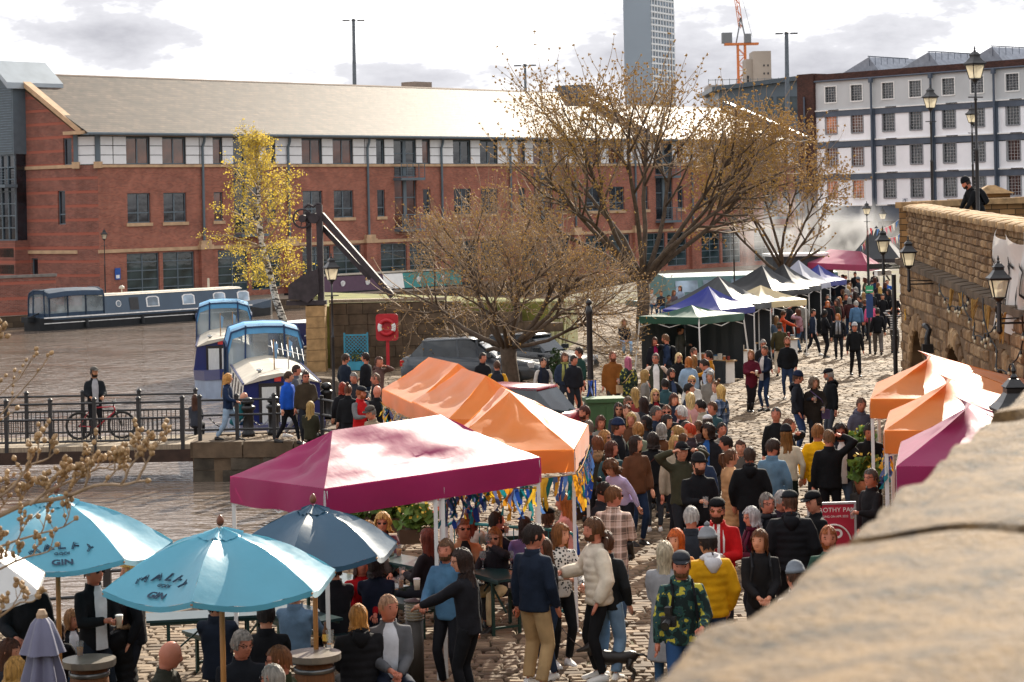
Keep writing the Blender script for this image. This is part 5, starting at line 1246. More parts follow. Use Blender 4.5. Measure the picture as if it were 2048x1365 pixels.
def birch_branch(p,d,L):
 pts=[p.copy()];n_=7
 for i in range(n_):
  d=(d+Vector((rb.gauss(0,.14),rb.gauss(0,.14),rb.gauss(0,.1)-.08*(i>3)+.05*(i<3)))).normalized();p=p+d*L/n_;pts.append(p.copy())
 cb.tube(pts,[.030*(1-i/(n_+1))*L/1.6+.003 for i in range(n_+1)],4)
 for i in range(2,n_+1):
  for _ in range(5):
   q=pts[i];d2=Vector((rb.gauss(0,1),rb.gauss(0,1),rb.gauss(.1,.7))).normalized();l2=rb.uniform(.18,.55);e=[q]
   for j in range(3):d2=(d2+Vector((0,0,-.22))).normalized();e.append(e[-1]+d2*l2/3)
   cb.tube(e,[.006,.005,.004,.003],3,cap=False)
   for _ in range(7):
    c=e[rb.randrange(1,4)]+Vector((rb.gauss(0,.06),rb.gauss(0,.06),rb.gauss(0,.06)))
    a=Vector((rb.gauss(0,1),rb.gauss(0,1),rb.gauss(-.3,1))).normalized();s1=rb.uniform(.05,.10);u=a.orthogonal().normalized();u.rotate(Matrix.Rotation(rb.uniform(0,6),3,a));w=a.cross(u)
    lf.add([c,c+u*s1*.5+w*s1*.4,c+u*s1,c+u*s1*.5-w*s1*.4],[(0,1,2,3)])
for k in range(44):
 f=.30+.69*k/44;i=int(f*8);q=tr[i].lerp(tr[min(i+1,8)],f*8-i)
 a=k*2.4+rb.uniform(-.4,.4);h=(f-.30)/.7;L=(2.2 if .10<h<.62 else 1.6)*(1-.62*max(0,h-.5)/.5)*rb.uniform(.7,1.15)
 birch_branch(q,Vector((math.cos(a),math.sin(a)*.9,.35+.5*h)).normalized(),L)
o=thing('birch_tree','leaning white barked birch with fresh yellow leaves beside the old crane','tree',bs)
t.trunk.build('trunk',BIRCH,o,smooth=True);cb.build('branches',TWIG,o,smooth=True,kind='stuff');lf.build('leaves',LEAFM,o,kind='stuff')
bs=Vector((-5.2,12.6,0));o=thing('budding_tree','tree with fat tan buds reaching over the umbrellas from the bridge side','tree',bs)
q2=lambda x,y,d=12:P(x,y,d)-bs
t=Tree(3);tk=MB();tk.tube([(0,0,-.1),(.05,0,1.5),(0,.05,3),(.2,.0,4.2),(.5,-.1,5.4)],[.22,.18,.15,.12,.07],9);tk.build('trunk',BARK,o,smooth=True)
br_=MB();bd=MB();rb=random.Random(17)
def bud(p,d,w):
 a=(d+Vector((rb.gauss(0,.2),rb.gauss(0,.2),rb.gauss(0,.2)))).normalized();x=a.orthogonal().normalized();y=a.cross(x);rings=[]
 for f,rr in((0,.18),(.25,.42),(.5,.46),(.75,.3),(1,.05)):rings.append([p+a*w*f+(x*math.cos(2*math.pi*k/6)+y*math.sin(2*math.pi*k/6))*w*rr for k in range(6)])
 bd.loft(rings)
def twig(p,d,L,r,lv):
 pts=[p.copy()];n_=4
 for i in range(n_):d=(d+Vector((rb.gauss(0,.16),rb.gauss(0,.12),rb.gauss(.05,.14)))).normalized();p=p+d*L/n_;pts.append(p.copy())
 br_.tube(pts,[r*(1-.5*i/n_) for i in range(n_+1)],5);bud(p,d,rb.uniform(.024,.04))
 for i in range(1,n_+1):
  if lv and rb.random()<.85:
   s1=rb.choice((-1,1));twig(pts[i],(d*.5+Vector((s1*rb.uniform(.2,.7),rb.gauss(0,.5),rb.uniform(.2,.9)))).normalized(),L*rb.uniform(.4,.7),r*.65,lv-1)
  elif rb.random()<.5:bud(pts[i],(d+Vector((0,0,1))).normalized(),rb.uniform(.02,.032))
def branch(px_,r0,every,L,lv,d=12):
 pts=[q2(*v,d+.25*math.sin(i)) for i,v in enumerate(px_)];fine=[]
 for i in range(len(pts)-1):
  for f in range(4):fine.append(pts[i].lerp(pts[i+1],f/4)+Vector((0,0,.012*math.sin(i*4+f))))
 fine.append(pts[-1]);n_=len(fine);br_.tube(fine,[r0*(1-.75*i/n_) for i in range(n_)],6)
 for i in range(1,n_,every):
  dd=(fine[i]-fine[i-1]).normalized();twig(fine[i],(dd*.7+Vector((rb.uniform(-.2,.4),rb.gauss(0,.4),rb.uniform(.3,1.0)))).normalized(),L*rb.uniform(.6,1.1),r0*.4,lv)
 bud(fine[-1],(fine[-1]-fine[-2]).normalized(),.035)
branch([(-220,1100),(-60,1050),(60,1010),(150,985),(225,968),(290,962)],.020,2,.20,2)
branch([(-60,1050),(20,975),(60,935),(110,905)],.012,2,.16,1)
branch([(60,1010),(140,960),(200,940),(250,935)],.010,2,.12,1)
branch([(-200,1120),(-40,1100),(60,1078),(150,1040)],.012,2,.15,1)
branch([(-160,1160),(-40,1150),(50,1120),(112,1092)],.010,2,.12,1)
branch([(-150,900),(-30,860),(40,790),(100,710)],.008,3,.22,0,14)
branch([(-150,880),(-20,800),(40,760),(70,700)],.007,3,.18,0,14)
branch([(-150,760),(-30,700),(10,675)],.009,2,.08,1,12)
branch([(-150,1290),(-20,1240),(40,1210),(75,1195)],.010,2,.12,1)
br_.tube([(.3,-.05,4.6)]+[q2(*v) for v in((-400,1130),(-220,1100),(-60,1050))],[.05,.035,.03,.024],6);br_.tube([(.4,-.05,5.0)]+[q2(*v,14) for v in((-300,930),(-150,890))],[.04,.02,.01],6);br_.tube([(.2,0,4.0)]+[q2(*v) for v in((-350,1200),(-160,1160))],[.04,.02,.012],6)
br_.build('branches',TWIG,o,smooth=True,kind='stuff');bd.build('buds',BUDP,o,smooth=True,kind='stuff')
# ================================================================ tents, parasols, furniture
def cloth(name,col,rough=.45,trans=.3,spec=.5,bump=.25):
 return mat(name,col,rough,.10,1.3,bump=bump,bscale=5,spec=spec,trans=trans,sheen=.35)
C_MAR=cloth('crimson awning cloth','a01a5c');C_ORA=cloth('orange awning cloth','ea8c3c',trans=.4);C_GRN=cloth('green awning cloth','2f5f4e');C_BLU=cloth('royal blue awning cloth','1d2c8c')
C_BLK=cloth('black awning cloth','23272b',trans=.05);C_CRM=cloth('cream awning cloth','d8cba8',trans=.4);C_WHT=cloth('pale grey awning cloth','b9bccb',trans=.3);C_PNK=cloth('dusty crimson awning cloth','a82e5e')
POLE=mat('white powder coated pole',(.72,.72,.70),.4,.05)
rt=random.Random(77)
def patch(q,a,b_,c,d,nu,nv,sag,wr,ph,o0):
 """cloth panel: bottom edge a-b, top edge d-c; droops between its supports and creases"""
 vs=[];a,b_,c,d=map(Vector,(a,b_,c,d))
 nrm=(b_-a).cross(d-a)
 if nrm.length<1e-6:nrm=(b_-a).cross(c-a)
 nrm.normalize()
 for j in range(nv+1):
  for i in range(nu+1):
   u,v=i/nu,j/nv;p_=a.lerp(b_,u).lerp(d.lerp(c,u),v)
   e=math.sin(math.pi*min(max(v,0),1))*(.35+.65*math.sin(math.pi*u))
   w_=wr*(math.sin(u*9+v*5+ph)+.7*math.sin(u*17-v*11+ph*2)+.5*math.sin(v*19+u*4+ph*3))*math.sin(math.pi*min(1,v*1.02))*(.3+.7*math.sin(math.pi*u))
   vs.append(p_-nrm*(0)-Vector((0,0,sag*e))+nrm*w_-o0)
 q.add(vs,[(j*(nu+1)+i,j*(nu+1)+i+1,(j+1)*(nu+1)+i+1,(j+1)*(nu+1)+i) for j in range(nv) for i in range(nu)])
def tent(label,cs,ev,rg,mt,zb=None,val=.28,sag=.10,wr=.012,legs=None,ridge=None,splay=0.,name='market_tent',cat='tent',group='market tents',trim=None,walls=None):
 """cs: four corner points (x, y); ev: height of the valance hem above the quay; rg: top height; ridge: two points or one"""
 cx,cy=sum(c[0] for c in cs)/4,sum(c[1] for c in cs)/4;z0=zg(cy) if zb is None else zb
 o=thing(name,label,cat,(cx,cy,z0),0,group);o0=Vector((cx,cy,z0))
 E=[Vector((*c,z0+ev+val)) for c in cs]
 if ridge is None:T=[Vector((cx,cy,z0+rg))]*4
 else :T=[Vector((*ridge[0],z0+rg)),Vector((*ridge[1],z0+rg))];T=[T[0],T[1],T[1],T[0]]
 rf=MB()
 for k in range(4):patch(rf,E[k],E[(k+1)%4],T[(k+1)%4],T[k],14,9,sag,wr,rt.uniform(0,6),o0)
 rf.build('roof_cloth',mt,o,smooth=True)
 for k in range(4):
  a,b_=E[k],E[(k+1)%4];v=MB();n_=16;vs=[];nr=Vector(((b_-a).y,-(b_-a).x,0)).normalized();ph=rt.uniform(0,6)
  for i in range(n_+1):
   u=i/n_;p_=a.lerp(b_,u)-o0;s_=.022*math.sin(u*14+ph)*math.sin(math.pi*u);dz=-.03*math.sin(math.pi*((u*2)%1))
   vs+=[p_+nr*.01,p_+nr*(.02+s_*.5)-Vector((0,0,val*.5)),p_+nr*(.015+s_)-Vector((0,0,val-dz*.6))]
  v.add(vs,[(i*3+j,i*3+j+1,i*3+j+4,i*3+j+3) for i in range(n_) for j in range(2)]);v.build('valance',trim or mt,o,smooth=True)
 lg=list(range(4)) if legs is None else legs
 for k in lg:
  c=E[k]-o0;ct=Vector((c.x,c.y,0));outw=ct.normalized()*splay
  q=MB();q.bar((c.x*.985+outw.x,c.y*.985+outw.y,0),(c.x*.985,c.y*.985,ev+val-.03),.045);q.box(c.x*.985+outw.x-.06,c.x*.985+outw.x+.06,c.y*.985+outw.y-.06,c.y*.985+outw.y+.06,0,.012);q.build('leg',POLE,o)
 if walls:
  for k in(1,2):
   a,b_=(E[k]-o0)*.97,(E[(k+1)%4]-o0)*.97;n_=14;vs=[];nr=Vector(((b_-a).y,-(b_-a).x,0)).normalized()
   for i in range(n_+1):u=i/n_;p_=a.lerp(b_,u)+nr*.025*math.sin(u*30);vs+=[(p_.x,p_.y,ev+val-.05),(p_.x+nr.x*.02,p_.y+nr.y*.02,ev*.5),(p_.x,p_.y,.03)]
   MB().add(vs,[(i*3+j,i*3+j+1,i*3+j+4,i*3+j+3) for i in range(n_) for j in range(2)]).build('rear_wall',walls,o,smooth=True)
 for k in range(4):
  a,b_=(E[k]-o0)*.98,(E[(k+1)%4]-o0)*.98;a.z=b_.z=ev+val-.06;m_=(a+b_)/2-Vector((0,0,.28))
  q=MB();q.bar(a,m_,.022);q.bar(m_,b_,.022);q.bar(a-Vector((0,0,.28)),(a+b_)/2,.022);q.bar((a+b_)/2,b_-Vector((0,0,.28)),.022);q.build('truss',POLE,o)
 return o
def xy(v):return(v.x,v.y)
def corner(x,y,h):return xy(PH(x,y,h))
A_,B_,C_=corner(650,1031,2.08),corner(1081,966,2.08),corner(463,1004,2.08)
D_=(B_[0]+C_[0]-A_[0],B_[1]+C_[1]-A_[1])
r0,r1=xy(P(665,853,Vector((*A_,0)).lerp(Vector((*C_,0)),.5).y+.35)),xy(P(882,830,Vector((*B_,0)).lerp(Vector((*D_,0)),.5).y-.55))
rz_=P(770,842,25.9).z-zg(25.9)
mt=tent('large crimson canopy over the drinkers beside the water',[A_,B_,D_,C_],2.08,rz_,C_MAR,val=.30,ridge=[r0,r1],sag=.06,wr=.032,group='canopies over the outdoor bar',name='canopy',cat='canopy')
mid=((A_[0]+B_[0])/2,(A_[1]+B_[1])/2);mo=mt.location
for e_ in(-.03,.05):MB().bar((mid[0]-mo.x+e_,mid[1]-mo.y+e_,0),(mid[0]-mo.x+e_,mid[1]-mo.y+e_,2.2),.045).build('leg',POLE,mt)
for k,(cs,rd,nm) in enumerate((([(-1.0,27.9),(.72,27.9),(1.0,31.0),(-.75,31.2)],None,'nearest orange canopy with ribbons hung round its hem'),([(-1.02,32.9),(.75,32.3),(.3,35.6),(-1.70,36.0)],[(-.45,33.4),(-.85,35.0)],'middle orange canopy of the row beside the water'),([(-1.70,36.06),(.2,35.7),(-.4,38.8),(-2.36,39.0)],[(-.95,36.5),(-1.5,38.2)],'furthest orange canopy of the row, next to the red car'))):
 if rd:cs2=[cs[1],cs[2],cs[3],cs[0]];rdd=rd
 else :cs2,rdd=cs,[(-.08,29.2),(-.2,30.0)]
 if rd:tent(nm,[cs[1],cs[2],cs[3],cs[0]],2.06,2.92,C_ORA,val=.26,ridge=[rd[0],rd[1]],sag=.08,wr=.028,group='canopies over the outdoor bar',name='canopy',cat='canopy')
 else :tent(nm,[cs[1],cs[2],cs[3],cs[0]],2.06,2.98,C_ORA,val=.28,ridge=rdd,sag=.07,wr=.028,group='canopies over the outdoor bar',name='canopy',cat='canopy')
a,b_,c=corner(1794,985,2.1),corner(1752,905,2.1),corner(1742,835,2.1)
def rect(p0,dx,dy,w,l):
 n_=math.hypot(dx,dy);dx,dy=dx/n_,dy/n_;return [p0,(p0[0]+dy*w,p0[1]-dx*w),(p0[0]+dy*w+dx*l,p0[1]-dx*w+dy*l),(p0[0]+dx*l,p0[1]+dy*l)]
def rtent(label,p0,apex,mt,w=2.3,l=2.6,rgz=None):
 cs=rect(p0,.2,1,w,l);ap=P(apex[0],apex[1],p0[1]+l*.5);q=(cs[0][0]+cs[1][0])/2
 tent(label,cs,2.1,ap.z-zg(p0[1]),mt,val=.3,ridge=[(ap.x,p0[1]+l*.30),(ap.x+.02,p0[1]+l*.75)],sag=.06,wr=.018,group='canopies against the bridge wall',name='canopy',cat='canopy')
rtent('crimson canopy against the bridge wall behind the coping',a,(1925,800),C_MAR,2.1,2.5)
rtent('orange canopy by the bridge wall, next to the crimson one',corner(1770,905,2.1),(1888,752),C_ORA,2.3,2.7)
rtent('orange canopy by the bridge wall under the stone arch',c,(1850,706),C_ORA,2.6,3.0)
def mtent(label,near,right,left,peak,mt,ev=1.95,val=.22,splay=0.,rgx=0,sag=.16,leglist=None):
 n_,r_,l_=corner(*near,ev),corner(*right,ev),corner(*left,ev)
 s1=Vector((l_[0]-n_[0],l_[1]-n_[1],0));L=2.7
 d1=Vector((-.72,.69,0)).normalized() if s1 .length<.5 else s1 .normalized();d1=(d1+Vector((-.8,.6,0))*1.2).normalized()
 d2=Vector((d1 .y,-d1 .x,0))
 w1=min(max(abs((near[0]-left[0])*n_[1]/F/abs(d1 .x)),1.6),3.0);w2=2.6
 n3=Vector((n_[0],n_[1],0));cs=[n3,n3+d2*w2*1.0,n3+d2*w2+d1*w1,n3+d1*w1]
 pk=P(peak[0],peak[1],sum(q.y for q in cs)/4);c_=sum((q for q in cs),Vector())/4
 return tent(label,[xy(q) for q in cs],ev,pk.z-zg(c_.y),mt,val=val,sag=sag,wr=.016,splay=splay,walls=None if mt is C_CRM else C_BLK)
MK=[('dark green market gazebo with flared white legs at the near end of the row',(1398,648),(1438,634),(1284,646),(1362,611),C_GRN,.25),('royal blue market tent behind the green gazebo',(1442,632),(1462,630),(1330,632),(1395,573),C_BLU,0),('black market tent with wide roof behind the blue one',(1478,622),(1494,618),(1308,622),(1402,553),C_BLK,0),('cream market tent with cream legs between two black tents',(1517,616),(1545,597),(1440,612),(1455,572),C_CRM,0),('second black market tent, beyond the cream one',(1546,593),(1571,581),(1438,590),(1487,532),C_BLK,0),('third black market tent with a sunlit slope',(1592,586),(1606,583),(1500,586),(1524,529),C_BLK,0),('pale grey market tent next to the last blue tent',(1612,580),(1638,567),(1540,580),(1562,521),C_WHT,0),('small blue and white market tent at the far end of the row',(1645,574),(1659,573),(1590,574),(1594,530),C_BLU,0)]
MT=[]
for nm,n_,r_,l_,pk,mt_,sp in MK:MT.append(mtent(nm,n_,r_,l_,pk,mt_,splay=sp))
a,b_,c=corner(1736,543,2.0),corner(1771,541,2.0),corner(1616,537,2.0)
dd=(b_[0]+c[0]-a[0],b_[1]+c[1]-a[1]+2.0);b2=(b_[0],b_[1]+2.0)
tent('dusty pink canopy at the end of the street in front of the smoke',[c,a,b2,dd],2.0,P(1690,504,a[1]+1.5).z-zg(110),C_PNK,ridge=[xy(P(1660,504,c[1]+1.2)),xy(P(1722,504,a[1]+1.2))],val=.32,sag=.05,wr=.02,name='canopy',cat='canopy',group=None)
pb=P(1745,520,128);tent('black pyramid tent behind the far pink canopy',rect((pb.x-1.6,127),.3,1,3,3),2.2,4.3,C_BLK,val=.2)
pb=P(1602,520,124);wv_=thing('catering_van','white roofed food stall smoking behind the far pink canopy','stall',(pb.x,126,-.66),.1)
MB().box(-1.6,1.9,-1,1,.4,2.7).build('body',mat('stall grey','3c4248',.5),wv_);MB().box(-1.75,2.05,-1.3,1.15,2.7,2.85).build('roof',WHITEP,wv_);MB().box(-1.2,1.2,-1.03,-1.0,1.2,2.2).build('serving_hatch',BLACK,wv_);MB().box(-1.3,1.3,-1.35,-1.0,1.1,1.18).build('counter',POLE,wv_)
GOODC=['7a2f2a','2f5f86','c9a24a','5c7a3a','b9b2a4','6a4a7a','a8602c','384048','c8c4ba']
TN=['green','blue','black','cream','second black','third black']
for k in range(6):
 o=MT[k].location;cc_=MT[k];y=o.y-.75+.1*k;x=o.x+.55
 tb=thing('stall_table',f'cloth covered trestle table of goods inside the {TN[k]} market tent','table',(x,y,zg(y)),-.75,'stall tables under the market tents')
 MB().box(-.8,.8,-.3,.3,.70,.74).build('tabletop',mat('pine board','9c7b52',.6,.2,4),tb)
 q=MB();vs=[]
 for i in range(25):
  u=i/24;x_=-.82+1.64*u;vs+=[(x_,-.32,.745),(x_,-.335-.02*math.sin(u*40),.03)]
 q.add(vs,[(i*2,i*2+1,i*2+3,i*2+2) for i in range(24)]);q.build('tablecloth',mat('stall cloth '+str(k%3),['2c3034','24506a','b8b0a0'][k%3],.85,.15),tb)
 for s1 in(-.7,.7):MB().box(s1-.03,s1+.03,-.25,.25,0,.70).build('leg',POLE,tb)
 for j in range(9):
  w_,h_=rt.uniform(.06,.13),rt.uniform(.05,.24);cx_=-.68+j*.17;col=rt.choice(GOODC)
  g=thing('goods_box',f'{["squat", "tall", "plain", "wide", "small", "narrow", "square", "low", "bright"][j]} lidded goods box on the table inside the {TN[k]} market tent','goods',(x+math.cos(-.75)*cx_,y+math.sin(-.75)*cx_,zg(y)+.74),-.75+rt.uniform(-.3,.3),'small goods on the stall tables')
  q=MB();q.box(-w_/2,w_/2,-w_/2,w_/2,0,h_*.8);q.build('body',mat('goods '+col,col,.6,.2,12),g);MB().box(-w_/2-.004,w_/2+.004,-w_/2-.004,w_/2+.004,h_*.8,h_).build('lid',mat('goods '+rt.choice(GOODC),col,.6),g)
def outline_text(s_,size,bev,m_,solid=False):
 cu=bpy.data.curves.new('lettering','FONT');cu.body=s_;cu.size=size;cu.align_x='CENTER';cu.align_y='CENTER'
 if solid:cu.extrude=.001;cu.offset=.004
 else :cu.fill_mode='NONE';cu.bevel_depth=bev;cu.bevel_resolution=0
 o=bpy.data.objects.new('lettering',cu);COL.objects.link(o);me=bpy.data.meshes.new_from_object(o.evaluated_get(bpy.context.evaluated_depsgraph_get()));bpy.data.objects.remove(o)
 me.materials.clear();me.materials.append(m_);return me
WOOD=mat('turned beech pole','b07a44',.5,.2,6,stretch=(6,6,.6));INKN=mat('navy print','16324a',.6)
def parasol(label,cx,cy,ev,top,R,a0,mt,tilt=(0,0),nrib=6,text=False,pole=True,vent=True):
 o=thing('parasol',label,'parasol',(cx,cy,zg(cy)),0,'parasols over the bar tables')
 cn=[];q=MB();rings={}
 cor=[Vector((R*math.cos(a0+k*2*math.pi/nrib),R*math.sin(a0+k*2*math.pi/nrib),ev+tilt[0]*math.cos(a0+k*2*math.pi/nrib)+tilt[1]*math.sin(a0+k*2*math.pi/nrib))) for k in range(nrib)]
 apex=Vector((0,0,top))
 def pt(k,u,v,lift=0.):
  a,b_=cor[k],cor[(k+1)%nrib];e=a.lerp(b_,u);e=e*(1-.05*math.sin(math.pi*u));e.z+=.02*math.sin(math.pi*u)
  p_=apex.lerp(e,v);bow=.10*math.sin(math.pi*v)*.9;p_.z+=bow-.035*math.sin(math.pi*u)*math.sin(math.pi*min(1,v*.9));p_.z+=lift;return p_
 for k in range(nrib):
  vs=[];nu,nv=8,10
  for j in range(nv+1):
   for i in range(nu+1):vs.append(pt(k,i/nu,.02+.98*j/nv)+Vector((0,0,.006*math.sin(i*2.1+j*1.3+k))))
  q.add(vs,[(j*(nu+1)+i,(j+1)*(nu+1)+i,(j+1)*(nu+1)+i+1,j*(nu+1)+i+1) for j in range(nv) for i in range(nu)])
  h=[]
  for i in range(nu+1):e=pt(k,i/nu,1);h+=[e,e*1.0+Vector((0,0,-.05))]
  q.add(h,[(i*2,i*2+1,i*2+3,i*2+2) for i in range(nu)])
 cv=q.build('canopy',mt,o,smooth=True)
 if vent:
  q=MB()
  for k in range(nrib):
   vs=[pt(k,i/6,.03+.17*j/2,.035-.012*j+.012*math.sin(i*3+k)) for j in range(3) for i in range(7)]
   q.add(vs,[(j*7+i,(j+1)*7+i,(j+1)*7+i+1,j*7+i+1) for j in range(2) for i in range(6)])
  q.build('vent_flap',mt,cv,smooth=True)
 for k in range(nrib):
  q=MB();q.bar(apex-Vector((0,0,.05)),cor[k]-Vector((0,0,.03)),.018);q.build('rib',WOOD,o)
  q=MB();q.bar((0,0,ev-.25),apex.lerp(cor[k],.55)-Vector((0,0,.03)),.016);q.build('strut',WOOD,o)
 MB().lathe([(.025,0),(.025,top)],n=10).build('pole',WOOD,o,smooth=True)
 MB().lathe([(.02,0),(.032,.02),(.036,.045),(.026,.075),(.008,.10)],(0,0,top+.05),10).build('finial',mat('dark turned wood','6b3f2a',.4),o,smooth=True)
 MB().lathe([(.25,0),(.25,.05),(.06,.09),(.04,.3)],n=14).build('base',IRON,o)
 if text:
  k=text-1 if text>0 else 0
  a,b_=cor[k],cor[(k+1)%nrib];ux_=(b_-a).normalized();vy=(apex-(a+b_)/2);vy=(vy-ux_*vy.dot(ux_)).normalized();nn=ux_.cross(vy)
  if nn.z<0:ux_=-ux_;nn=ux_.cross(vy)
  L=(b_-a).length
  def put(me,fu,fv,rot):
   base=(a+b_)/2+ux_*fu*L+vy*fv;vv=1-fv/((apex-(a+b_)/2).length);uu=.5+fu/max(vv,.2)*(1 if(b_-a).dot(ux_)>0 else -1)
   p_=pt(k,min(max(uu,0),1),vv)+nn*.014
   M=Matrix((ux_,vy,nn)).transposed()@Matrix.Rotation(rot,3,'Z')
   ob=link('lettering',me,cv);ob.matrix_local=Matrix.Translation(p_)@M.to_4x4()
  for i,ch in enumerate('MALFY'):
   th=i-2;put(outline_text(ch,.155,.005,INKN),th*.118,.30-.024*th*th,-th*.22)
  put(outline_text('GQDI',.06,.002,INKN),0,.205,0);put(outline_text('GIN',.12,.002,INKN,True),0,.10,0)
 return o
C_CYN=cloth('light blue parasol cloth','5aa6bf',trans=.25,rough=.34);C_NVY=cloth('navy parasol cloth','2b5069',trans=.12,rough=.36);C_OFF=cloth('off white parasol cloth','cfd0d0',trans=.3)
parasol('light blue parasol with printed name and wooden finial over the round tables',-2.70,19.9,2.08,2.52,1.09,math.radians(-156),C_CYN,text=1)
parasol('light blue parasol with printed name behind the budding branches',-4.66,22.2,2.05,2.55,1.16,math.radians(-105),C_CYN,text=1)
parasol('navy blue parasol partly under the crimson canopy hem',-2.08,22.3,1.98,2.38,.88,math.radians(-100),C_NVY)
parasol('off white parasol whose edge shows beside the quay railing',-5.42,20.3,2.0,2.5,1.15,math.radians(-20),C_OFF)
p0=P(84,1240,19.3);fp=thing('folded_parasol','folded grey parasol standing closed among the seated drinkers','parasol',(p0 .x,19.3,zg(19.3)))
zt=p0 .z;q=MB();rings=[]
for j in range(15):
 f=j/14;z=zt-f*1.15;r_=.05+.10*min(1,f*2.2)+.08*max(0,f-.3);rings.append([(r_*(1+.24*math.sin(6*a+.5*f))*math.cos(a),r_*(1+.24*math.sin(6*a+.5*f))*math.sin(a),z) for a in np.linspace(0,2*math.pi,48,endpoint=False)])
q.loft(rings);q.build('canopy',cloth('grey violet parasol cloth','5a5a72',trans=.05),fp,smooth=True)
q=MB();q.loft([[(r_*(1+.12*math.sin(6*a))*math.cos(a),r_*(1+.12*math.sin(6*a))*math.sin(a),z) for a in np.linspace(0,2*math.pi,36,endpoint=False)] for r_,z in((.05,zt+.02),(.09,zt-.03),(.14,zt-.16),(.185,zt-.29))],cap=False);q.build('cape',MATS['grey violet parasol cloth'],fp,smooth=True)
MB().lathe([(.024,0),(.024,zt+.02)],n=8).build('pole',WOOD,fp);MB().lathe([(.05,0),(.05,.05),(.03,.09)],(0,0,zt),10).build('finial',mat('pale wood knob','a58a70',.5),fp);MB().lathe([(.25,0),(.25,.05),(.05,.09)],n=14).build('base',IRON,fp)
TG=mat('dark green table lacquer','1f3a3c',.3,.15,3,coat=.3);TGM=mat('green steel frame','1c3b35',.45,.1)
def beer_table(c,rz,label,L=2.0,Wd=.5,h=.77,name='beer_table',cat='table',group='green beer tables'):
 o=thing(name,label,cat,(c[0],c[1],zg(c[1])),rz,group)
 MB().box(-L/2,L/2,-Wd/2,Wd/2,h-.03,h).build('top',TG,o)
 q=MB();q.box(-L/2+.04,L/2-.04,-Wd/2+.02,-Wd/2+.05,h-.065,h-.032);q.box(-L/2+.04,L/2-.04,Wd/2-.05,Wd/2-.02,h-.065,h-.032);q.build('edge_rail',TGM,o)
 for s1 in(-1,1):
  for s2 in(-1,1):MB().bar((s1*(L/2-.25),s2*(Wd/2-.06),0),(s1*(L/2-.25),s2*(Wd/2-.06),h-.033),.035).build('leg',TGM,o)
  MB().bar((s1*(L/2-.25),-(Wd/2-.06),.12),(s1*(L/2-.25),Wd/2-.06,.12),.028).build('stretcher',TGM,o);MB().bar((s1*(L/2-.25),0,.3),(s1*(L/2-.75),0,h-.06),.02).build('brace',TGM,o)
 return o
def bench(c,rz,label,L=2.0):return beer_table(c,rz,label,L,.26,.47,'bench','bench','green beer benches')
TBL={}
def tb_at(key,x,y,rz,label,L=2.0):
 p_=PH(x,y,.77);TBL[key]=beer_table((p_.x,p_.y),rz,label,L);dx,dy=-math.sin(rz)*.58,math.cos(rz)*.58
 return p_,(dx,dy)
p_,(dx,dy)=tb_at('a',555,1218,math.radians(-52),'green beer table under the navy parasol with half drunk pints')
bench((p_.x+dx,p_.y+dy),math.radians(-52),'green bench on the canopy side of the table under the navy parasol');bench((p_.x-dx,p_.y-dy),math.radians(-52),'green bench on the water side of the table under the navy parasol')
p_,(dx,dy)=tb_at('b',980,1143,math.radians(-60),'green beer table with two wine glasses beside the teal barrier',1.3)
bench((p_.x+dx*1.0,p_.y+dy),math.radians(-60),'green bench under the couple with wine glasses',1.3);bench((p_.x-dx,p_.y-dy),math.radians(-60),'short green bench at the table with wine glasses',1.0)
p_,(dx,dy)=tb_at('c',700,1160,math.radians(-50),'green beer table beneath the crimson canopy with bottle and cups',1.8)
bench((p_.x+dx,p_.y+dy),math.radians(-50),'green bench beneath the crimson canopy by the plants',1.8);bench((p_.x-dx,p_.y-dy),math.radians(-50),'green bench beneath the crimson canopy nearest the grey bollard lamp',1.8)
p_,(dx,dy)=tb_at('d',800,1118,math.radians(-50),'green beer table at the back of the crimson canopy with paper cup',1.5)
p_=PH(415,1228,.77);beer_table((p_.x,p_.y),math.radians(10),'dark beer table by the low quay railing',1.4)
p_=PH(1020,1085,.77);beer_table((p_.x,p_.y+.9),math.radians(8),'beer table under the nearest orange canopy behind the barrier',1.5)
def barrel_table(x,y,label,h=.95,R=.21):
 p_=PH(x,y,h);o=thing('barrel_table',label,'barrel',(p_.x,p_.y,zg(p_.y)),0,'barrel tables')
 MB().lathe([(R*.78,0),(R*.95,h*.25),(R,h*.5),(R*.95,h*.75),(R*.85,h-.06)],n=18).build('barrel',mat('oak barrel','6e4526',.6,.3,5,stretch=(8,8,.5)),o,smooth=True)
 for z,r_ in((h*.15,R*.92),(h*.35,R*.995),(h*.65,R*.995),(h*.83,R*.94)):MB().lathe([(r_,z-.025),(r_+.012,z-.02),(r_+.012,z+.02),(r_,z+.025)],n=18,cap=False).build('hoop',mat('hoop steel','77797a',.35,metal=.8),o,smooth=True)
 MB().lathe([(R*1.28,h-.07),(R*1.3,h-.06),(R*1.3,h-.0),(.02,h+.005)],n=24).build('top',mat('steel edged top','857d72',.4,.25,3,metal=.3),o)
 return p_,h
bt1=barrel_table(628,1306,'steel rimmed barrel table with a beer bottle beside the folded parasol pole')
bt2=barrel_table(178,1318,'barrel table between the two girls and their mother',.86)
bt3=barrel_table(20,1345,'barrel table beside the folded grey parasol',.9)
p_=PH(828,1197,1.02);bl=thing('bollard_light','dark bollard light with ribbed pale lens between the drinkers','bollard light',(p_.x,p_.y,zg(p_.y)))
MB().lathe([(.1,0),(.1,.78)],n=16).build('column',mat('dark bollard paint','3a3530',.5,.2),bl,smooth=True);MB().lathe([(.095,.78),(.095,.98)],n=16).build('lens',mat('ribbed lens','d8c8a8',.4,trans=.3),bl,smooth=True)
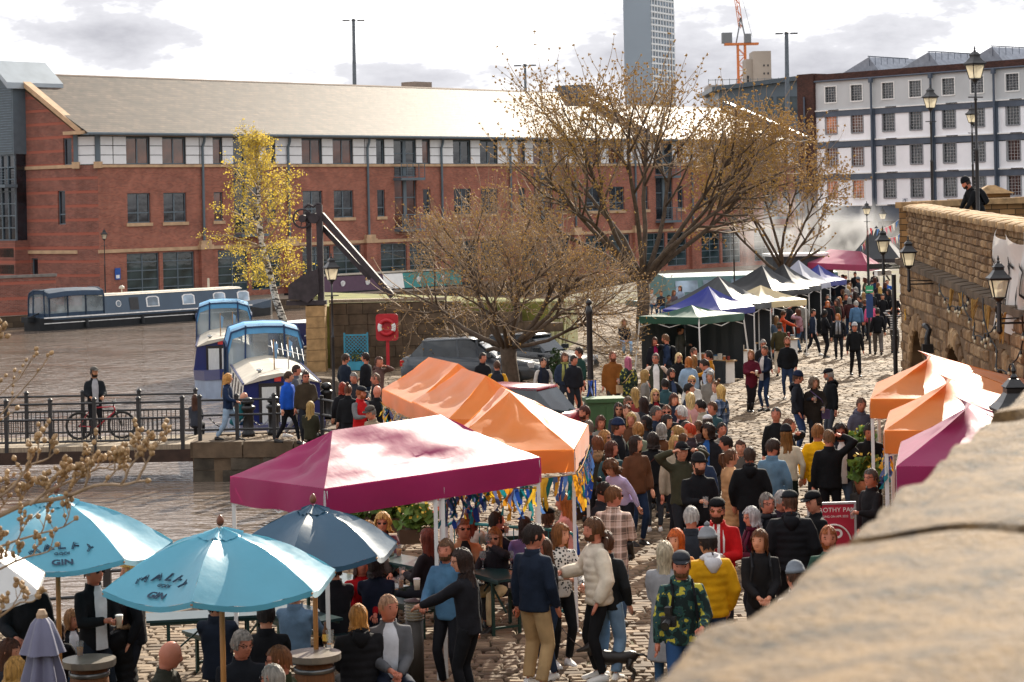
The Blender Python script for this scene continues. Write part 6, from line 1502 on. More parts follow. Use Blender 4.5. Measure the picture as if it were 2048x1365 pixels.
for k in range(6):MB().lathe([(.1,.785+k*.034),(.112,.79+k*.034),(.112,.80+k*.034),(.1,.805+k*.034)],n=16,cap=False).build('louvre_ring',mat('louvre aluminium','9d978c',.4,metal=.5),bl)
MB().lathe([(.12,.985),(.12,1.0),(.02,1.02)],n=16).build('cap',MATS['dark bollard paint'],bl)
GLS=glass_dark('drinking glass','c8ccd0',.03,.72);BEER=mat('amber beer','c88a28',.2,.1,trans=.4);WINE=mat('rose wine','c05a62',.2,.1,trans=.4);BOT=mat('brown bottle glass','5a3a1c',.15,.1);PAPER=mat('paper cup','c9b8a2',.7,.1);PINKP=mat('pink paper cup','d89a8e',.7,.1)
def drink(kind,loc,label):
 o=thing({'pint':'pint_glass','wine':'wine_glass','bottle':'beer_bottle','cup':'paper_cup','empty':'pint_glass'}[kind],label,'bottle' if kind=='bottle' else 'cup' if kind=='cup' else 'glass',loc,0,'drinks on the tables')
 if kind in('pint','empty'):
  MB().lathe([(.03,0),(.042,.15)],n=12,cap=False).build('glass',GLS,o,smooth=True)
  if kind=='pint':MB().lathe([(.027,.005),(.035,.09),(.0,.091)],n=12).build('beer',BEER,o,smooth=True)
  else :MB().lathe([(.027,.004),(.027,.012)],n=12).build('dregs',BEER,o)
 elif kind=='wine':
  MB().lathe([(.034,0),(.006,.008),(.005,.09),(.02,.11),(.042,.15),(.046,.18),(.036,.23)],n=12,cap=False).build('glass',GLS,o,smooth=True);MB().lathe([(.004,.1),(.02,.112),(.03,.13),(.0,.131)],n=12).build('wine',WINE,o,smooth=True)
 elif kind=='bottle':
  MB().lathe([(.03,0),(.03,.13),(.012,.17),(.012,.22)],n=12).build('bottle',BOT,o,smooth=True);MB().lathe([(.0305,.03),(.0305,.1)],n=12,cap=False).build('label_band',mat('bottle label','d6b95a',.6),o)
 else :MB().lathe([(.03,0),(.04,.12),(.0,.121)],n=12).build('cup',PAPER,o,smooth=True);MB().lathe([(.042,.118),(.042,.13),(.03,.135)],n=12).build('lid',WHITEP,o)
def on(x,y,h):v=PH(x,y,h);v.z=zg(v.y)+h;return v
for kd,x,y,h,lb_ in(('pint',512,1202,.775,'pint of beer on the table end under the light blue parasol'),('bottle',545,1215,.775,'brown sauce bottle on the table under the navy parasol'),('empty',716,1148,.775,'empty pint glass on the table beneath the crimson canopy'),('bottle',698,1138,.775,'bottle with yellow label on the table beneath the crimson canopy'),('pint',802,1176,.775,'full pint beside the grey bollard light'),('empty',792,1180,.775,'pale half empty glass next to the pint by the bollard light'),('wine',966,1138,.775,'rose wine glass on the table edge in front of the couple'),('wine',1022,1138,.775,'second wine glass behind the man in navy jacket'),('bottle',651,1288,.985,'amber beer bottle standing on the barrel table'),('empty',660,1290,.985,'short tumbler beside the bottle on the barrel table'),('cup',783,1112,.775,'pink paper cup on the back table'),('pint',798,1112,.775,'beer glass next to the pink paper cup'),('cup',834,1180,1.025,'tall takeaway cup on top of the bollard light'),('pint',160,1312,.865,'beer on the barrel table between the girls'),('pint',706,968+2,.0,'pint glass left standing on the abutment stones')):
 if lb_.startswith('pint glass left'):drink('pint',G(585,873),lb_)
 else :drink(kd,on(x,y,h),lb_)
TEALB=mat('teal barrier tube','1f7a80',.4,.1)
a,c=PH(892,1044,1.08),PH(1150,1062,1.08);d_=c-a;ba=thing('crowd_barrier','teal tube crowd barrier behind the wine drinkers','barrier',(a.x,a.y,zg(a.y)),math.atan2(d_.y,d_.x));L=math.hypot(d_.x,d_.y)
MB().tube([(0,0,.25),(0,0,.95),(.03,0,1.04),(.12,0,1.08),(L-.12,0,1.08),(L-.03,0,1.04),(L,0,.95),(L,0,.25),(L-.0,0,.2),(0,0,.2),(0,0,.25)],.022,8).build('frame',TEALB,ba,smooth=True)
for k in range(14):MB().tube([(L*(k+1)/15,0,.2),(L*(k+1)/15,0,1.07)],.008,5).build('bar',TEALB,ba)
for x in(.2,L-.2):MB().box(x-.02,x+.02,-.28,.28,0,.03).build('foot',TEALB,ba);MB().box(x-.015,x+.015,-.015,.015,.03,.2).build('foot_stem',TEALB,ba)
p_=PH(853,1008,.75);lr=thing('life_ring','orange and white life ring hung on the quay railing','lifebuoy',(p_.x,p_.y,p_.z-.3),.3)
MB().tube([(.24*math.cos(t_),0,.3+.24*math.sin(t_)) for t_ in np.linspace(0,2*math.pi,25)],.075,8,cap=False).build('ring',mat('buoy orange','d9683a',.5),lr,smooth=True)
for k in range(4):MB().tube([(.24*math.cos(t_),0,.3+.24*math.sin(t_)) for t_ in np.linspace(k*math.pi/2-.25,k*math.pi/2+.25,6)],.079,8).build('white_band',WHITEP,lr,smooth=True)
def planter(loc,label,seed,w=.5,fl=True,pot='box'):
 o=thing('flower_planter',label,'planter',loc,.2,'flower planters')
 if pot=='box':MB().box(-w/2,w/2,-.12,.12,0,.22).build('trough',mat('planter wood','4a3626',.8,.2),o);h=.22
 elif pot=='barrel':MB().lathe([(.24,0),(.28,.35),(.26,.75),(.22,.76)],n=14).build('barrel',mat('blackened barrel','231d19',.7,.3),o,smooth=True);MB().lathe([(.14,.76),(.2,.98),(.17,.98)],n=14).build('pot',mat('terracotta','a0603e',.8,.15),o,smooth=True);h=.98
 else :MB().lathe([(.16,0),(.22,.3),(.19,.3)],n=14).build('pot',mat('terracotta','a0603e',.8,.15),o,smooth=True);h=.3
 leaf_blob((0,0,h+.14),(w*.55,.2,.22),160,seed,.08,.2).build('leaves',mat('spring leaf',(.10,.17,.03),.6,.4,8,trans=.3),o,kind='stuff')
 if fl:leaf_blob((0,0,h+.26),(w*.55,.2,.2),40,seed+1,.04,.08).build('flowers',LEAFY,o,kind='stuff')
for k,(x,y,lb_) in enumerate(((700,1040,'railing planter of trailing leaves at the water end of the crimson canopy'),(745,1030,'railing planter of daffodils below the crimson hem'),(790,1038,'railing planter of grassy leaves by the curly haired drinker'),(835,1060,'railing planter of yellow flowers under the life ring'))):
 p_=PH(x,y,.55);planter((p_.x,p_.y,p_.z-.2),lb_,10+3*k,.6)
p_=PH(1732,958,1.0);planter((p_.x,p_.y,zg(p_.y)),'black barrel planter with terracotta pot and flowers by the right hand canopies',40,.45,pot='barrel')
p_=PH(1722,905,1.0);planter((p_.x+.1,p_.y+.5,zg(p_.y)),'tall daffodils in a barrel planter behind the sunglasses man',44,.5,pot='barrel')
p_=PH(1190,985,.5);planter((p_.x-.15,p_.y+.3,zg(p_.y)),'yellow and violet pansies planter by the nearest orange canopy',50,.7)
p_=G(1113,770);q=thing('ivy_bush','upright ivy bush beside the lamp post and the scarf wearer','bush',(p_.x,p_.y,zg(p_.y)));leaf_blob((0,0,.6),(.22,.2,.62),420,60,.06,.13).build('foliage',LEAFD,q,kind='stuff');MB().tube([(0,0,0),(0,0,.8)],.03,6).build('stem',BARK,q)
RIBC=[mat('ribbon '+n_,c_,.7,.1,trans=.35) for n_,c_ in(('navy','1f3f8a'),('yellow','e6bf3a'),('teal','1f7d86'),('gold','d99a28'),('sky','5a86c8'),('gingham','5d6a9a'))]
def ribbons(a,c,label,n_,lo=.18,hi=.4,sag=.05):
 a,c=Vector(a),Vector(c);o=thing('ribbon_bunting',label,'bunting',((a.x+c.x)/2,(a.y+c.y)/2,(a.z+c.z)/2),0,'ribbon garlands round the canopies');o0=Vector(o.location)
 pt=lambda f:a.lerp(c,f)-Vector((0,0,sag*4*f*(1-f)))-o0
 MB().tube([pt(i/12) for i in range(13)],.006,4).build('string',ROPE,o);nr=(c-a).cross(Vector((0,0,1))).normalized()
 for k in range(n_):
  p_=pt((k+.5)/n_);L=rt.uniform(lo,hi);w=rt.uniform(.02,.035);sw=rt.uniform(-.35,.35);q=MB();vs=[];tdir=(c-a).normalized()
  for j in range(7):
   f=j/6;an=rt.uniform(-.4,.4)+f*2*rt.uniform(-1,1);cx_=p_+tdir*(sw*L*f)+nr*(.05*math.sin(f*4+k))-Vector((0,0,L*f));e=(tdir*math.cos(an)+nr*math.sin(an))*w;vs+=[cx_-e,cx_+e]
  q.add(vs,[(j*2,j*2+1,j*2+3,j*2+2) for j in range(6)]);q.build('ribbon',RIBC[rt.randrange(6)],o,smooth=True)
z_=2.0
B3=Vector((*B_,z_));A3=Vector((*A_,z_));D3=Vector((*D_,z_));C3=Vector((*C_,z_))
ribbons(D3,B3,'ribbon garland along the rear edge of the crimson canopy',26);ribbons(((A3+B3)/2).lerp(D3,.45)+Vector((0,0,-.05)),B3 .lerp(D3,.5),'ribbon garland strung across beneath the crimson canopy',30)
ribbons((-.95,27.85,1.98),(.74,27.85,1.98),'ribbon garland along the front hem of the nearest orange canopy',34,.2,.45);ribbons((.76,27.9,2.0),(1.02,31,2.0),'ribbon garland down the street side of the nearest orange canopy',34,.25,.6)
ribbons((-1.75,36,1.95),(-2.4,39,1.95),'ribbon garland on the water side of the furthest orange canopy',20,.2,.45);ribbons((-1.05,32.9,1.95),(-1.72,36,1.95),'ribbon garland on the water side of the middle orange canopy',20,.2,.45)
p1=corner(1770,905,2.1);ribbons((p1[0]-.02,p1[1],2.0),(p1[0]+.5,p1[1]+2.6,2.0),'ribbon garland on the street side of the right hand orange canopies',22,.2,.5)
lp=P(1183,760,49.8);ribbons((lp.x-.1,49.8,lp.z),(lp.x+.12,49.8,lp.z),'blue and yellow ribbons tied round the dark lamp post',3,.5,.9,.01)
FL=[mat('flag '+c_,c_,.7,.05,trans=.3) for c_ in('c8434a','e8e2d8','4a78b4','d9b25a','d88aa0')]
for k,(a,c,lb_) in enumerate(((P(1737,455,60),P(1797,440,58),'flag bunting strung from the far lamp post to the wall corner'),(P(1737,455,60),P(1722,492,61),'flag bunting dangling loose from the far lamp post'),(P(1760,465,59),P(1800,468,58),'short flag bunting below the bracket lamp at the corner'))):
 o=thing('flag_bunting',lb_,'bunting',(a+c)/2,0,'flag bunting at the wall corner');o0=Vector(o.location)
 pt=lambda f:a.lerp(c,f)-Vector((0,0,.12*4*f*(1-f)))-o0
 MB().tube([pt(i/10) for i in range(11)],.008,4).build('string',WHITEP,o)
 for j in range(8):f=(j+.3)/8;e0,e1=pt(f),pt(f+.09);MB().add([e0,e1,(e0+e1)/2-Vector((.05*math.sin(j),.04*math.cos(j*2),.2))],[(0,1,2)]).build('flag',FL[j%5],o)
sp=P(1737,560,84);po=thing('sign_post','slim black post with green parking sign in the crowd','sign',(sp.x,84,zg(84)))
MB().tube([(0,0,0),(0,0,P(1737,470,84).z-zg(84))],.05,8).build('post',IRON,po);MB().box(-.13,.16,-.09,-.06,2.35,2.62).build('green_sign',mat('sign green','3aa070',.5),po);MB().box(-.1,.13,-.095,-.091,2.42,2.46).build('sign_mark',WHITEP,po);MB().box(-.12,.14,-.09,-.06,1.4,2.3).build('blue_panel',mat('panel blue','24406e',.5),po)
fg=MB();fg.extr([(.05,3.25),(.75,3.25),(.9,3.35),(.75,3.45),(.05,3.45)],-.03,.0);fg.build('finger_sign',IRON,po)
a,c=PH(1612,1003,1.25),PH(1708,1004,1.25);k=.62/math.hypot(c.x-a.x,c.y-a.y)
pbx=thing('poster_board','crimson poster board with white lettering and round emblem by the right hand canopies','sign',(c.x-.31,c.y,zg(c.y)),.06)
CRM=mat('poster crimson','a8233a',.6,.12,3)
MB().box(-.31,.31,0,.025,.30,1.22).build('poster',CRM,pbx);fr=MB()
fr.box(-.34,.34,-.012,.03,1.22,1.25);fr.box(-.34,.34,-.012,.03,.27,.30);fr.box(-.34,-.31,-.012,.03,.30,1.22);fr.box(.31,.34,-.012,.03,.30,1.22);fr.build('frame',mat('silver frame','b9bcc4',.35,metal=.5),pbx)
for x in(-.28,.28):MB().bar((x,.02,.28),(x,.3,0),.03).build('leg',IRON,pbx);MB().bar((x,.01,.28),(x,-.1,0),.03).build('leg',IRON,pbx)
def put(s_,size,x,z,sp=1.):return link('lettering',text_mesh(s_,size,.001,WHITEP,spacing=sp),pbx,(x,-.004,z),rot=(math.pi/2,0,0))
put('DOROTHY PAX',.088,0,1.14,1.05);put('HANGING ON APR 2022',.042,.0,1.05);put('P',.34,.06,.75);put('&',.16,.08,.55)
MB().tube([(.02+.24*math.cos(t_),-.006,.68+.26*math.sin(t_)) for t_ in np.linspace(.2,2*math.pi-.2,30)],[(.012,.03)]*30,6).build('emblem_ring',WHITEP,pbx)
# ================================================================ people
SKINS={'p':'c98d72','r':'c27a62','t':'b07a58','d':'4a2e22'}
def skin_mat(k):return mat('skin '+k,SKINS[k],.5,.08,8,spec=.4)
def fabric(col,kind=''):
 nm='fabric '+col+kind
 if nm in MATS:return MATS[nm]
 if not kind:return mat(nm,col,.82,.22,5,bump=.7,bscale=9,spec=.15)
 if kind=='shiny':return mat(nm,col,.5,.15,5,bump=.4,bscale=8,spec=.4)
 m,nt,p=nodes(nm);t=nt.nodes.new('ShaderNodeTexCoord');s_=nt.nodes.new('ShaderNodeSeparateXYZ');nt.links.new(t.outputs['Object'],s_.inputs[0])
 c=hexc(col)
 def mth(op,a,b_=None):
  n_=nt.nodes.new('ShaderNodeMath');n_.operation=op
  for i,v in enumerate((a,b_)):
   if v is None:continue
   if isinstance(v,(int,float)):n_.inputs[i].default_value=v
   else :nt.links.new(v,n_.inputs[i])
  return n_.outputs[0]
 rp=nt.nodes.new('ShaderNodeValToRGB')
 if kind=='plaid':
  sx=mth('GREATER_THAN',mth('SINE',mth('MULTIPLY',s_.outputs['X'],48)),.1);sz=mth('GREATER_THAN',mth('SINE',mth('MULTIPLY',s_.outputs['Z'],40)),.1)
  th=mth('GREATER_THAN',mth('SINE',mth('MULTIPLY',s_.outputs['Z'],80)),.92);tx=mth('GREATER_THAN',mth('SINE',mth('MULTIPLY',s_.outputs['X'],96)),.92)
  fac=mth('ADD',mth('MULTIPLY',mth('ADD',sx,sz),.33),mth('MULTIPLY',mth('MAXIMUM',th,tx),.3));nt.links.new(fac,rp.inputs[0])
  rp.color_ramp.elements[0].color=(*[v*.35 for v in c],1);rp.color_ramp.elements[1].color=(*[min(1,v*1.2+.25) for v in c],1);e=rp.color_ramp.elements.new(.4);e.color=(*c,1)
 elif kind=='stripe':
  nt.links.new(mth('GREATER_THAN',mth('SINE',mth('MULTIPLY',s_.outputs['Z'],70)),0.),rp.inputs[0]);rp.color_ramp.elements[0].color=(*c,1);rp.color_ramp.elements[1].color=(.55,.53,.5,1)
 elif kind=='vstripe':
  nt.links.new(mth('GREATER_THAN',mth('SINE',mth('MULTIPLY',s_.outputs['X'],95)),0.),rp.inputs[0]);rp.color_ramp.elements[0].color=(*c,1);rp.color_ramp.elements[1].color=(.75,.74,.72,1)
 else :
  n_=nt.nodes.new('ShaderNodeTexNoise' if kind=='camo' else 'ShaderNodeTexVoronoi');n_.inputs['Scale'].default_value=13 if kind=='camo' else 26
  nt.links.new(t.outputs['Object'],n_.inputs['Vector']);nt.links.new(n_.outputs[0],rp.inputs[0]);rp.color_ramp.interpolation='CONSTANT'
  if kind=='camo':rp.color_ramp.elements[0].color=(.01,.02,.02,1);e=rp.color_ramp.elements.new(.46);e.color=(*c,1);e=rp.color_ramp.elements.new(.54);e.color=(.02,.05,.06,1);rp.color_ramp.elements[-1].position=.6;rp.color_ramp.elements[-1].color=(.45,.40,.05,1)
  else :rp.color_ramp.elements[0].color=(.02,.02,.022,1);rp.color_ramp.elements[-1].position=.36;rp.color_ramp.elements[-1].color=(.6,.58,.54,1)
 nt.links.new(rp.outputs[0],p.inputs['Base Color']);p.inputs['Roughness'].default_value=.85;p.inputs['Specular IOR Level'].default_value=.2
 n_=nt.nodes.new('ShaderNodeTexNoise');n_.inputs['Scale'].default_value=9;bp_=nt.nodes.new('ShaderNodeBump');bp_.inputs['Strength'].default_value=.5;bp_.inputs['Distance'].default_value=.02;nt.links.new(n_.outputs[0],bp_.inputs['Height']);nt.links.new(bp_.outputs[0],p.inputs['Normal'])
 MATS[nm]=m;return m
def hair_mat(c):return mat('hair '+c,c,.55,.45,45,bump=1.,bscale=70,spec=.3,stretch=(1,1,.12),trans=.12)
SHOE_W,SHOE_D=mat('white trainer',(.72,.71,.68),.6,.05),mat('dark shoe','1c1a19',.5,.15)
EYE=mat('dark eye',(.02,.015,.012),.2);LIP=mat('lip','8a4a44',.5);SHADES=mat('black lens',(.006,.006,.008),.12,spec=.7)
def gs(x,c,w):return math.exp(-((x-c)/w)**2)
def head_rings(n=20):
 """neck to crown, facing -y; head centre at z = 1.635"""
 zs=[1.44,1.50,1.525,1.54,1.558,1.575,1.592,1.608,1.624,1.64,1.656,1.675,1.695,1.715,1.732,1.744,1.75]
 out=[]
 for z in zs:
  ring=[]
  for k in range(n):
   a=2*math.pi*k/n;sx,sy=math.cos(a),math.sin(a)
   if z<=1.525:
    rx=ry=.056 if z>1.46 else .066;cy=.012
   else :
    t=(z-1.635)/.116;w=math.sqrt(max(0,1-t*t)) if z>1.6 else math.sqrt(max(0,1-(t*.78)**2))
    rx=.080*w;ry=.098*w;cy=.0
    if z<1.60:rx*=.80+.2*(z-1.53)/.07;ry*=.92;cy=-.006+.012*(1-(z-1.53)/.07)*(1 if sy>0 else -.3)
   r=1.;x,y=rx*sx,cy+ry*sy
   if sy<0:
    y-=.024*gs(x,0,.013)*gs(z,1.612,.017)+.012*gs(x,0,.012)*gs(z,1.636,.016)
    y+=.009*(gs(x,.032,.017)+gs(x,-.032,.017))*gs(z,1.644,.012)
    y-=.006*gs(abs(x),.03,.03)*gs(z,1.664,.010)
    y-=.007*gs(x,0,.022)*gs(z,1.545,.012)+.005*gs(x,0,.02)*gs(z,1.582,.008)
   ring.append((x,y,z))
  out.append(ring)
 return out
HR=head_rings()
def ik(a,c,l1,l2,pole):
 d=c-a;L=d.length
 if L>(l1+l2)*.995:c=a+d*((l1+l2)*.995/L);d=c-a;L=d.length
 L=max(L,abs(l1-l2)+.01);x=(l1*l1-l2*l2+L*L)/(2*L);h=math.sqrt(max(0,l1*l1-x*x));u=d.normalized();pv=pole-u*pole.dot(u);pv=pv.normalized() if pv.length>1e-4 else u.orthogonal()
 return a+u*x+pv*h,c
ARM={'d':(.27,-.03,.80),'p':(.24,-.09,.90),'c':(.09,-.31,1.17),'w':(.15,-.31,1.06),'f':(.06,-.17,1.53),'h':(.21,-.02,1.0),'o':(.30,-.32,1.16),'r':(.13,-.50,1.18),'k':(.07,-.30,1.02),'b':(.13,-.15,1.34),'u':(.2,-.12,1.66),'t':(.12,-.44,1.10),'q':(.05,-.33,1.08)}
LEG={'s':((.10,0),(.10,0)),'w':((.08,-.26),(.08,.30)),'x':((-.03,-.05),(.09,.05)),'v':((.14,-.04),(.12,.06))}
def who(l):return ' '.join(l.split()[:11])
def tubes(mb,pts,rad,n=10):
 mb.tube(pts,rad,n)
 for p_,r_ in((pts[0],rad[0]),(pts[-1],rad[-1])):
  pass
def person(x,y,h,face,pose,hair,hc,sk,top,bot,label,lean=0,turn=0,at=None,sit=None,group=None,wide=1.,cup=None,tilt=0):
 """x, y: photo pixel of the top of the head; pose: legs + left arm + right arm; top/bot: kind:colour[:pattern]"""
 sitting=pose[0]=='z'
 drop=.42 if sitting else 0.
 hl=h-.40*h/1.75 if sitting else h
 hl-=(1-math.cos(math.radians(lean)))*.8
 if at:base=Vector(at)
 else :
  hp=PH(x,y,hl+(sit or 0));base=Vector((hp.x,hp.y,zg(hp.y)+(sit or 0)))
 fr=math.radians(face);lr=math.radians(lean);d_cam=base.y
 if not at:base.x+=math.sin(fr)*-math.sin(lr)*.75*-1*-1;base.y+=math.cos(fr)*math.sin(lr)*.75
 fine=d_cam<48;vox=min(max(d_cam*.00075,.017),.045);remesh=d_cam<72
 hip=.92-drop
 piv=Vector((0,0,hip));Rl=Matrix.Rotation(lr,3,'X')
 def U(p_):v=Vector(p_);v.z-=drop;return piv+Rl@(v-piv)
 th=math.radians(turn);RT=Matrix.Rotation(th,3,'Z')@Matrix.Rotation(math.radians(tilt),3,'X')
 def Hd(p_):v=Vector(p_)-Vector((0,0,1.52));v=RT@(v*1.1)+Vector((0,0,1.515)) if v.z>-.0 else v+Vector((0,0,1.52));return U(v)
 S=h/1.768
 tk,tc,*tp=top.split(':');bk,bc,*bp_=bot.split(':')
 thick={'J':.012,'C':.016,'P':.030,'K':.0,'V':.008,'L':.016,'G':.034}[tk]
 sh=[Vector((s_*.168*wide,.005,1.392)) for s_ in(1,-1)];arms=[]
 for i,s_ in enumerate((1,-1)):
  c=pose[1+i];t_=Vector(ARM[c]);t_.x*=s_
  pole=Vector((s_*1.,.35,0)) if c in 'hu' else Vector((s_*.55,.6,-.55));e,w=ik(sh[i],t_,.285,.25,pole);arms.append((sh[i],e,w,c))
 legs=[]
 if sitting:
  for i,s_ in enumerate((1,-1)):
   kx=s_*(.10+.05*(i==0));hp_=Vector((s_*.09,0,hip+.0));kn=Vector((kx,-.42,hip+.0));an=Vector((kx*1.05,-.42+(.10 if i else -.04),.09));legs.append((hp_,kn,an))
 else :
  for i,s_ in enumerate((1,-1)):
   fx,fy=LEG[pose[0]][i];an=Vector((s_*fx,fy,.09+(.05 if pose[0]=='w' and fy>.1 else 0)));hp_=Vector((s_*.088,0,.90));kn,an=ik(hp_,an,.43,.41,Vector((s_*.15,-1,0)));legs.append((hp_,kn,an))
 sm=skin_mat(sk)
 b=MB();hr=HR if fine or d_cam<75 else HR[::2]+[HR[-1]]
 step=1 if d_cam<70 else 2
 b.loft([[U((v[0],v[1]*.9,v[2])) if v[2]<1.5 else Hd(v) for v in r_[::step]] for r_ in hr])
 nb_=8
 b.loft([[U((rx*math.cos(2*math.pi*k/nb_),ry*math.sin(2*math.pi*k/nb_),z)) for k in range(nb_)] for z,rx,ry in((.90,.13,.09),(1.05,.12,.085),(1.3,.15,.095),(1.42,.12,.07),(1.47,.06,.055))])
 for s_,e,w,c in arms:b.tube([U(s_),U(e),U(w)],[.03,.026,.024],7)
 for hp_,kn,an in legs:b.tube([hp_,kn.lerp(hp_,.5),kn,kn.lerp(an,.35),an,an-Vector((0,0,.05))],[r_*(1 if bk=='k' else .55) for r_ in(.078,.068,.05,.05,.034,.036)],8)
 for s_ in(1,-1):
  b.add([Hd((s_*.072,.0+dy,1.635+dz)) for dy,dz in((-.008,-.03),(.012,-.02),(.02,.01),(.012,.03),(-.008,.028))]+[Hd((s_*.088,.008,1.638))],[(0,1,5),(1,2,5),(2,3,5),(3,4,5),(4,0,5)])
 hands=[]
 for i,(s0,e,w,c) in enumerate(arms):
  s_=1 if i==0 else -1
  f=(U(w)-U(e)).normalized();up=Vector((0,0,1));sd=f.cross(up);sd=sd.normalized() if sd.length>.1 else Vector((1,0,0));pn=sd.cross(f)
  if c in 'd':sd,pn=Vector((0,1,0)),Vector((-s_,0,0))
  grip=c in 'cwfbu';o_=U(w);hands.append((o_,f,sd,pn,c))
  if c=='p' or( not fine and d_cam>75):b.tube([o_,o_+f*.05,o_+f*.1,o_+f*.15],[(.026,.02),(.04,.018),(.038,.016),(.016,.01)],6);continue
  b.tube([o_-f*.01,o_+f*.03,o_+f*.085],[(.024,.02),(.036,.016),(.036,.014)],8) if abs(f.x)>.8 else b.tube([o_-f*.01,o_+f*.03,o_+f*.085],[.024,.029,.027],7)
  cur=1.15 if grip else .35
  for q in range(4):
   L=(.062,.07,.066,.052)[q];p0=o_+f*.078+sd*(q-1.5)*.0185;d1=f*math.cos(cur*.6)-pn*math.sin(cur*.6);d2=f*math.cos(cur*1.5)-pn*math.sin(cur*1.5)
   b.tube([p0,p0+d1*L*.55,p0+d1*L*.55+d2*L*.5],[.0092,.0085,.006],5)
  tb_=o_+f*.03+sd*.030*(1 if s_>0 else -1);b.tube([tb_,tb_+(f*.6+sd*.6*(1 if s_>0 else -1)-pn*.3).normalized()*.04,tb_+(f*.9+sd*.35*(1 if s_>0 else -1)-pn*.6*(1 if grip else .2)).normalized()*.07],[.012,.011,.007],5)
 b.m=1
 if d_cam<80:
  for s_ in(1,-1):b.add([Hd((s_*.031+dx,-.0865+abs(dx)*.25,1.644+dz)) for dx,dz in((-.016,0),(0,-.008),(.016,0),(0,.009))],[(0,1,2,3)]);b.add([Hd((s_*.032+dx,-.0925+abs(dx)*.3,1.662+dz)) for dx,dz in((-.020,-.003),(.020,-.003),(.018,.006),(-.018,.006))],[(0,1,2,3)])
  b.m=2;b.add([Hd((dx,-.0945+abs(dx)*.3,1.580+dz)) for dx,dz in((-.022,0),(0,-.007),(.022,0),(.008,.006),(-.008,.006))],[(0,1,2,3,4)])
 b.m=0
 me=b.mesh('person',[sm,EYE,LIP],True)
 o=link('person',me,None,base,fr,scale=(S,S,S),label=label,cat='person',group=group)
 def part(mb,name,m_,rm=0,lbl=None,smooth=True):
  ob=link(name,mb.mesh(name,m_,smooth),o)
  if rm and remesh:
   md=ob.modifiers.new('join','REMESH');md.mode='VOXEL';md.voxel_size=rm/S;md.use_smooth_shade=True
   m2=ob.modifiers.new('soft','SMOOTH');m2 .iterations=3;m2 .factor=.5
  return ob
 tm=fabric(tc,tp[0] if tp else '');q=MB();n_=16;T=thick
 hem={'J':.84,'C':.66,'P':.84,'K':.87,'V':.84,'L':.42,'G':.55}[tk]
 if sitting:hem=max(hem,.84)
 prof=[(hem,.168+T+(.05 if hem<.6 else 0),.125+T+(.03 if hem<.6 else 0)),(.96,.158+T,.118+T),(1.08,.150+T,.112+T),(1.22,.168+T,.120+T),(1.33,.172+T,.114+T),(1.39,.150+T,.100+T),(1.43,.115+T*.8,.085+T*.7),(1.46,.085+T*.6,.072+T*.5),(1.495,.064+T*.5,.064+T*.5)]
 if hem<.84:prof.insert(1,(.84,.168+T,.122+T))
 if tk in 'PG':
  fp=[];zz=hem
  def at_(z):
   for(z0,a0,b0),(z1,a1,b1) in zip(prof[:-1],prof[1:]):
    if z0<=z<=z1:f=(z-z0)/(z1-z0);return a0+(a1-a0)*f,b0+(b1-b0)*f
   return prof[-1][1:]
  while zz<1.40:a0,b0=at_(zz);k_=.014*abs(math.sin((zz-hem)*math.pi/.085));fp.append((zz,a0-.012+k_,b0-.012+k_));zz+=.021
  prof=fp+[p_ for p_ in prof if p_[0]>1.41]
 ph=RNG.uniform(0,6)
 def ringpt(z,rx,ry,a,g=1.):
  w=1+.025*math.sin(3*a+z*21+ph)+.02*math.sin(5*a-z*33+ph*2)
  v=Vector((rx*wide*w*math.cos(a)*g,(ry*w*math.sin(a)*g)+(.008 if z>1.3 else 0),z))
  return U(v) if(z>.88 or not False) and not(z<.9 and lean>12 and not sitting) else Vector((v.x,v.y,v.z-drop))
 q.loft([[ringpt(z,rx,ry,2*math.pi*k/n_) for k in range(n_)] for z,rx,ry in prof])
 slv=tc
 slm=MB()
 for s0,e,w,c in arms:
  a,e2,w2=U(s0),U(e),U(w);pts=[a-(U(s0)-a)*0+Vector((0,0,0)),a.lerp(e2,.35),a.lerp(e2,.7),e2,e2 .lerp(w2,.35),e2 .lerp(w2,.7),w2+(w2-e2).normalized()*.005]
  inn=U((s0 .x*.5,s0 .y,1.385));rs_=[.057+T*.8,.058+T,.055+T,.052+T,.049+T,.044+T*.9,.036+T*.7]
  if tk in 'PG':rs_=[r_+.006*(k%2) for k,r_ in enumerate(rs_)]
  else :rs_=[r_*(1+.05*math.sin(k*2.3+ph)) for k,r_ in enumerate(rs_)]
  (slm if tk=='V' and len(tp)>0 else q).tube([inn]+pts,[.066+T*.6]+rs_,10)
 if tk=='V':part(slm if len(tp) else MB().add([],[]),'sleeves',fabric(tp[0]),vox) if len(tp) else None
 tm=fabric(tc) if tk=='V' else tm
 part(q,{'J':'jacket','C':'coat','P':'puffer_jacket','K':'sweater','V':'gilet','L':'long_coat','G':'puffer_coat'}[tk],tm,vox if not(tk in 'PG' and fine) else .016)
 if tk in 'JCLV' and d_cam<60:
  q=MB();q.loft([[U((rx*math.cos(a),.012+ry*math.sin(a),z-(.018 if math.sin(a)<-.5 else 0))) for a in [2*math.pi*k/14 for k in range(14)]] for z,rx,ry in((1.44,.098+T*.5,.085+T*.5),(1.475,.085+T*.4,.078+T*.4),(1.515,.082+T*.4,.080+T*.4),(1.512,.074+T*.3,.072+T*.3),(1.47,.07,.068))],cap=False);part(q,'collar',tm)
 ex=hair.split(',');hstyle=ex[0];ex=ex[1:]
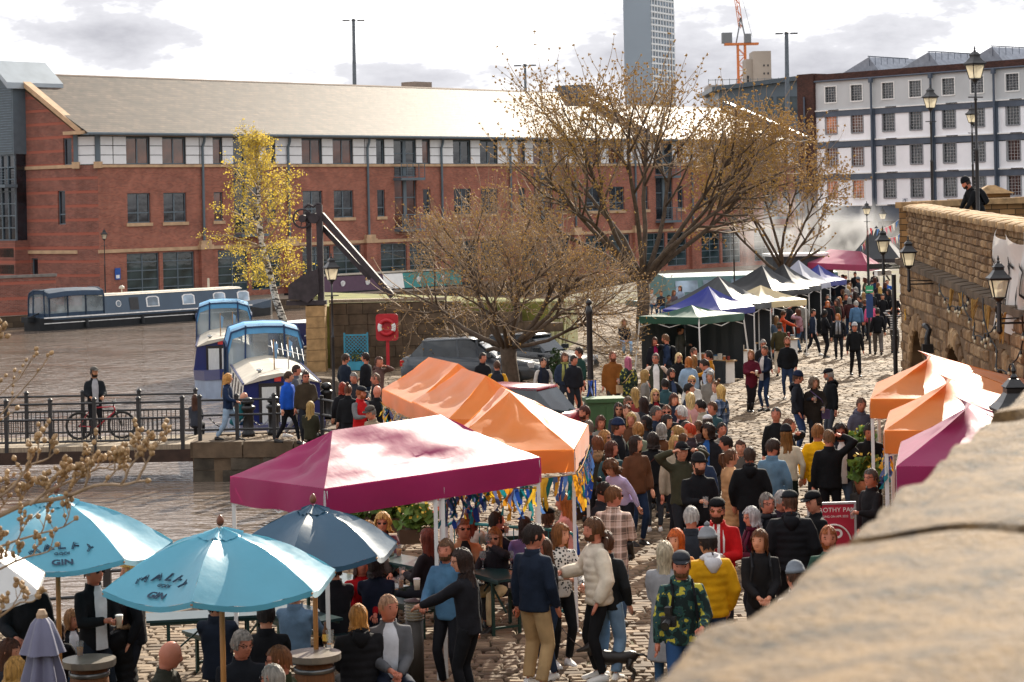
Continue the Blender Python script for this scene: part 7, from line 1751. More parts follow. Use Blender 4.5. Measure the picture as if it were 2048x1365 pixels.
 for e in ex:
  if e.startswith('shirt'):
   q=MB();vs=[];wd_=.30 if 'w' in e[:6] and e[5:6]=='w' else .34
   cc_=e.split('=')[1];zz=[z for z,*_ in prof if z>.82 or z==hem]
   for z,rx,ry in prof:
    if z<.80:continue
    for k in range(7):a=-math.pi/2+(k-3)/3*(.42 if z<1.4 else .5);vs.append(ringpt(z,rx,ry,a,1.0)+Rl@Vector((0,-.012,0)))
   nr=len(vs)//7;q.add(vs,[(j*7+i,j*7+i+1,(j+1)*7+i+1,(j+1)*7+i) for j in range(nr-1) for i in range(6)]);part(q,'shirt',fabric(cc_,'vstripe' if cc_=='a81c20' else ''))
  elif e.startswith('hood'):
   c_=e.split('=')[1] if '=' in e else tc;q=MB();pts=[];rr=[]
   for k in range(13):a=math.pi*2*k/12+math.pi/2;pts.append(U((.088*math.cos(a),.02+.078*math.sin(a),1.475+.022*math.sin(a))));rr.append(.026+.024*max(0,math.sin(a)))
   q.tube(pts,rr,8,cap=False);q.tube([U((0,.10,1.50)),U((0,.145,1.43)),U((0,.15,1.33))],[(.09,.03),(.1,.045),(.03,.015)],10);part(q,'hood',mat('fur trim','8a6a4c',.9,.4,20,bump=1.,bscale=60) if c_=='fur' else fabric(c_))
  elif e.startswith('scarf'):
   c_=e.split('=')[1];q=MB();pts=[U((.082*math.cos(a),.008+.075*math.sin(a),1.485)) for a in np.linspace(0,2*math.pi,14)];q.tube(pts,.034,8,cap=False)
   for s_ in(1,-1):q.tube([U((s_*.05,-.085,1.46)),U((s_*.06,-.16-T,1.3)),U((s_*.065,-.165-T,1.0))],[(.03,.02),(.04,.012),(.045,.01)],8)
   part(q,'scarf',fabric(c_))
  elif e=='bag' or e.startswith('bag='):
   c_=e.split('=')[1] if '=' in e else '3a1f1c';bo=thing('shoulder_bag','shoulder bag of the '+who(label),'bag',base,fr,'bags carried in the crowd',scale=S)
   MB().box(.14,.34,-.12,.02,.78,1.0).build('body',fabric(c_),bo);q=MB();q.tube([U((.26,-.05,1.0)),U((.12,-.17-T,1.25)),U((-.12,-.08,1.46)),U((-.1,.1+T,1.40)),U((.2,.14+T,1.12)),U((.26,-.05,1.0))],.012,5);q.build('strap',fabric(c_),bo)
  elif e.startswith('pack'):
   c_=e.split('=')[1] if '=' in e else '17191c';bo=thing('backpack','backpack worn by the '+who(label),'backpack',base,fr,'backpacks in the crowd',scale=S)
   q=MB();q.loft([[U((sx*w_,.12+T+d_,z)) for sx,d_ in((-1,0),(1,0),(1,dp_),(.6,dp_+.03),(-.6,dp_+.03),(-1,dp_))] for z,w_,dp_ in((.98,.12,.08),(1.02,.145,.13),(1.25,.145,.13),(1.38,.12,.09),(1.42,.07,.03))]);q.build('body',fabric(c_),bo)
   for s_ in(1,-1):MB().tube([U((s_*.09,.13+T,1.40)),U((s_*.105,0,1.485)),U((s_*.11,-.12-T,1.35)),U((s_*.14,-.10-T,1.12)),U((s_*.14,.1,1.05))],.016,5).build('strap',fabric(c_),bo)
 if bk in 'jt':
  q=MB();lm=fabric(bc,bp_[0] if bp_ and len(bp_[0])>1 else '');ez=.016 if bk=='t' else .0
  q.loft([[Vector((rx*wide*math.cos(2*math.pi*k/12),ry*math.sin(2*math.pi*k/12),z-drop)) for k in range(12)] for z,rx,ry in((.83,.12,.09),(.87,.155,.115),(.95,.152,.112),(1.02,.142,.104))])
  for hp_,kn,an in legs:q.tube([hp_+Vector((0,0,.02)),hp_.lerp(kn,.4),hp_.lerp(kn,.8),kn,kn.lerp(an,.3),kn.lerp(an,.7),an.lerp(kn,.04)],[.092+ez*.3,.086+ez*.6,.070+ez,.064+ez,.062+ez,.052+ez*1.2,.048+ez*1.4],10)
  part(q,'trousers',lm,vox)
 else :
  q=MB();q.loft([[Vector((rx*math.cos(2*math.pi*k/14),ry*math.sin(2*math.pi*k/14),z-drop)) for k in range(14)] for z,rx,ry in((.62,.20,.15),(.8,.18,.135),(.95,.155,.115),(1.02,.145,.105))]);part(q,'skirt',fabric(bc))
 fs=bp_[-1] if bp_ and bp_[-1] in('W','B') else 'D'
 for i,(hp_,kn,an) in enumerate(legs):
  q=MB();hw=.042;rings=[]
  for yy,w_,z1 in((.06,.5,.05),(.05,.85,.085),(.0,.95,.10),(-.06,1.,.075),(-.13,1.05,.055),(-.17,.9,.045),(-.19,.5,.03)):rings.append([(an.x+hw*w_*cx_,an.y+yy,an.z-.09+zz*z1) for cx_,zz in((-1,0),(1,0),(1,.55),(.55,1),(-.55,1),(-1,.55))])
  q.loft(rings);
  if fs=='B':q.tube([an+Vector((0,0,-.03)),an.lerp(kn,.35),an.lerp(kn,.5)],[.05,.055,.06],8)
  part(q,'shoe',{'W':SHOE_W}.get(fs,SHOE_D))
 hm=hair_mat(hc)
 def shell(k,hairline,faceang,down=0,wav=0.,jit=.03):
  rows=[];q=MB();n2=36 if d_cam<48 else 20;rj=random.Random(int(x*7+y));ja=[rj.gauss(0,1) for _ in range(n2)];jb=[rj.gauss(0,1) for _ in range(n2)]
  zl=[1.565,1.60,1.635,1.665,1.69,1.712,1.73,1.745,1.752];A_=[2*math.pi*i/n2 for i in range(n2)]
  for j,z in enumerate(zl):
   t=(z-1.635)/.118;w=math.sqrt(max(.02,1-t*t)) if z>1.6 else .93
   rows.append([((.081*w*k)*math.cos(a)*(1+wav*math.sin(7*a+z*70)+jit*ja[i]+jit*.6*rj.gauss(0,1)),(.100*w*k*math.sin(a)*(1+wav*math.sin(5*a-z*60)+jit*ja[i]+jit*.6*rj.gauss(0,1)))+(.008 if math.sin(a)>0 else -.004),1.635+(z-1.635)*((1+(k-1)*.7) if z>1.635 else 1)+(.012*jb[i] if j==0 else 0)+.004*rj.gauss(0,1)) for i,a in enumerate(A_)])
  if down:
   low=[]
   for j in range(6,0,-1):
    f=j/6;z=1.565-f*down;low.append([((.080*k+.020*f)*math.cos(a)*(1+wav*1.5*math.sin(6*a+z*40)+jit*1.5*ja[i]*(.6+f)+jit*.5*rj.gauss(0,1)),(.086*k+.016*f)*math.sin(a)*(1+wav*math.sin(4*a+z*31)+jit*1.5*ja[i]*(.6+f))+.022*f,z+.05*f*f*jb[i]*(down+.1)) for i,a in enumerate(A_)])
   rows=low+rows
  fs_=[];vs=[Hd(v) if v[2]>1.5 else U(v) for r_ in rows for v in r_];nr=len(rows)
  for j in range(nr-1):
   zc=(rows[j][0][2]+rows[j+1][0][2])/2
   for i in range(n2):
    a=2*math.pi*(i+.5)/n2;off_=abs((a-1.5*math.pi+math.pi)%(2*math.pi)-math.pi)
    lim=faceang if zc<hairline-.03 else faceang*max(0,(hairline-zc)/.03)
    if zc<1.60 and not down:lim=max(lim,1.9)
    if zc<1.53 and down:lim=max(lim,faceang*1.25)
    if off_<lim+.1*ja[i]:continue
    fs_.append((j*n2+i,j*n2+(i+1)%n2,(j+1)*n2+(i+1)%n2,(j+1)*n2+i))
  fs_.append(tuple((nr-1)*n2+i for i in range(n2)));q.add(vs,fs_);return q
 if hstyle=='short':part(shell(1.07,1.705,1.22),'hair',hm)
 elif hstyle=='crop':part(shell(1.035,1.70,1.2),'hair',hm)
 elif hstyle=='quiff':part(shell(1.12,1.70,1.15,wav=.05,jit=.05),'hair',hm)
 elif hstyle=='long':part(shell(1.11,1.712,1.0,.24,.03),'hair',hm)
 elif hstyle=='xlong':part(shell(1.13,1.712,.95,.40,.05),'hair',hm)
 elif hstyle=='bob':part(shell(1.16,1.712,1.0,.08,.03),'hair',hm)
 elif hstyle=='curly':part(shell(1.34,1.72,.95,.07,.08,.07),'hair',hm)
 elif hstyle in('bun','pony'):
  q=shell(1.07,1.71,1.15)
  if hstyle=='bun':q.tube([Hd((0,.08,1.74)),Hd((0,.10,1.77)),Hd((0,.115,1.80))],[.03,.045,.02],8)
  else :q.tube([Hd((0,.09,1.69)),Hd((0,.15,1.68)),Hd((0,.16,1.58)),Hd((0,.13,1.46))],[.022,.03,.032,.008],8)
  part(q,'hair',hm)
 for e in ex:
  if e.startswith('beanie') or e.startswith('bobble'):
   c_=e.split('=')[1];q=MB();n2=16;q.loft([[Hd((.088*w_*math.cos(a),.106*w_*math.sin(a)+.008,z)) for a in [2*math.pi*i/n2 for i in range(n2)]] for z,w_ in((1.672,1.02),(1.70,1.04),(1.705,.98),(1.74,.88),(1.775,.62),(1.79,.3),(1.795,.08))])
   if e[1]=='o':q.lathe([(.005,0),(.03,.01),(.034,.035),(.005,.06)],Hd((0,.01,1.785)),8)
   part(q,'hat',fabric(c_))
  elif e.startswith('cap') or e.startswith('backcap') or e.startswith('flat'):
   c_=e.split('=')[1];q=MB();n2=16;sg=1 if e.startswith('back') else -1;q.loft([[Hd((.083*w_*math.cos(a),.103*w_*math.sin(a)+.003,z)) for a in [2*math.pi*i/n2 for i in range(n2)]] for z,w_ in((1.690,1.02),(1.72,1.0),(1.745,.85),(1.765,.5),(1.772,.1))])
   L=.075;q.add([Hd((x_,sg*(.09+y_*L),1.695-.014*y_)) for x_,y_ in((-.075,0),(-.065,.6),(-.03,.95),(.03,.95),(.065,.6),(.075,0))]+[Hd((x_,sg*(.09+y_*L),1.703-.012*y_)) for x_,y_ in((-.075,0),(-.065,.6),(-.03,.95),(.03,.95),(.065,.6),(.075,0))],[(0,1,2,3,4,5),(11,10,9,8,7,6)]+[(i,(i+1)%6,(i+1)%6+6,i+6) for i in range(6)])
   part(q,'cap',fabric(c_))
  elif e=='shades' or e=='specs':
   q=MB()
   for s_ in(1,-1):q.add([Hd((s_*.034+dx,-.100,1.643+dz)) for dx,dz in((-.022,.012),(.022,.012),(.018,-.014),(-.016,-.014))]+[Hd((s_*.034+dx,-.094,1.643+dz)) for dx,dz in((-.022,.012),(.022,.012),(.018,-.014),(-.016,-.014))],[(0,1,2,3),(7,6,5,4),(0,4,5,1),(1,5,6,2),(2,6,7,3),(3,7,4,0)]) if e=='shades' else q.tube([Hd((s_*.034+.02*math.cos(a),-.099,1.643+.014*math.sin(a))) for a in np.linspace(0,2*math.pi,9)],.0025,4,cap=False)
   for s_ in(1,-1):q.bar(Hd((s_*.056,-.096,1.65)),Hd((s_*.08,.0,1.65)),.006)
   q.bar(Hd((-.014,-.1,1.648)),Hd((.014,-.1,1.648)),.005);part(q,'sunglasses' if e=='shades' else 'spectacles',SHADES,smooth=False)
  elif e.startswith('beard'):
   c_=e.split('=')[1] if '=' in e else hc;q=MB();L=.035 if 'big' in e else 0
   rows=[[Hd((rx*math.cos(a),-.012+ry*math.sin(a),z)) for a in np.linspace(math.pi*1.08,math.pi*1.92,10)] for z,rx,ry in((1.528-L,.035,.06),(1.535-L*.4,.058,.082),(1.555,.069,.094),(1.582,.073,.093),(1.602,.0755,.080))]
   q.add([v for r_ in rows for v in r_],[(j*10+i,j*10+i+1,(j+1)*10+i+1,(j+1)*10+i) for j in range(4) for i in range(9) if not(j==3 and 2<=i<=6)]);part(q,'beard',hair_mat(c_))
 if cup:
  for o_,f,sd,pn,c in hands:
   if c in 'cwfbt':
    p_=base+Matrix.Rotation(fr,3,'Z')@(o_+f*.085-pn*.03)*S
    drink(cup,p_-Vector((0,0,.06)),{'pint':'pint','cup':'paper cup','empty':'clear cup','bottle':'bottle','wine':'wine glass'}[cup]+' held by the '+who(label));break
 return o
G0='people at the quayside market'
rq=random.Random(12)
def R(x,y,h,face,pose,hair,hc,sk,top,bot,label,**k):
 if pose=='sdd':pose=rq.choice(('sdd','spd','vdp','swd','vdw','spp','skd','xdp','vod'))
 k.setdefault('turn',rq.uniform(-28,28));k.setdefault('tilt',rq.uniform(-4,10));k.setdefault('wide',rq.uniform(.94,1.1));k.setdefault('lean',rq.uniform(-1,5))
 person(x,y,h,face,pose,hair,hc,sk,top,bot,label,group=G0,**k)
BLK,NVY,GRY,OLV,DNM,WHT,BRN,DBR_,BLD,GNG,GRH,JNS,DJN,BGE='16181b','1c2636','3a3d42','3a3826','4f7392','d2cec6','4a2f1e','241812','c79a5c','9a4a1e','8e8a86','2f4a68','1f2b3c','a58a64'
R(1065,1049,1.84,140,'vdp','quiff',DBR_,'r','J:1b2433','t:a98d66:W','person in navy jacket, plaid shirt tail and beige trousers holding a dog lead',turn=-30,wide=1.08)
R(1121,1048,1.68,25,'swc','xlong','7a4c26','p','K:8a8a86:leopard','j:17181b:W','person with long hair in black and white leopard print top',turn=25)
R(1188,1036,1.85,-75,'spo','quiff,beard','5a3a22','r','P:d3c7b4','j:1a1b1e:W','bearded person in cream puffer jacket and black trousers facing the leopard top',wide=1.08)
R(1213,1063,1.68,150,'sdd','pony',BRN,'p','J:1d2023','t:6f8ba6:W','person with low ponytail in black jacket and pale jeans behind the cream puffer')
R(891,1079,1.70,-30,'sdw','short,beard','5d4029','r','J:4a6f8c','j:1c1d22','moustached person in denim jacket at the bollard light',turn=10)
R(925,1097,1.75,-112,'srd','long,specs','2a1a14','p','J:1d1d22','j:17181c','person with long dark hair in black jacket leaning on the bollard light',turn=40)
R(1086,1076,1.62,-60,'scf','long',BRN,'r','J:2a2c30','j:2b3a52:W','person half hidden behind the navy jacket lifting a hand to the mouth',cup='empty')
R(1226,973,1.80,165,'sdc','short,shades','6a4426','r','C:b49a8a:plaid','j:3a5068','person in long pale plaid overshirt holding a drink',turn=-50,cup='cup')
R(1206,965,1.70,60,'scd','bun',DBR_,'r','J:24262c','j:1c2230','person with dark hair tied up in charcoal jacket beside the plaid overshirt',cup='cup')
R(1218,923,1.66,-40,'sdd','curly','5a3820','p','K:b3a6c8','j:20222a:B','person with wavy brown hair in lilac sweatshirt bending over',lean=32)
R(1276,846,1.68,150,'sdd','xlong','9a6c3a','p','J:6d7562','k:1a1b1e:B','person with long fair hair in sage green jacket, black skirt and boots',turn=60)
R(1306,866,1.66,175,'sdd','bob,bag',DBR_,'p','J:17181b','j:33353a:W','person with dark bob in black jacket and grey jeans seen from behind')
R(1396,910,1.84,15,'sdc','crop,beanie=1b1c1f,beardbig=3a241a',DBR_,'p','J:141519','j:15161a','big bearded person in black beanie and black coat walking with a drink',wide=1.15,cup='empty')
R(1363,886,1.80,20,'suu','short,cap=17181b',BRN,'p','J:3a3a2c','j:24262b','person in black cap and olive jacket carrying a child on the shoulders')
hp=PH(1367,861,2.0);R(1367,861,1.02,160,'zkk','long','5a3a24','p','J:17181c','j:8a7a70','small child in black jacket riding on the shoulders of the olive jacket',at=(PH(1363,886,1.8).x+.02,PH(1363,886,1.8).y+.10,zg(40)+1.22),turn=-60)
R(1403,894,1.66,170,'sdd','bob','1c1a1e','p','J:25324a','j:1c2230','person in navy top leaning forward behind the black beanie',lean=15)
R(1462,900,1.68,110,'sdd','pony','5a3822','p','G:b98e66','j:1c1d20','person with brown ponytail in long beige puffer coat')
R(1499,894,1.80,175,'spp','crop,hood','3a2a20','r','J:121316','j:1d2636','broad person with shaved head in black hooded jacket seen from behind',wide=1.15)
R(1481,880,1.64,10,'sdd','short',BRN,'p','K:55504a','j:24262c','person with swept back brown hair peering over the beige puffer coat')
R(1544,878,1.80,165,'spp','short,beard,specs','33241c','r','J:56748a','j:39402c','bearded person with glasses in blue denim jacket with brown collar',turn=-50)
R(1572,853,1.78,180,'spp','long,beanie=17181b','7a5226','p','K:c4b9a2','j:1f2a26','person in black beanie and cream sweatshirt seen from behind')
R(1552,815,1.76,10,'spd','crop','4a4642','r','K:17181a','j:23252b','person with short grey hair in plain black sweater facing the bridge')
R(1579,838,1.78,80,'sfd','short','5a3a26','r','J:24262b','j:2b3242','person in dark jacket touching the mouth beside the cream sweatshirt')
R(1635,849,1.80,170,'sdd','short','8a5a30','r','P:dca40e','j:2b2c30','person with ginger hair in bright yellow and navy puffer jacket',turn=-40)
R(1658,860,1.80,175,'sdu','crop','6a4a2e','r','J:141518','j:1c1d22','person in black coat seen from behind next to the yellow puffer',wide=1.1)
R(1681,849,1.82,0,'soo','curly,beard,shades,shirt=d8d4cf',DBR_,'r','J:22242b','j:4a5a6c','person in sunglasses and white tee laughing with mouth open',turn=-10)
R(1738,847,1.80,-20,'sww','short',DBR_,'r','J:17181b','j:1d1e22','dark haired person in black jacket looking down by the daffodils',lean=10)
R(1722,795,1.78,20,'sdd','short,hood','5a4030','r','J:51505e','j:2a2c33','person in grey violet hooded jacket by the orange canopy edge',lean=8)
R(1741,938,1.70,-60,'scd','short,specs','55504c','r','J:1c1b1e','j:24262a','person with greying hair and glasses beside the poster board',cup='empty')
R(1382,1013,1.80,170,'spp','crop','a5a19c','r','J:262b33','j:1d2026','grey haired person in dark suit jacket seen from behind')
R(1434,999,1.84,-10,'scd','crop,backcap=141518,shades,beardbig=3a2418,shirt=a81c20',DBR_,'r','C:b01418','j:2a2d33','bearded person in backwards cap, sunglasses and long red coat',wide=1.15,cup='cup')
R(1503,1015,1.62,-70,'scc','bob,specs,scarf=4a1428,bag=1b1b1f','a9a7a6','p','J:4a1526','j:22242a','person with silver bob and glasses holding cups in burgundy jacket',cup='cup')
R(1533,987,1.76,-80,'sdw','short,specs,scarf=2a2a30','6a625c','r','J:1c1e24','j:23252b','person with grey hair and dark glasses beside the silver bob',turn=100)
R(1563,981,1.74,30,'spp','crop','9a9490','r','J:2a1f2a','j:24262b','person with close cropped grey hair behind the black puffer jacket')
R(1580,984,1.84,178,'spp','crop,cap=1c2024,hood',BRN,'r','P:17191d','j:1a1b1f','person in dark cap and black quilted puffer jacket seen from behind',wide=1.14)
R(1628,984,1.76,-70,'sdd','short,cap=121316','241a14','p','J:15171a','j:1d1e22','person in black baseball cap and black jacket in front of the poster board')
R(1656,1052,1.80,-20,'sdd','short,beard=8a4a22','8a4a22','r','K:2f4a40','j:2b2d33','ginger bearded person in green shirt behind the coping')
R(1352,1059,1.68,-30,'sdd','xlong','b2531c','p','J:b2703a','j:24262b','laughing person with long bright red hair')
R(1329,1084,1.70,165,'sdd','xlong','b5a78e','p','L:8b8b8e','j:33506e','person with very long ash blonde hair in long grey coat')
R(1362,1105,1.80,5,'swd','short,cap=33363c,beard,hood,pack=16181b','6a4a30','r','J:2a4a44:camo','j:2c4a72','person in grey cap and yellow green camouflage jacket with a camera')
R(1416,1061,1.80,-165,'sdd','short,bobble=77797d,hood=c8c6ca',DBR_,'t','P:c49012','j:35486a','person in grey bobble hat and mustard quilted jacket')
R(1519,1060,1.68,0,'skk','xlong,pack=24262a','5a3418','p','J:18181b','j:22242a','person with long tangled brown hair in black holding a cream scarf')
R(1592,1130,1.74,-160,'sdd','crop,beanie=6a7078',BRN,'r','J:c8c4bc','j:2a2c33','person in grey beanie almost hidden by the coping')
R(776,1187,1.80,12,'zkq','crop,shirt=c9ccd4','b0876a','r','J:5b5c60','j:1f2636','smiling balding person seated in grey zip jacket by the bollard light',wide=1.12)
R(716,1208,1.70,-165,'zkk','bob,hood','b27a3a','p','P:1b1b1e','j:55524e','person with short golden hair seated in black quilted coat',wide=1.2)
R(751,1104,1.72,-175,'ztt','bob','1d1513','p','K:1b2434','j:1f2a3a','dark haired person seated in navy sweater seen from behind',wide=1.12)
R(668,1112,1.76,-170,'ztt','short',DBR_,'p','J:1a1b1f','j:23262c','person seated in black leather jacket beneath the crimson canopy')
R(722,1106,1.68,10,'ztt','long','3a1a14','r','K:a3141c','j:22242a','person seated in bright red top beneath the crimson canopy')
R(856,1056,1.72,-120,'zct','long','6a2a1a','p','J:231d20','j:1f2026','person with auburn hair seated in dark coat at the back table',cup='empty')
R(926,1036,1.78,15,'ztt','short,shades,shirt=1a1a1d','6a3a24','r','J:9a6a4c','j:33353b','person in sunglasses and tan jacket seated with a wine glass')
R(990,1053,1.68,-30,'zft','xlong,shades','8a5a34','p','J:221f24','j:c9b48a','person with long wavy hair seated drinking from a wine glass',cup='wine')
R(942,1011,1.72,150,'ztt','long','6a2a1a','r','K:b9b4ae:stripe','j:22252b','person with red hair and striped top seated behind the barrier')
R(993,1021,1.72,120,'zft','short',DBR_,'r','J:25252b','j:22252b','dark haired person seated drinking behind the barrier',cup='pint')
R(1050,1032,1.68,-170,'ztt','long','2a1a14','p','J:6a5a8a','j:22252b','person seated with a lilac coat over the shoulders behind the barrier')
R(1096,1014,1.74,-175,'ztt','short,cap=17181b,hood',BRN,'r','J:4a4648','j:22252b','person seated in grey hooded top and black cap behind the barrier',wide=1.15)
R(1127,986,1.72,-100,'zct','long','a2602e','r','K:c98a84','j:22252b','person with ginger hair seated in pale pink top under the orange canopy')
R(1135,1006,1.45,-90,'ztt','short','7a5028','r','J:1f3f8a','j:22252b','fair haired child seated in blue under the orange canopy')
R(737,1040,1.70,30,'ztt','short,specs','9a6a34','r','J:3a2f2a','j:22252b','person with short fair hair seated beside the railing plants')
R(765,1026,1.68,20,'ztt','curly,shades','b88a4c','r','J:5a3038','j:22252b','person with big blonde curls and sunglasses seated by the railing plants')
R(532,1203,1.78,178,'zct','short','1a1412','p','J:15161a','j:22252b','dark haired person in black suit and white collar seated with back turned',wide=1.1,cup='pint')
R(482,1258,1.80,15,'zkk','quiff,specs','8a8078','r','J:1a1c22','j:22252b','person with glasses and grey swept hair seated in black coat',wide=1.15)
R(560,1289,1.78,-110,'ztk','short,specs','7a4a2a','r','J:30341f','j:22252b','brown haired person with glasses seated in dark olive jacket',wide=1.1)
R(548,1326,1.74,-90,'zkk','crop,specs','9a928a','r','J:24262b','j:22252b','person with shaved grey head and glasses seated low beside the barrel table')
R(336,1279,1.78,75,'zkk','none',BRN,'r','J:33322a','j:2a3242','bald person seated in dark olive waxed jacket',wide=1.15,lean=8)
R(590,1158,1.74,160,'ztt','short',BRN,'p','J:5a7288','j:22252b','person seated in pale blue hooded top mostly hidden by the parasol')
R(432,1178,1.80,175,'ztt','short',DBR_,'p','J:1c2330','j:2a3342','person seated in navy with a backpack mostly hidden by the parasol')
R(187,1118,1.78,45,'scc','crop,shades,shirt=cfd0d2','77726e','r','J:18191c','j:1f2630','person in sunglasses and black jacket standing by the quay railing looking at a cup',cup='cup',turn=5)
R(262,1121,1.70,-75,'sdd','long','c29a52','p','J:16171b','j:1f222a','person with blonde hair standing in black coat by the quay railing')
R(50,1124,1.80,20,'sdd','short',BRN,'r','J:1d1e22','j:24262c','person standing in dark coat behind the budding twigs')
R(142,1217,1.45,35,'ztk','long,shirt=c8c8cc','7a5430','p','J:17181c','j:33506e','smiling girl with brown hair seated at the barrel table',turn=20)
R(204,1203,1.45,-10,'zkk','bun,hood=fur','a5834e','p','J:1b1b1f','j:33506e','girl with tied back fair hair and fur trimmed hood at the barrel table')
R(237,1200,1.68,-85,'zrt','bob,hood=fur','241614','p','P:141416','j:6a7076','person in black fur hooded puffer coat reaching towards the girls',wide=1.15)
R(115,1237,1.40,170,'ztt','long','3a241a','p','J:131417','j:33506e','child with parted dark hair in black hooded coat seen from behind')
R(28,1313,1.66,160,'zkk','bob','b58a4a','p','J:6a5a4a','j:22252b','person with fair hair seated beside the folded grey parasol')
R(14,1275,1.70,60,'zkk','long','4a2a1c','p','J:33333a','j:22252b','brown haired person seated at the edge behind the folded parasol')
R(1169,812,1.78,-60,'sdd','short,beard','4a241a','r','J:1a1a1e','j:22252b','person with dark red brown hair and beard by the orange canopy corner')
R(1177,841,1.76,170,'sdd','crop','6a5a4e','r','J:2a2a2e','j:22252b','person with cropped brown grey hair by the orange canopy corner')
R(1255,793,1.74,0,'sdd','crop,shades','5a4434','r','K:b9a89a','j:22252b','person in sunglasses and pale top beside the green cabinet')
R(1237,806,1.68,20,'sdd','long,shades','2a1a14','p','J:2b2d33','j:22252b','person with long dark hair and sunglasses in front of the green cabinet')
R(1253,810,1.66,15,'sdd','long','4a2c1e','p','J:1f2126','j:22252b','person with brown hair in black squeezed behind the dark sunglasses')
R(1287,794,1.68,-160,'sdd','xlong','2a1712','p','J:24262c','j:22252b','person with long dark brown hair facing the blonde in sunglasses')
R(1237,840,1.80,70,'scd','crop,beanie=1e2a44',BRN,'r','J:1a1b20','j:22252b','person in navy beanie and black jacket holding an amber pint',cup='pint')
R(1292,832,1.68,-20,'sdd','bob,shades','141010','d','K:2a2c30','j:22252b','person with dark skin and sunglasses in black lettered top')
R(1195,873,1.68,175,'sdd','long,hood=fur','6a3c22','p','J:33322a','j:22252b','person with brown hair and fur trimmed hood by the ribbons',turn=40)
R(1210,862,1.68,30,'swd','xlong,shades','9a6c3c','p','J:1f2e2c','j:22252b','person with long fair hair and sunglasses in dark green jacket',cup='empty')
R(1310,779,1.68,15,'sod','xlong,shades,shirt=7a141c','c4a068','p','J:1b1b1f','j:22252b','blonde person in sunglasses, black coat and red top gesturing')
R(1312,813,1.78,60,'sdd','short','4a4440','r','J:222b3c','j:22252b','person with dark grey hair in navy jacket in profile')
R(1333,811,1.78,-10,'sdd','short,shades','5a3a26','r','J:25262b','j:22252b','person with brown hair and sunglasses in dark jacket in the thick of the lane')
R(1333,830,1.68,40,'sdd','xlong','1d1413','p','J:1f2624','j:22252b','smiling person with long black hair in dark green jacket')
R(1363,812,1.76,-100,'sdd','short','c9c5c0','r','J:24272f','j:22252b','white haired person in dark suit jacket')
R(1371,843,1.66,175,'sdd','short','3a2a24','p','K:a59a94','j:22252b','person with dark hair in pale cardigan seen from behind')
R(1380,848,1.66,-120,'sdd','short','b03a1c','p','J:3a3036','j:22252b','person with short vivid orange hair beside the pale cardigan')
R(1356,853,1.66,-60,'sdd','bob','9a7644','p','K:c9a81e','j:22252b','fair haired person in yellow top beside the shoulder riding child')
R(1415,832,1.72,170,'sdd','short,cap=b9b9bb','33241c','p','J:3a2f2e','j:22252b','person in pale grey cap seen from behind')
R(1416,849,1.70,-30,'sdd','curly,shirt=24508a','24140f','t','J:1d1e24','j:22252b','person with big dark curly hair in black jacket over blue')
R(1341,737,1.80,40,'sow','short,beard,shirt=33405a','2b1d17','r','J:1e2024','j:22252b','bearded person in dark jacket and checked shirt carrying a coat')
R(1383,752,1.68,-10,'scc','quiff,shades','c29a5c','p','K:c4bfb8','j:22252b','person with short blonde curls and sunglasses in white',cup='empty')
R(1378,767,1.72,60,'sdc','short','1b1513','p','J:222c40','j:22252b','person with short black hair in navy jacket beside the blonde curls',cup='pint')
R(1381,786,1.68,175,'sdd','xlong','cdb07a','p','C:c08f8c','j:22252b','person with long blonde hair in pink coat seen from behind')
R(1431,763,1.68,-70,'scd','bun','6a4426','p','J:b9b6b0','j:1c1d22','person with brown hair tied up in white and black jacket',cup='empty')
R(1441,771,1.68,-130,'scd','xlong,bag=17181b','c8a462','p','C:4a6080:plaid','j:8aa0b4','person with long blonde hair in blue and white plaid shirt jacket',cup='cup')
R(1311,707,1.80,0,'shh','crop,shades,shirt=d4d2cf','6a5a50','r','V:33362c:c9b3a4','j:2a3346','person in dark gilet, white tee and sunglasses with hands on hips',wide=1.12)
R(1357,707,1.66,0,'sdd','bob,specs','d2b684','p','J:17181b','j:22252b','person with white blonde bob and glasses in black')
R(1377,715,1.66,175,'sdd','bob','a5622a','p','J:8aa2ba','j:22252b','person with ginger bob in pale denim jacket seen from behind')
R(1388,711,1.66,150,'sdd','long','8a6238','p','J:4a4038','j:22252b','person with fair brown hair beside the pale denim jacket')
R(1387,696,1.76,20,'sdd','short','4a3020','r','J:23252b','j:22252b','brown haired person behind the pale denim jacket')
R(1417,702,1.78,-110,'sdd','short','1f1713','r','J:b87a1c','j:22252b','dark haired person in mustard hooded top at the stall')
R(1409,719,1.82,-120,'sdw','short,hood=aeb4be','2a1e18','r','V:1d2a40:9aa6b8','j:17181b','person in navy gilet with pale sleeves leaning over',lean=14)
R(1309,675,1.66,20,'sfd','long,shirt=8a1a4a','4a2a1c','r','J:1d1e24','j:22252b','brown haired person in magenta top eating beside the green gazebo')
R(1332,669,1.82,-90,'sdd','crop,beard,pack=16181c','6a4a30','r','J:1f2c44','j:22252b','bearded person with black backpack beside the green gazebo')
R(1360,653,1.76,60,'scd','short,cap=1c1e24',BRN,'p','J:5a5c5c','j:22252b','stallholder in cap and grey coat under the green gazebo')
R(1225,703,1.82,0,'swd','crop,beardbig=5a3420','6a4228','r','C:7a4a20','j:3a332e','bearded person in rust brown coat holding a beer',wide=1.1,cup='pint')
R(1256,714,1.68,-150,'sdd','long,bag=b59a78','b0607a','p','C:3a4434:camo','j:7a98b0','person with pink hair in green camouflage coat',turn=-20)
R(1086,716,1.68,20,'spd','pony,shirt=23252d','2a1a14','p','V:1d2230:b9b4ae','j:22252b','person with tied dark hair in navy gilet with white edges')
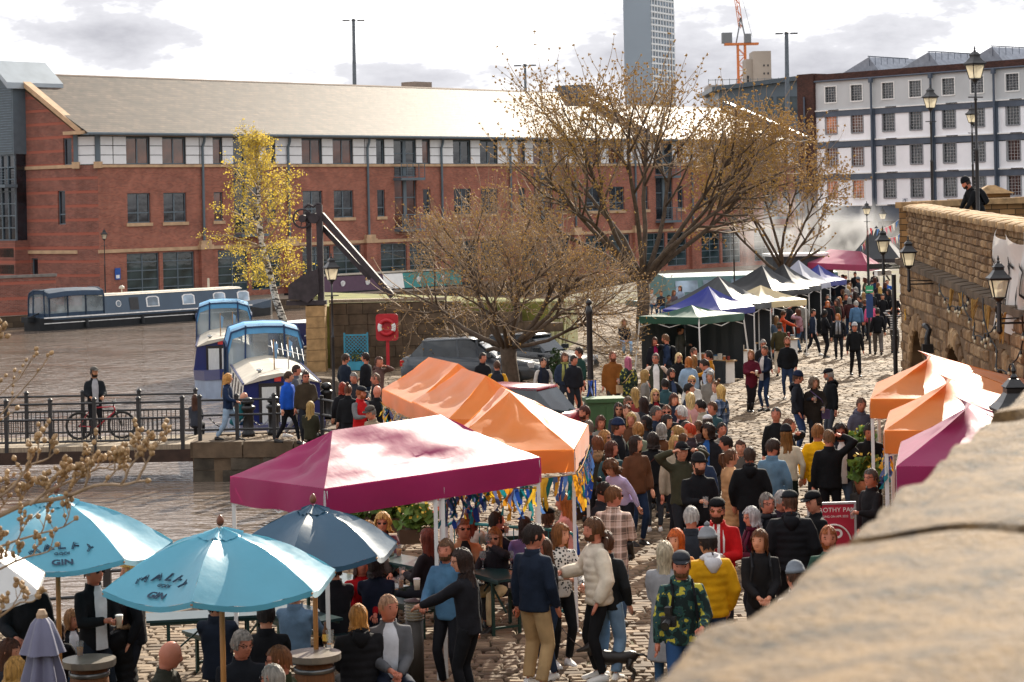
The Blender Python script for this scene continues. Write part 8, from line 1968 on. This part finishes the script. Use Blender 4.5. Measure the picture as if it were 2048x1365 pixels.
R(1129,706,1.72,5,'spp','bob,scarf=8a8a52','5a3a26','p','J:2b3548','j:2a2f3a','person in blue jacket with a checked scarf by the ivy bush')
R(1148,711,1.72,30,'sdd','short',DBR_,'r','J:1d1f26','j:22252b','dark haired person tucked behind the green hoodie')
R(1159,695,1.80,-60,'sdw','short','2a1c16','r','J:1f3a34','k:3a1f24:W','person in dark green hooded jacket and shorts with a red helmet')
R(965,706,1.78,30,'scd','short',DBR_,'r','J:17181c','j:22252b','person in black tracksuit top holding a beer in front of the tree',cup='pint')
R(994,722,1.74,175,'spp','short',BRN,'r','V:22242c:c08a1e','j:22252b','person in dark jacket with mustard sleeves beside the tree trunk')
R(1502,701,1.68,10,'xcc','xlong','8a5a30','p','C:561828','j:1c1a1e:B','person with long hair in burgundy coat holding a cup in the open lane',cup='cup')
R(1529,692,1.78,-50,'swd','crop,shirt=c9c5c0','4a3626','r','J:1a2234','j:26395a','person in navy jacket and jeans talking to the burgundy coat',cup='cup',turn=10)
R(1526,679,1.74,10,'sdp','crop,shades','8a8682','r','J:1c1d21','j:22262e','person with grey hair and sunglasses walking behind the burgundy coat')
R(1574,674,1.82,-15,'spp','short,beard','6a4428','r','J:121418','j:25344e','person in black jacket with white zip and blue jeans, hands in pockets')
R(1559,646,1.78,178,'sdd','crop,cap=3a3628',BRN,'r','J:3f3a26','t:c9bfae','person in olive jacket, cap and white trousers seen from behind')
R(1594,744,1.80,70,'scp','crop,beanie=1a2238,hood',BRN,'r','J:25272e','j:33456a','person in navy beanie and charcoal jacket in the drinking trio',cup='pint')
R(1628,755,1.66,5,'swd','curly,bag=5a4a6a','6a5a4a','p','C:2a2420','j:24262c','person with curly grey brown hair in dark coat over burgundy',cup='empty')
R(1659,738,1.80,-75,'sdc','crop,cap=1a1b20,beard=8a847e,hood','a09a94','r','J:15171b','j:4a505c','person with grey beard in black cap and black jacket of the drinking trio',cup='pint')
R(1709,647,1.76,5,'wdd','crop,beanie=a5a5a8,specs,hood',GRH,'r','J:15171a','j:17191d','person in pale beanie and black hooded jacket walking alone up the lane')
R(1626,619,1.78,70,'wpd','short,shirt=a9a9ac','2b1d16','r','J:1d2638','j:1c1e24:W','person in grey tee and open navy shirt strolling in the far trio')
R(1649,620,1.80,100,'sdd','crop','141010','d','J:15161a','j:17181d','person with dark skin all in black of the far trio')
R(1676,628,1.70,-10,'spd','long,scarf=8a8c92','b06a30','p','J:1c1d22','j:1d1f24','person with fair ginger hair and long grey scarf of the far trio')
R(1755,617,1.78,178,'wdd','short','2a1d17','p','J:141519','t:55504c','person in black jacket and grey trousers walking away from the bridge')
R(1596,618,1.70,-100,'sfd','long,bag=6a2a20','5a3422','p','J:9a7680','j:3a5a7a','person in mauve jacket and jeans eating beside the market row')
R(1579,604,1.84,110,'scd','crop,beanie=2a3a4e',BRN,'r','L:17181c','j:5a3426','person in blue beanie and long black coat at the market row')
R(1566,622,1.70,90,'sdr','short',BRN,'r','J:b8482a','j:2a2c30','person in orange red jacket stretching out an arm at the market row')
R(1540,614,1.80,10,'sdd','short,shades','2a1e18','r','K:35302a','j:1f2026','person in sunglasses and dark brown sweater by the cream tent')
R(1553,633,1.66,170,'sdd','long','7a5634','p','J:4a5a6a','j:2a3a50','person with fair brown hair in blue grey denim at the market row')
R(1712,602,1.72,178,'wdd','short','a5a09a','r','J:4a6a8a','j:24262c','grey haired person in blue jacket walking away',wide=1.15)
R(1740,603,1.66,-170,'wdd','short','c2a07a','r','J:d0567e','j:2a2c33','light haired person in bright pink jacket walking away')
R(1788,615,1.76,150,'suu','crop,beanie=b4702a',BRN,'r','K:1f2024:stripe','j:4a4844','person in orange beanie and striped sweater by the wall corner')
R(1655,603,1.68,-5,'sdd','bob','b4581c','p','J:17181c','j:1d1e22','person with copper orange hair in black facing up the lane')
R(1692,588,1.80,0,'sdd','short','3a2a22','r','J:1a1b20','t:c9c2b4','person in black jacket and white trousers facing up the lane')
R(1673,600,1.68,-60,'sdd','long','4a2c20','p','J:3a3c34','j:1d1e22','person with brown hair in grey green coat in the far crowd')
R(1679,594,1.70,-80,'sdd','long','a2602e','p','J:8a7056','j:1d1e22','person with orange brown hair in beige coat in the far crowd')
FARC=[(1669,557,'short','9a9690','J:1f2126','grey haired person in dark coat beside the far canopy leg'),(1691,551,'short','2a1c16','J:1c1d20','person in black serving under the far pink canopy'),(1710,545,'short,cap=17181b','2a1c16','J:17181b','person in dark cap serving under the far pink canopy'),(1716,555,'crop,beanie=5a626c',BRN,'C:20262e','broad person in grey beanie and dark navy coat in the far queue'),(1744,559,'short','2a1c16','K:3a5a8a:stripe','person in blue and white striped top in the far queue'),(1748,543,'short','2a1c16','J:17181b','person in black at the back under the far pink canopy'),(1774,560,'short','6a4a30','J:2a58a8','person in bright blue jacket with white bands near the wall corner'),(1699,566,'short','7a5230','J:5a3a40:plaid','brown haired person in red plaid in the far queue'),(1685,566,'short','2a1c16','J:24262b','dark haired person in charcoal in the far queue'),(1674,570,'long','241814','J:24343a','person with long black hair in dark teal in the far queue'),(1667,579,'bob','2a1a14','J:2a3034','person with dark bob in grey in the far queue'),(1686,579,'long','5a3a22','J:1c1d20','person with long brown hair in black in the far queue'),(1710,583,'xlong','2a1812','J:1b1c20','person with very long dark hair in the middle of the far crowd'),(1727,585,'long','a57c4c','J:17181b','person with long light brown hair in black walking away'),(1744,581,'short,hood','1f1612','J:1d1e24','person in dark hooded jacket walking away'),(1760,573,'long','c8a25c','J:1f2126','blonde person in black in the far crowd'),(1778,579,'xlong','241611','J:17181b','person with long dark wavy hair near the wall corner'),(1765,588,'short','1f1612','C:131418','broad person in black coat walking away near the wall'),(1788,588,'short','2a1c16','J:1d1e22','person in black close to the wall drainpipe'),(1605,603,'short','5a4030','C:77746e','person in pale grey coat at the clothes stall'),(1621,580,'short','2a1c16','J:17181b','person in black by the pale grey tent leg'),(1646,575,'short','2a1c16','J:15161a','person in black beside the last blue tent'),(1733,570,'short','4a3020','J:3a3a40','person in grey behind the striped top'),(1756,566,'bob','7a5030','J:2a2226','person with brown bob in dark plum jacket'),(1655,590,'short','2a1c16','J:22262e','person in navy behind the copper orange hair'),(1720,592,'short','3a2820','J:26282c','person in charcoal behind the blue jacket walker')]
rf=random.Random(31)
for x,y,hr_,hc_,tp_,lb_ in FARC:R(x,y,rf.uniform(1.66,1.82),rf.choice((0,20,-30,175,170,-160,90,-90)),rf.choice(('sdd','spd','wdd','spp')),hr_,hc_,rf.choice('ppr'),tp_,rf.choice(('j:1c1e24','j:24344e','j:22242a','j:33383f')),lb_)
HN=(('short','cropped dark','1f1612'),('short','brown','5a3a24'),('long','long fair','a5834e'),('bob','grey','8e8a86'),('long','long dark','2a1a14'),('bob','auburn','4a2416'))
CN=(('J:17181b','black jacket'),('J:24344e','blue jacket'),('C:5a5650','grey coat'),('J:4a2a2a','maroon jacket'),('J:3a4434','olive jacket'))
cb_=[(a_,b2_) for a_ in HN for b2_ in CN];rf.shuffle(cb_)
for a_,b2_ in cb_[:26]:R(rf.uniform(1640,1786),rf.uniform(547,606),rf.uniform(1.62,1.82),rf.choice((0,20,-30,175,170,-160,90,-90)),rf.choice(('sdd','spd','wdd','spp')),a_[0],a_[2],rf.choice('pprt'),b2_[0],rf.choice(('j:1c1e24','j:24344e','j:33383f')),f'person with {a_[1]} hair in {b2_[1]} deep in the far crowd')
CN2=(('J:1d2636','navy jacket'),('K:7a7670','grey jumper'),('J:5a3a28','brown jacket'),('J:2f4a50','teal jacket'),('K:8a3a3a','red jumper'),('J:9a8f7c','beige jacket'))
cb_=[(a_,b2_) for a_ in HN for b2_ in CN2];rf.shuffle(cb_)
for(x,y),(a_,b2_) in zip(((1200,832),(1224,884),(1262,826),(1272,872),(1322,848),(1347,788),(1350,872),(1402,800),(1424,804),(1396,842),(1444,846),(1330,758),(1452,872),(1270,776),(1290,740),(1420,742)),cb_):R(x,y,rf.uniform(1.62,1.8),rf.choice((0,30,-40,175,150,-150,80,-80)),'sdd',a_[0],a_[2],rf.choice('pprt'),b2_[0],rf.choice(('j:1c1e24','j:24344e','j:33383f')),f'person with {a_[1]} hair in {b2_[1]} in the thick of the crowd')
for x,y,lb_,tc_ in((1303,577,'person in white seated on the bank behind the tall tree','b9b6b0'),(1322,581,'person in sunglasses and dark top seated behind the tall tree','2a2c33'),(1347,580,'person with long hair seated on the bank beside the black tent','5a5058'),(1360,572,'person in pale blue seated near the teal boat','8a9ab0'),(1338,590,'person with brown hair crouching beside the black tent','6a5a50')):R(x,y,1.7,rf.uniform(-40,60),'zkk',rf.choice(('long','short')),rf.choice(('6a4a30','2a1c16','b58a4a')),'p','J:'+tc_,'j:33506e',lb_,sit=.35)
R(1248,638,1.68,10,'zkk','long','7a5636','p','J:22252c','j:8fb0d0','person in black top and pale jeans sitting on the low wall by the tree',sit=.5)
R(188,735,1.82,20,'sww','crop,cap=55524e,beard,shirt=9a9a9e',DBR_,'t','J:1b1e22','j:17181c','person in cap, black jacket and grey hoodie wheeling a red bicycle',turn=10)
R(455,748,1.68,75,'wpw','bob','c08a4a','p','J:1c2a44','t:8fa6bc','person with fair hair in navy jacket and wide pale jeans walking by the boats')
R(391,779,1.60,170,'zkk','long','4a2c1e','p','K:3a3e48','j:22252b','brown haired person sitting on the quay edge behind the railing',at=(P(391,860,55.7).x,55.7,zg(55)-.15))
R(478,812,1.66,100,'zkk','none,hood',BRN,'p','P:1f5a62','j:2a4a72','person in teal puffer jacket crouching behind the railing',lean=20,at=(P(470,860,55.6).x,55.6,zg(55)-.12))
R(576,743,1.78,60,'wdd','short','3a2418','p','J:1f52b4','j:17181c','person in bright blue jacket walking in front of the boat doors')
R(592,730,1.84,90,'wdw','short','33221a','r','J:4a4b52','j:8a8a8e:W','tall person in grey jacket and grey jeans walking by the boat')
R(611,742,1.80,0,'swd','crop,shades','33221a','r','J:3a3126','j:22252b','person in sunglasses and brown jacket holding a pint by the boat',cup='pint')
R(620,802,1.66,170,'zkk','long','a5854e','p','J:2f2e22','j:17181c','person with fair hair in dark olive sitting on the abutment')
R(690,708,1.78,130,'sdd','short','3a261c','r','J:18202e','j:22252b','person in dark navy jacket beside the lamp post')
R(731,706,1.80,-120,'sdw','short','2a1a14','r','J:191a1f','j:24344e','person in black jacket holding a beer by the trellis',cup='pint')
R(758,714,1.80,60,'sfd','short,hood','4a2a1c','r','J:5a4440','j:22252b','person in brown hooded jacket touching the mouth')
R(708,745,1.76,10,'sdd','short','77716c','r','J:2a2d33','j:22252b','grey haired person in charcoal jumper near the lamp post')
R(751,747,1.76,-60,'sdd','crop','6a5444','r','J:17181b','j:22252b','person with shaved head and glasses pushed up in black')
R(754,772,1.76,178,'sdd','none',BRN,'r','J:17181b','j:22252b','bald person in black seen from behind by the orange canopies')
R(685,766,1.66,-160,'sdd','bob','8a2a14','p','J:1a1a1e','j:22252b','person with bright red hair in black by the bollards')
R(696,770,1.68,170,'sdr','bun','5a3420','p','J:151619','j:22252b','person with brown bun in black leaning on the railing')
R(721,774,1.78,45,'scc','crop,cap=22252c,beard=8a4a22','8a4a22','r','V:b01a1e:6a6a6c','j:22252b','bearded person in red padded jacket with grey sleeves',cup='empty')
R(741,813,1.72,-40,'scd','crop,flat=4a4440','77716c','r','J:8a7a66','j:22252b','person in flat cap and tan hooded top by the orange canopies',lean=10,cup='empty')
b_=P(1938,392,41);person(1938,380,1.78,-75,'stt','crop,beanie=141519,beard,pack=17181b',DBR_,'r','J:15171a','j:1d1e22','bearded person in black beanie leaning on the bridge parapet with a cup',lean=28,at=(11.05,52,4.1),group=G0,cup='cup')
# ================================================================ dog, bicycle, camera
p0=G(1224,1362);dg=thing('dachshund','small black and tan dachshund standing on a lead among the shoes','dog',(p0 .x,p0 .y,zg(p0 .y)),math.radians(0),scale=1.15)
b=MB();n_=12
def ring(x,y,z,rx,rz,k=12):return [(x,y+rx*math.cos(2*math.pi*q/k),z+rz*math.sin(2*math.pi*q/k)) for q in range(k)]
b.loft([ring(-.345,0,.300,.008,.008),ring(-.33,0,.302,.020,.018),ring(-.28,0,.315,.026,.026),ring(-.235,0,.335,.040,.044),ring(-.19,0,.335,.044,.048),ring(-.155,0,.30,.044,.052),ring(-.12,0,.245,.056,.075),ring(-.04,0,.225,.062,.075),ring(.08,0,.225,.056,.062),ring(.18,0,.23,.058,.068),ring(.235,0,.235,.042,.05),ring(.26,0,.245,.015,.02)])
for x,f in((-.11,1),(.19,-1)):
 for s_ in(-1,1):
  if f==1:pts=[(x,s_*.045,.2),(x-.01,s_*.05,.12),(x+.005,s_*.05,.06),(x-.005,s_*.05,.02),(x-.03,s_*.05,.012)]
  else :pts=[(x,s_*.045,.22),(x-.03,s_*.052,.135),(x+.035,s_*.05,.085),(x+.02,s_*.05,.025),(x-.005,s_*.05,.012)]
  b.tube(pts,[.04,.026,.018,.016,.014],7)
b.tube([(.25,0,.25),(.32,0,.25),(.38,.01,.2),(.41,.01,.14)],[.016,.012,.009,.004],6)
o=b.build('body',mat('black dog coat',(.018,.014,.012),.45,.4,6,spec=.5),dg,smooth=True)
for s_ in(-1,1):MB().loft([[(-.20+dx,s_*(.040+dy),.36+dz) for dx,dy,dz in q] for q in(((-.02,0,.01),(.02,0,.01),(.02,.008,.0),(-.02,.008,0)),((-.03,.012,-.05),(.025,.012,-.05),(.025,.022,-.05),(-.03,.022,-.05)),((-.015,.014,-.10),(.01,.014,-.10),(.01,.02,-.10),(-.015,.02,-.10)))]).build('ear',MATS['black dog coat'],dg,smooth=True)
TAN=mat('tan dog fur',(.20,.09,.03),.6)
for x,y in((-.135,-.05),(-.135,.05),(.185,-.05),(.185,.05)):MB().loft([[(x+dx,y+dy,z) for dx,dy in((-.024,-.017),(.016,-.017),(.016,.017),(-.024,.017))] for z in(0,.024)]).build('paw',TAN,dg)
MB().tube([(-.14,.05*math.cos(a),.27+.06*math.sin(a)) for a in np.linspace(0,2*math.pi,13)],.008,5,cap=False).build('collar',mat('silver collar','9aa0a4',.4),dg)
h0=P(1098,1212,26.3);h1=Vector((p0 .x-.16,p0 .y,zg(p0 .y)+.34));ld=thing('dog_lead','thin dark retractable lead with pink handle running to the dachshund','lead',h0)
MB().tube([(0,0,0)]+[(h0 .lerp(h1,f)-h0)-Vector((0,0,.15*4*f*(1-f))) for f in np.linspace(.1,1,12)],.006,5).build('cord',IRON,ld);MB().tube([(-.02,0,.06),(.0,0,.0),(.03,0,-.06)],[.03,.045,.03],8).build('handle',mat('pink plastic','c02a58',.4),ld,smooth=True)
p0=G(202,879);bk=thing('bicycle','red mountain bicycle wheeled along the footbridge','bicycle',(p0 .x,p0 .y,zg(p0 .y)),math.radians(4))
TY=mat('bicycle tyre',(.02,.02,.02),.8);RIMM=mat('dark rim','2b2c2e',.4,metal=.5);REDB=mat('bicycle red','9c1428',.3,coat=.5)
for x in(-.53,.53):
 w_=MB().tube([(x+.33*math.cos(a),0,.35+.33*math.sin(a)) for a in np.linspace(0,2*math.pi,33)],.026,7,cap=False).build('tyre',TY,bk,smooth=True)
 MB().tube([(x+.30*math.cos(a),0,.35+.30*math.sin(a)) for a in np.linspace(0,2*math.pi,33)],.012,5,cap=False).build('rim',RIMM,w_,smooth=True)
 for k in range(16):a=k*math.pi/8;MB().tube([(x,.02*(-1)**k,.35),(x+.3*math.cos(a),0,.35+.3*math.sin(a))],.003,3).build('spoke',RIMM,w_)
 MB().tube([(x,-.05,.35),(x,.05,.35)],.03,8).build('hub',RIMM,w_)
q=MB();bbk,st,hd0,hd1,rx_=(-.10,0,.30),(-.22,0,.80),(.34,0,.82),(.37,0,.70),(-.53,0,.35)
q.tube([bbk,st],.018,7);q.tube([bbk,hd1],.022,7);q.tube([st,hd0],.018,7);q.tube([hd0,hd1],.022,7)
for s_ in(-1,1):q.tube([bbk,(-.3,s_*.05,.33),(rx_[0],s_*.06,.35)],.011,6);q.tube([st,(-.35,s_*.05,.62),(rx_[0],s_*.06,.35)],.010,6)
q.build('frame',REDB,bk,smooth=True)
q=MB()
for s_ in(-1,1):q.tube([(.37,s_*.05,.70),(.40,s_*.06,.62),(.53,s_*.06,.35)],.016,7)
q.tube([(.37,-.07,.70),(.37,.07,.70)],.016,6);q.build('fork',RIMM,bk,smooth=True)
MB().tube([(.34,0,.82),(.33,0,.93),(.36,0,.96)],.016,6).build('stem',RIMM,bk);MB().tube([(.34,-.32,.98),(.36,-.1,.96),(.36,.1,.96),(.34,.32,.98)],.014,7).build('handlebar',RIMM,bk)
MB().loft([[(x,s1*w,z) for s1,z in((-1,.93),(1,.93),(.8,.965),(-.8,.965))] for x,w in((-.38,.07),(-.30,.075),(-.2,.03),(-.10,.018))]).build('saddle',TY,bk);MB().tube([st,(-.25,0,.93)],.014,6).build('seat_post',RIMM,bk)
cw=MB().tube([(-.10+.09*math.cos(a),-.05,.30+.09*math.sin(a)) for a in np.linspace(0,2*math.pi,17)],.008,5,cap=False).build('chainring',RIMM,bk)
for s_,z in((-1,.14),(1,.46)):MB().tube([(-.10,s_*.06,.30),(-.10,s_*.08,z)],.01,5).build('crank',RIMM,bk);MB().box(-.14,-.06,s_*.12-.04,s_*.12+.04,z-.012,z+.012).build('pedal',TY,bk)
MB().tube([(-.53,-.05,.39),(-.10,-.05,.39)],.004,4).build('chain',RIMM,bk)
ph=PH(1362,1105,1.8);c0=Vector((ph.x-.17,ph.y-.42,zg(ph.y)+1.12));cm=thing('stills_camera','black stills camera with big lens held by the camouflage jacket','camera',c0,-.3)
CB=mat('camera black',(.012,.012,.013),.45)
MB().box(-.075,.075,-.035,.035,0,.10).build('body',CB,cm);MB().tube([(0,-.03,.05),(0,-.09,.045),(0,-.17,.03)],[.04,.042,.045],14).build('lens',CB,cm);MB().tube([(0,-.172,.03),(0,-.175,.03)],.036,14).build('lens_glass',SHADES,cm);MB().box(-.03,.03,-.03,.03,.10,.135).build('prism',CB,cm);MB().box(-.03,.03,-.06,.04,.14,.20).build('flash',CB,cm)
# ================================================================ barbecue smoke
m=bpy.data.materials.new('barbecue smoke');m.use_nodes=True;nt=m.node_tree;nt.nodes.clear()
t=nt.nodes.new('ShaderNodeTexCoord');n=nt.nodes.new('ShaderNodeTexNoise');n.inputs['Scale'].default_value=.55;n.inputs['Detail'].default_value=4;n.inputs['Distortion'].default_value=.8
nt.links.new(t.outputs['Object'],n.inputs['Vector'])
mpn=nt.nodes.new('ShaderNodeMapping');mpn.inputs['Scale'].default_value=(1/6.2,1/3.2,1/3.4);nt.links.new(t.outputs['Object'],mpn.inputs[0])
gd=nt.nodes.new('ShaderNodeTexGradient');gd.gradient_type='SPHERICAL';nt.links.new(mpn.outputs[0],gd.inputs[0])
mr=nt.nodes.new('ShaderNodeMapRange');mr.inputs[1].default_value=.42;mr.inputs[2].default_value=.75;mr.inputs[3].default_value=0;mr.inputs[4].default_value=.9;nt.links.new(n.outputs[0],mr.inputs[0])
mu=nt.nodes.new('ShaderNodeMath');mu.operation='MULTIPLY';nt.links.new(mr.outputs[0],mu.inputs[0]);nt.links.new(gd.outputs['Fac'],mu.inputs[1])
pv_=nt.nodes.new('ShaderNodeVolumePrincipled');pv_.inputs['Color'].default_value=(.95,.95,.96,1);pv_.inputs['Anisotropy'].default_value=.3;nt.links.new(mu.outputs[0],pv_.inputs['Density'])
o_=nt.nodes.new('ShaderNodeOutputMaterial');nt.links.new(pv_.outputs[0],o_.inputs['Volume'])
c=P(1640,485,133);b=MB();b.box(-6.3,6.3,-3.3,3.3,-3.5,3.5);b.build('smoke',m,loc=(c.x,134,c.z),label='pale smoke drifting over the far food stalls',kind='stuff')
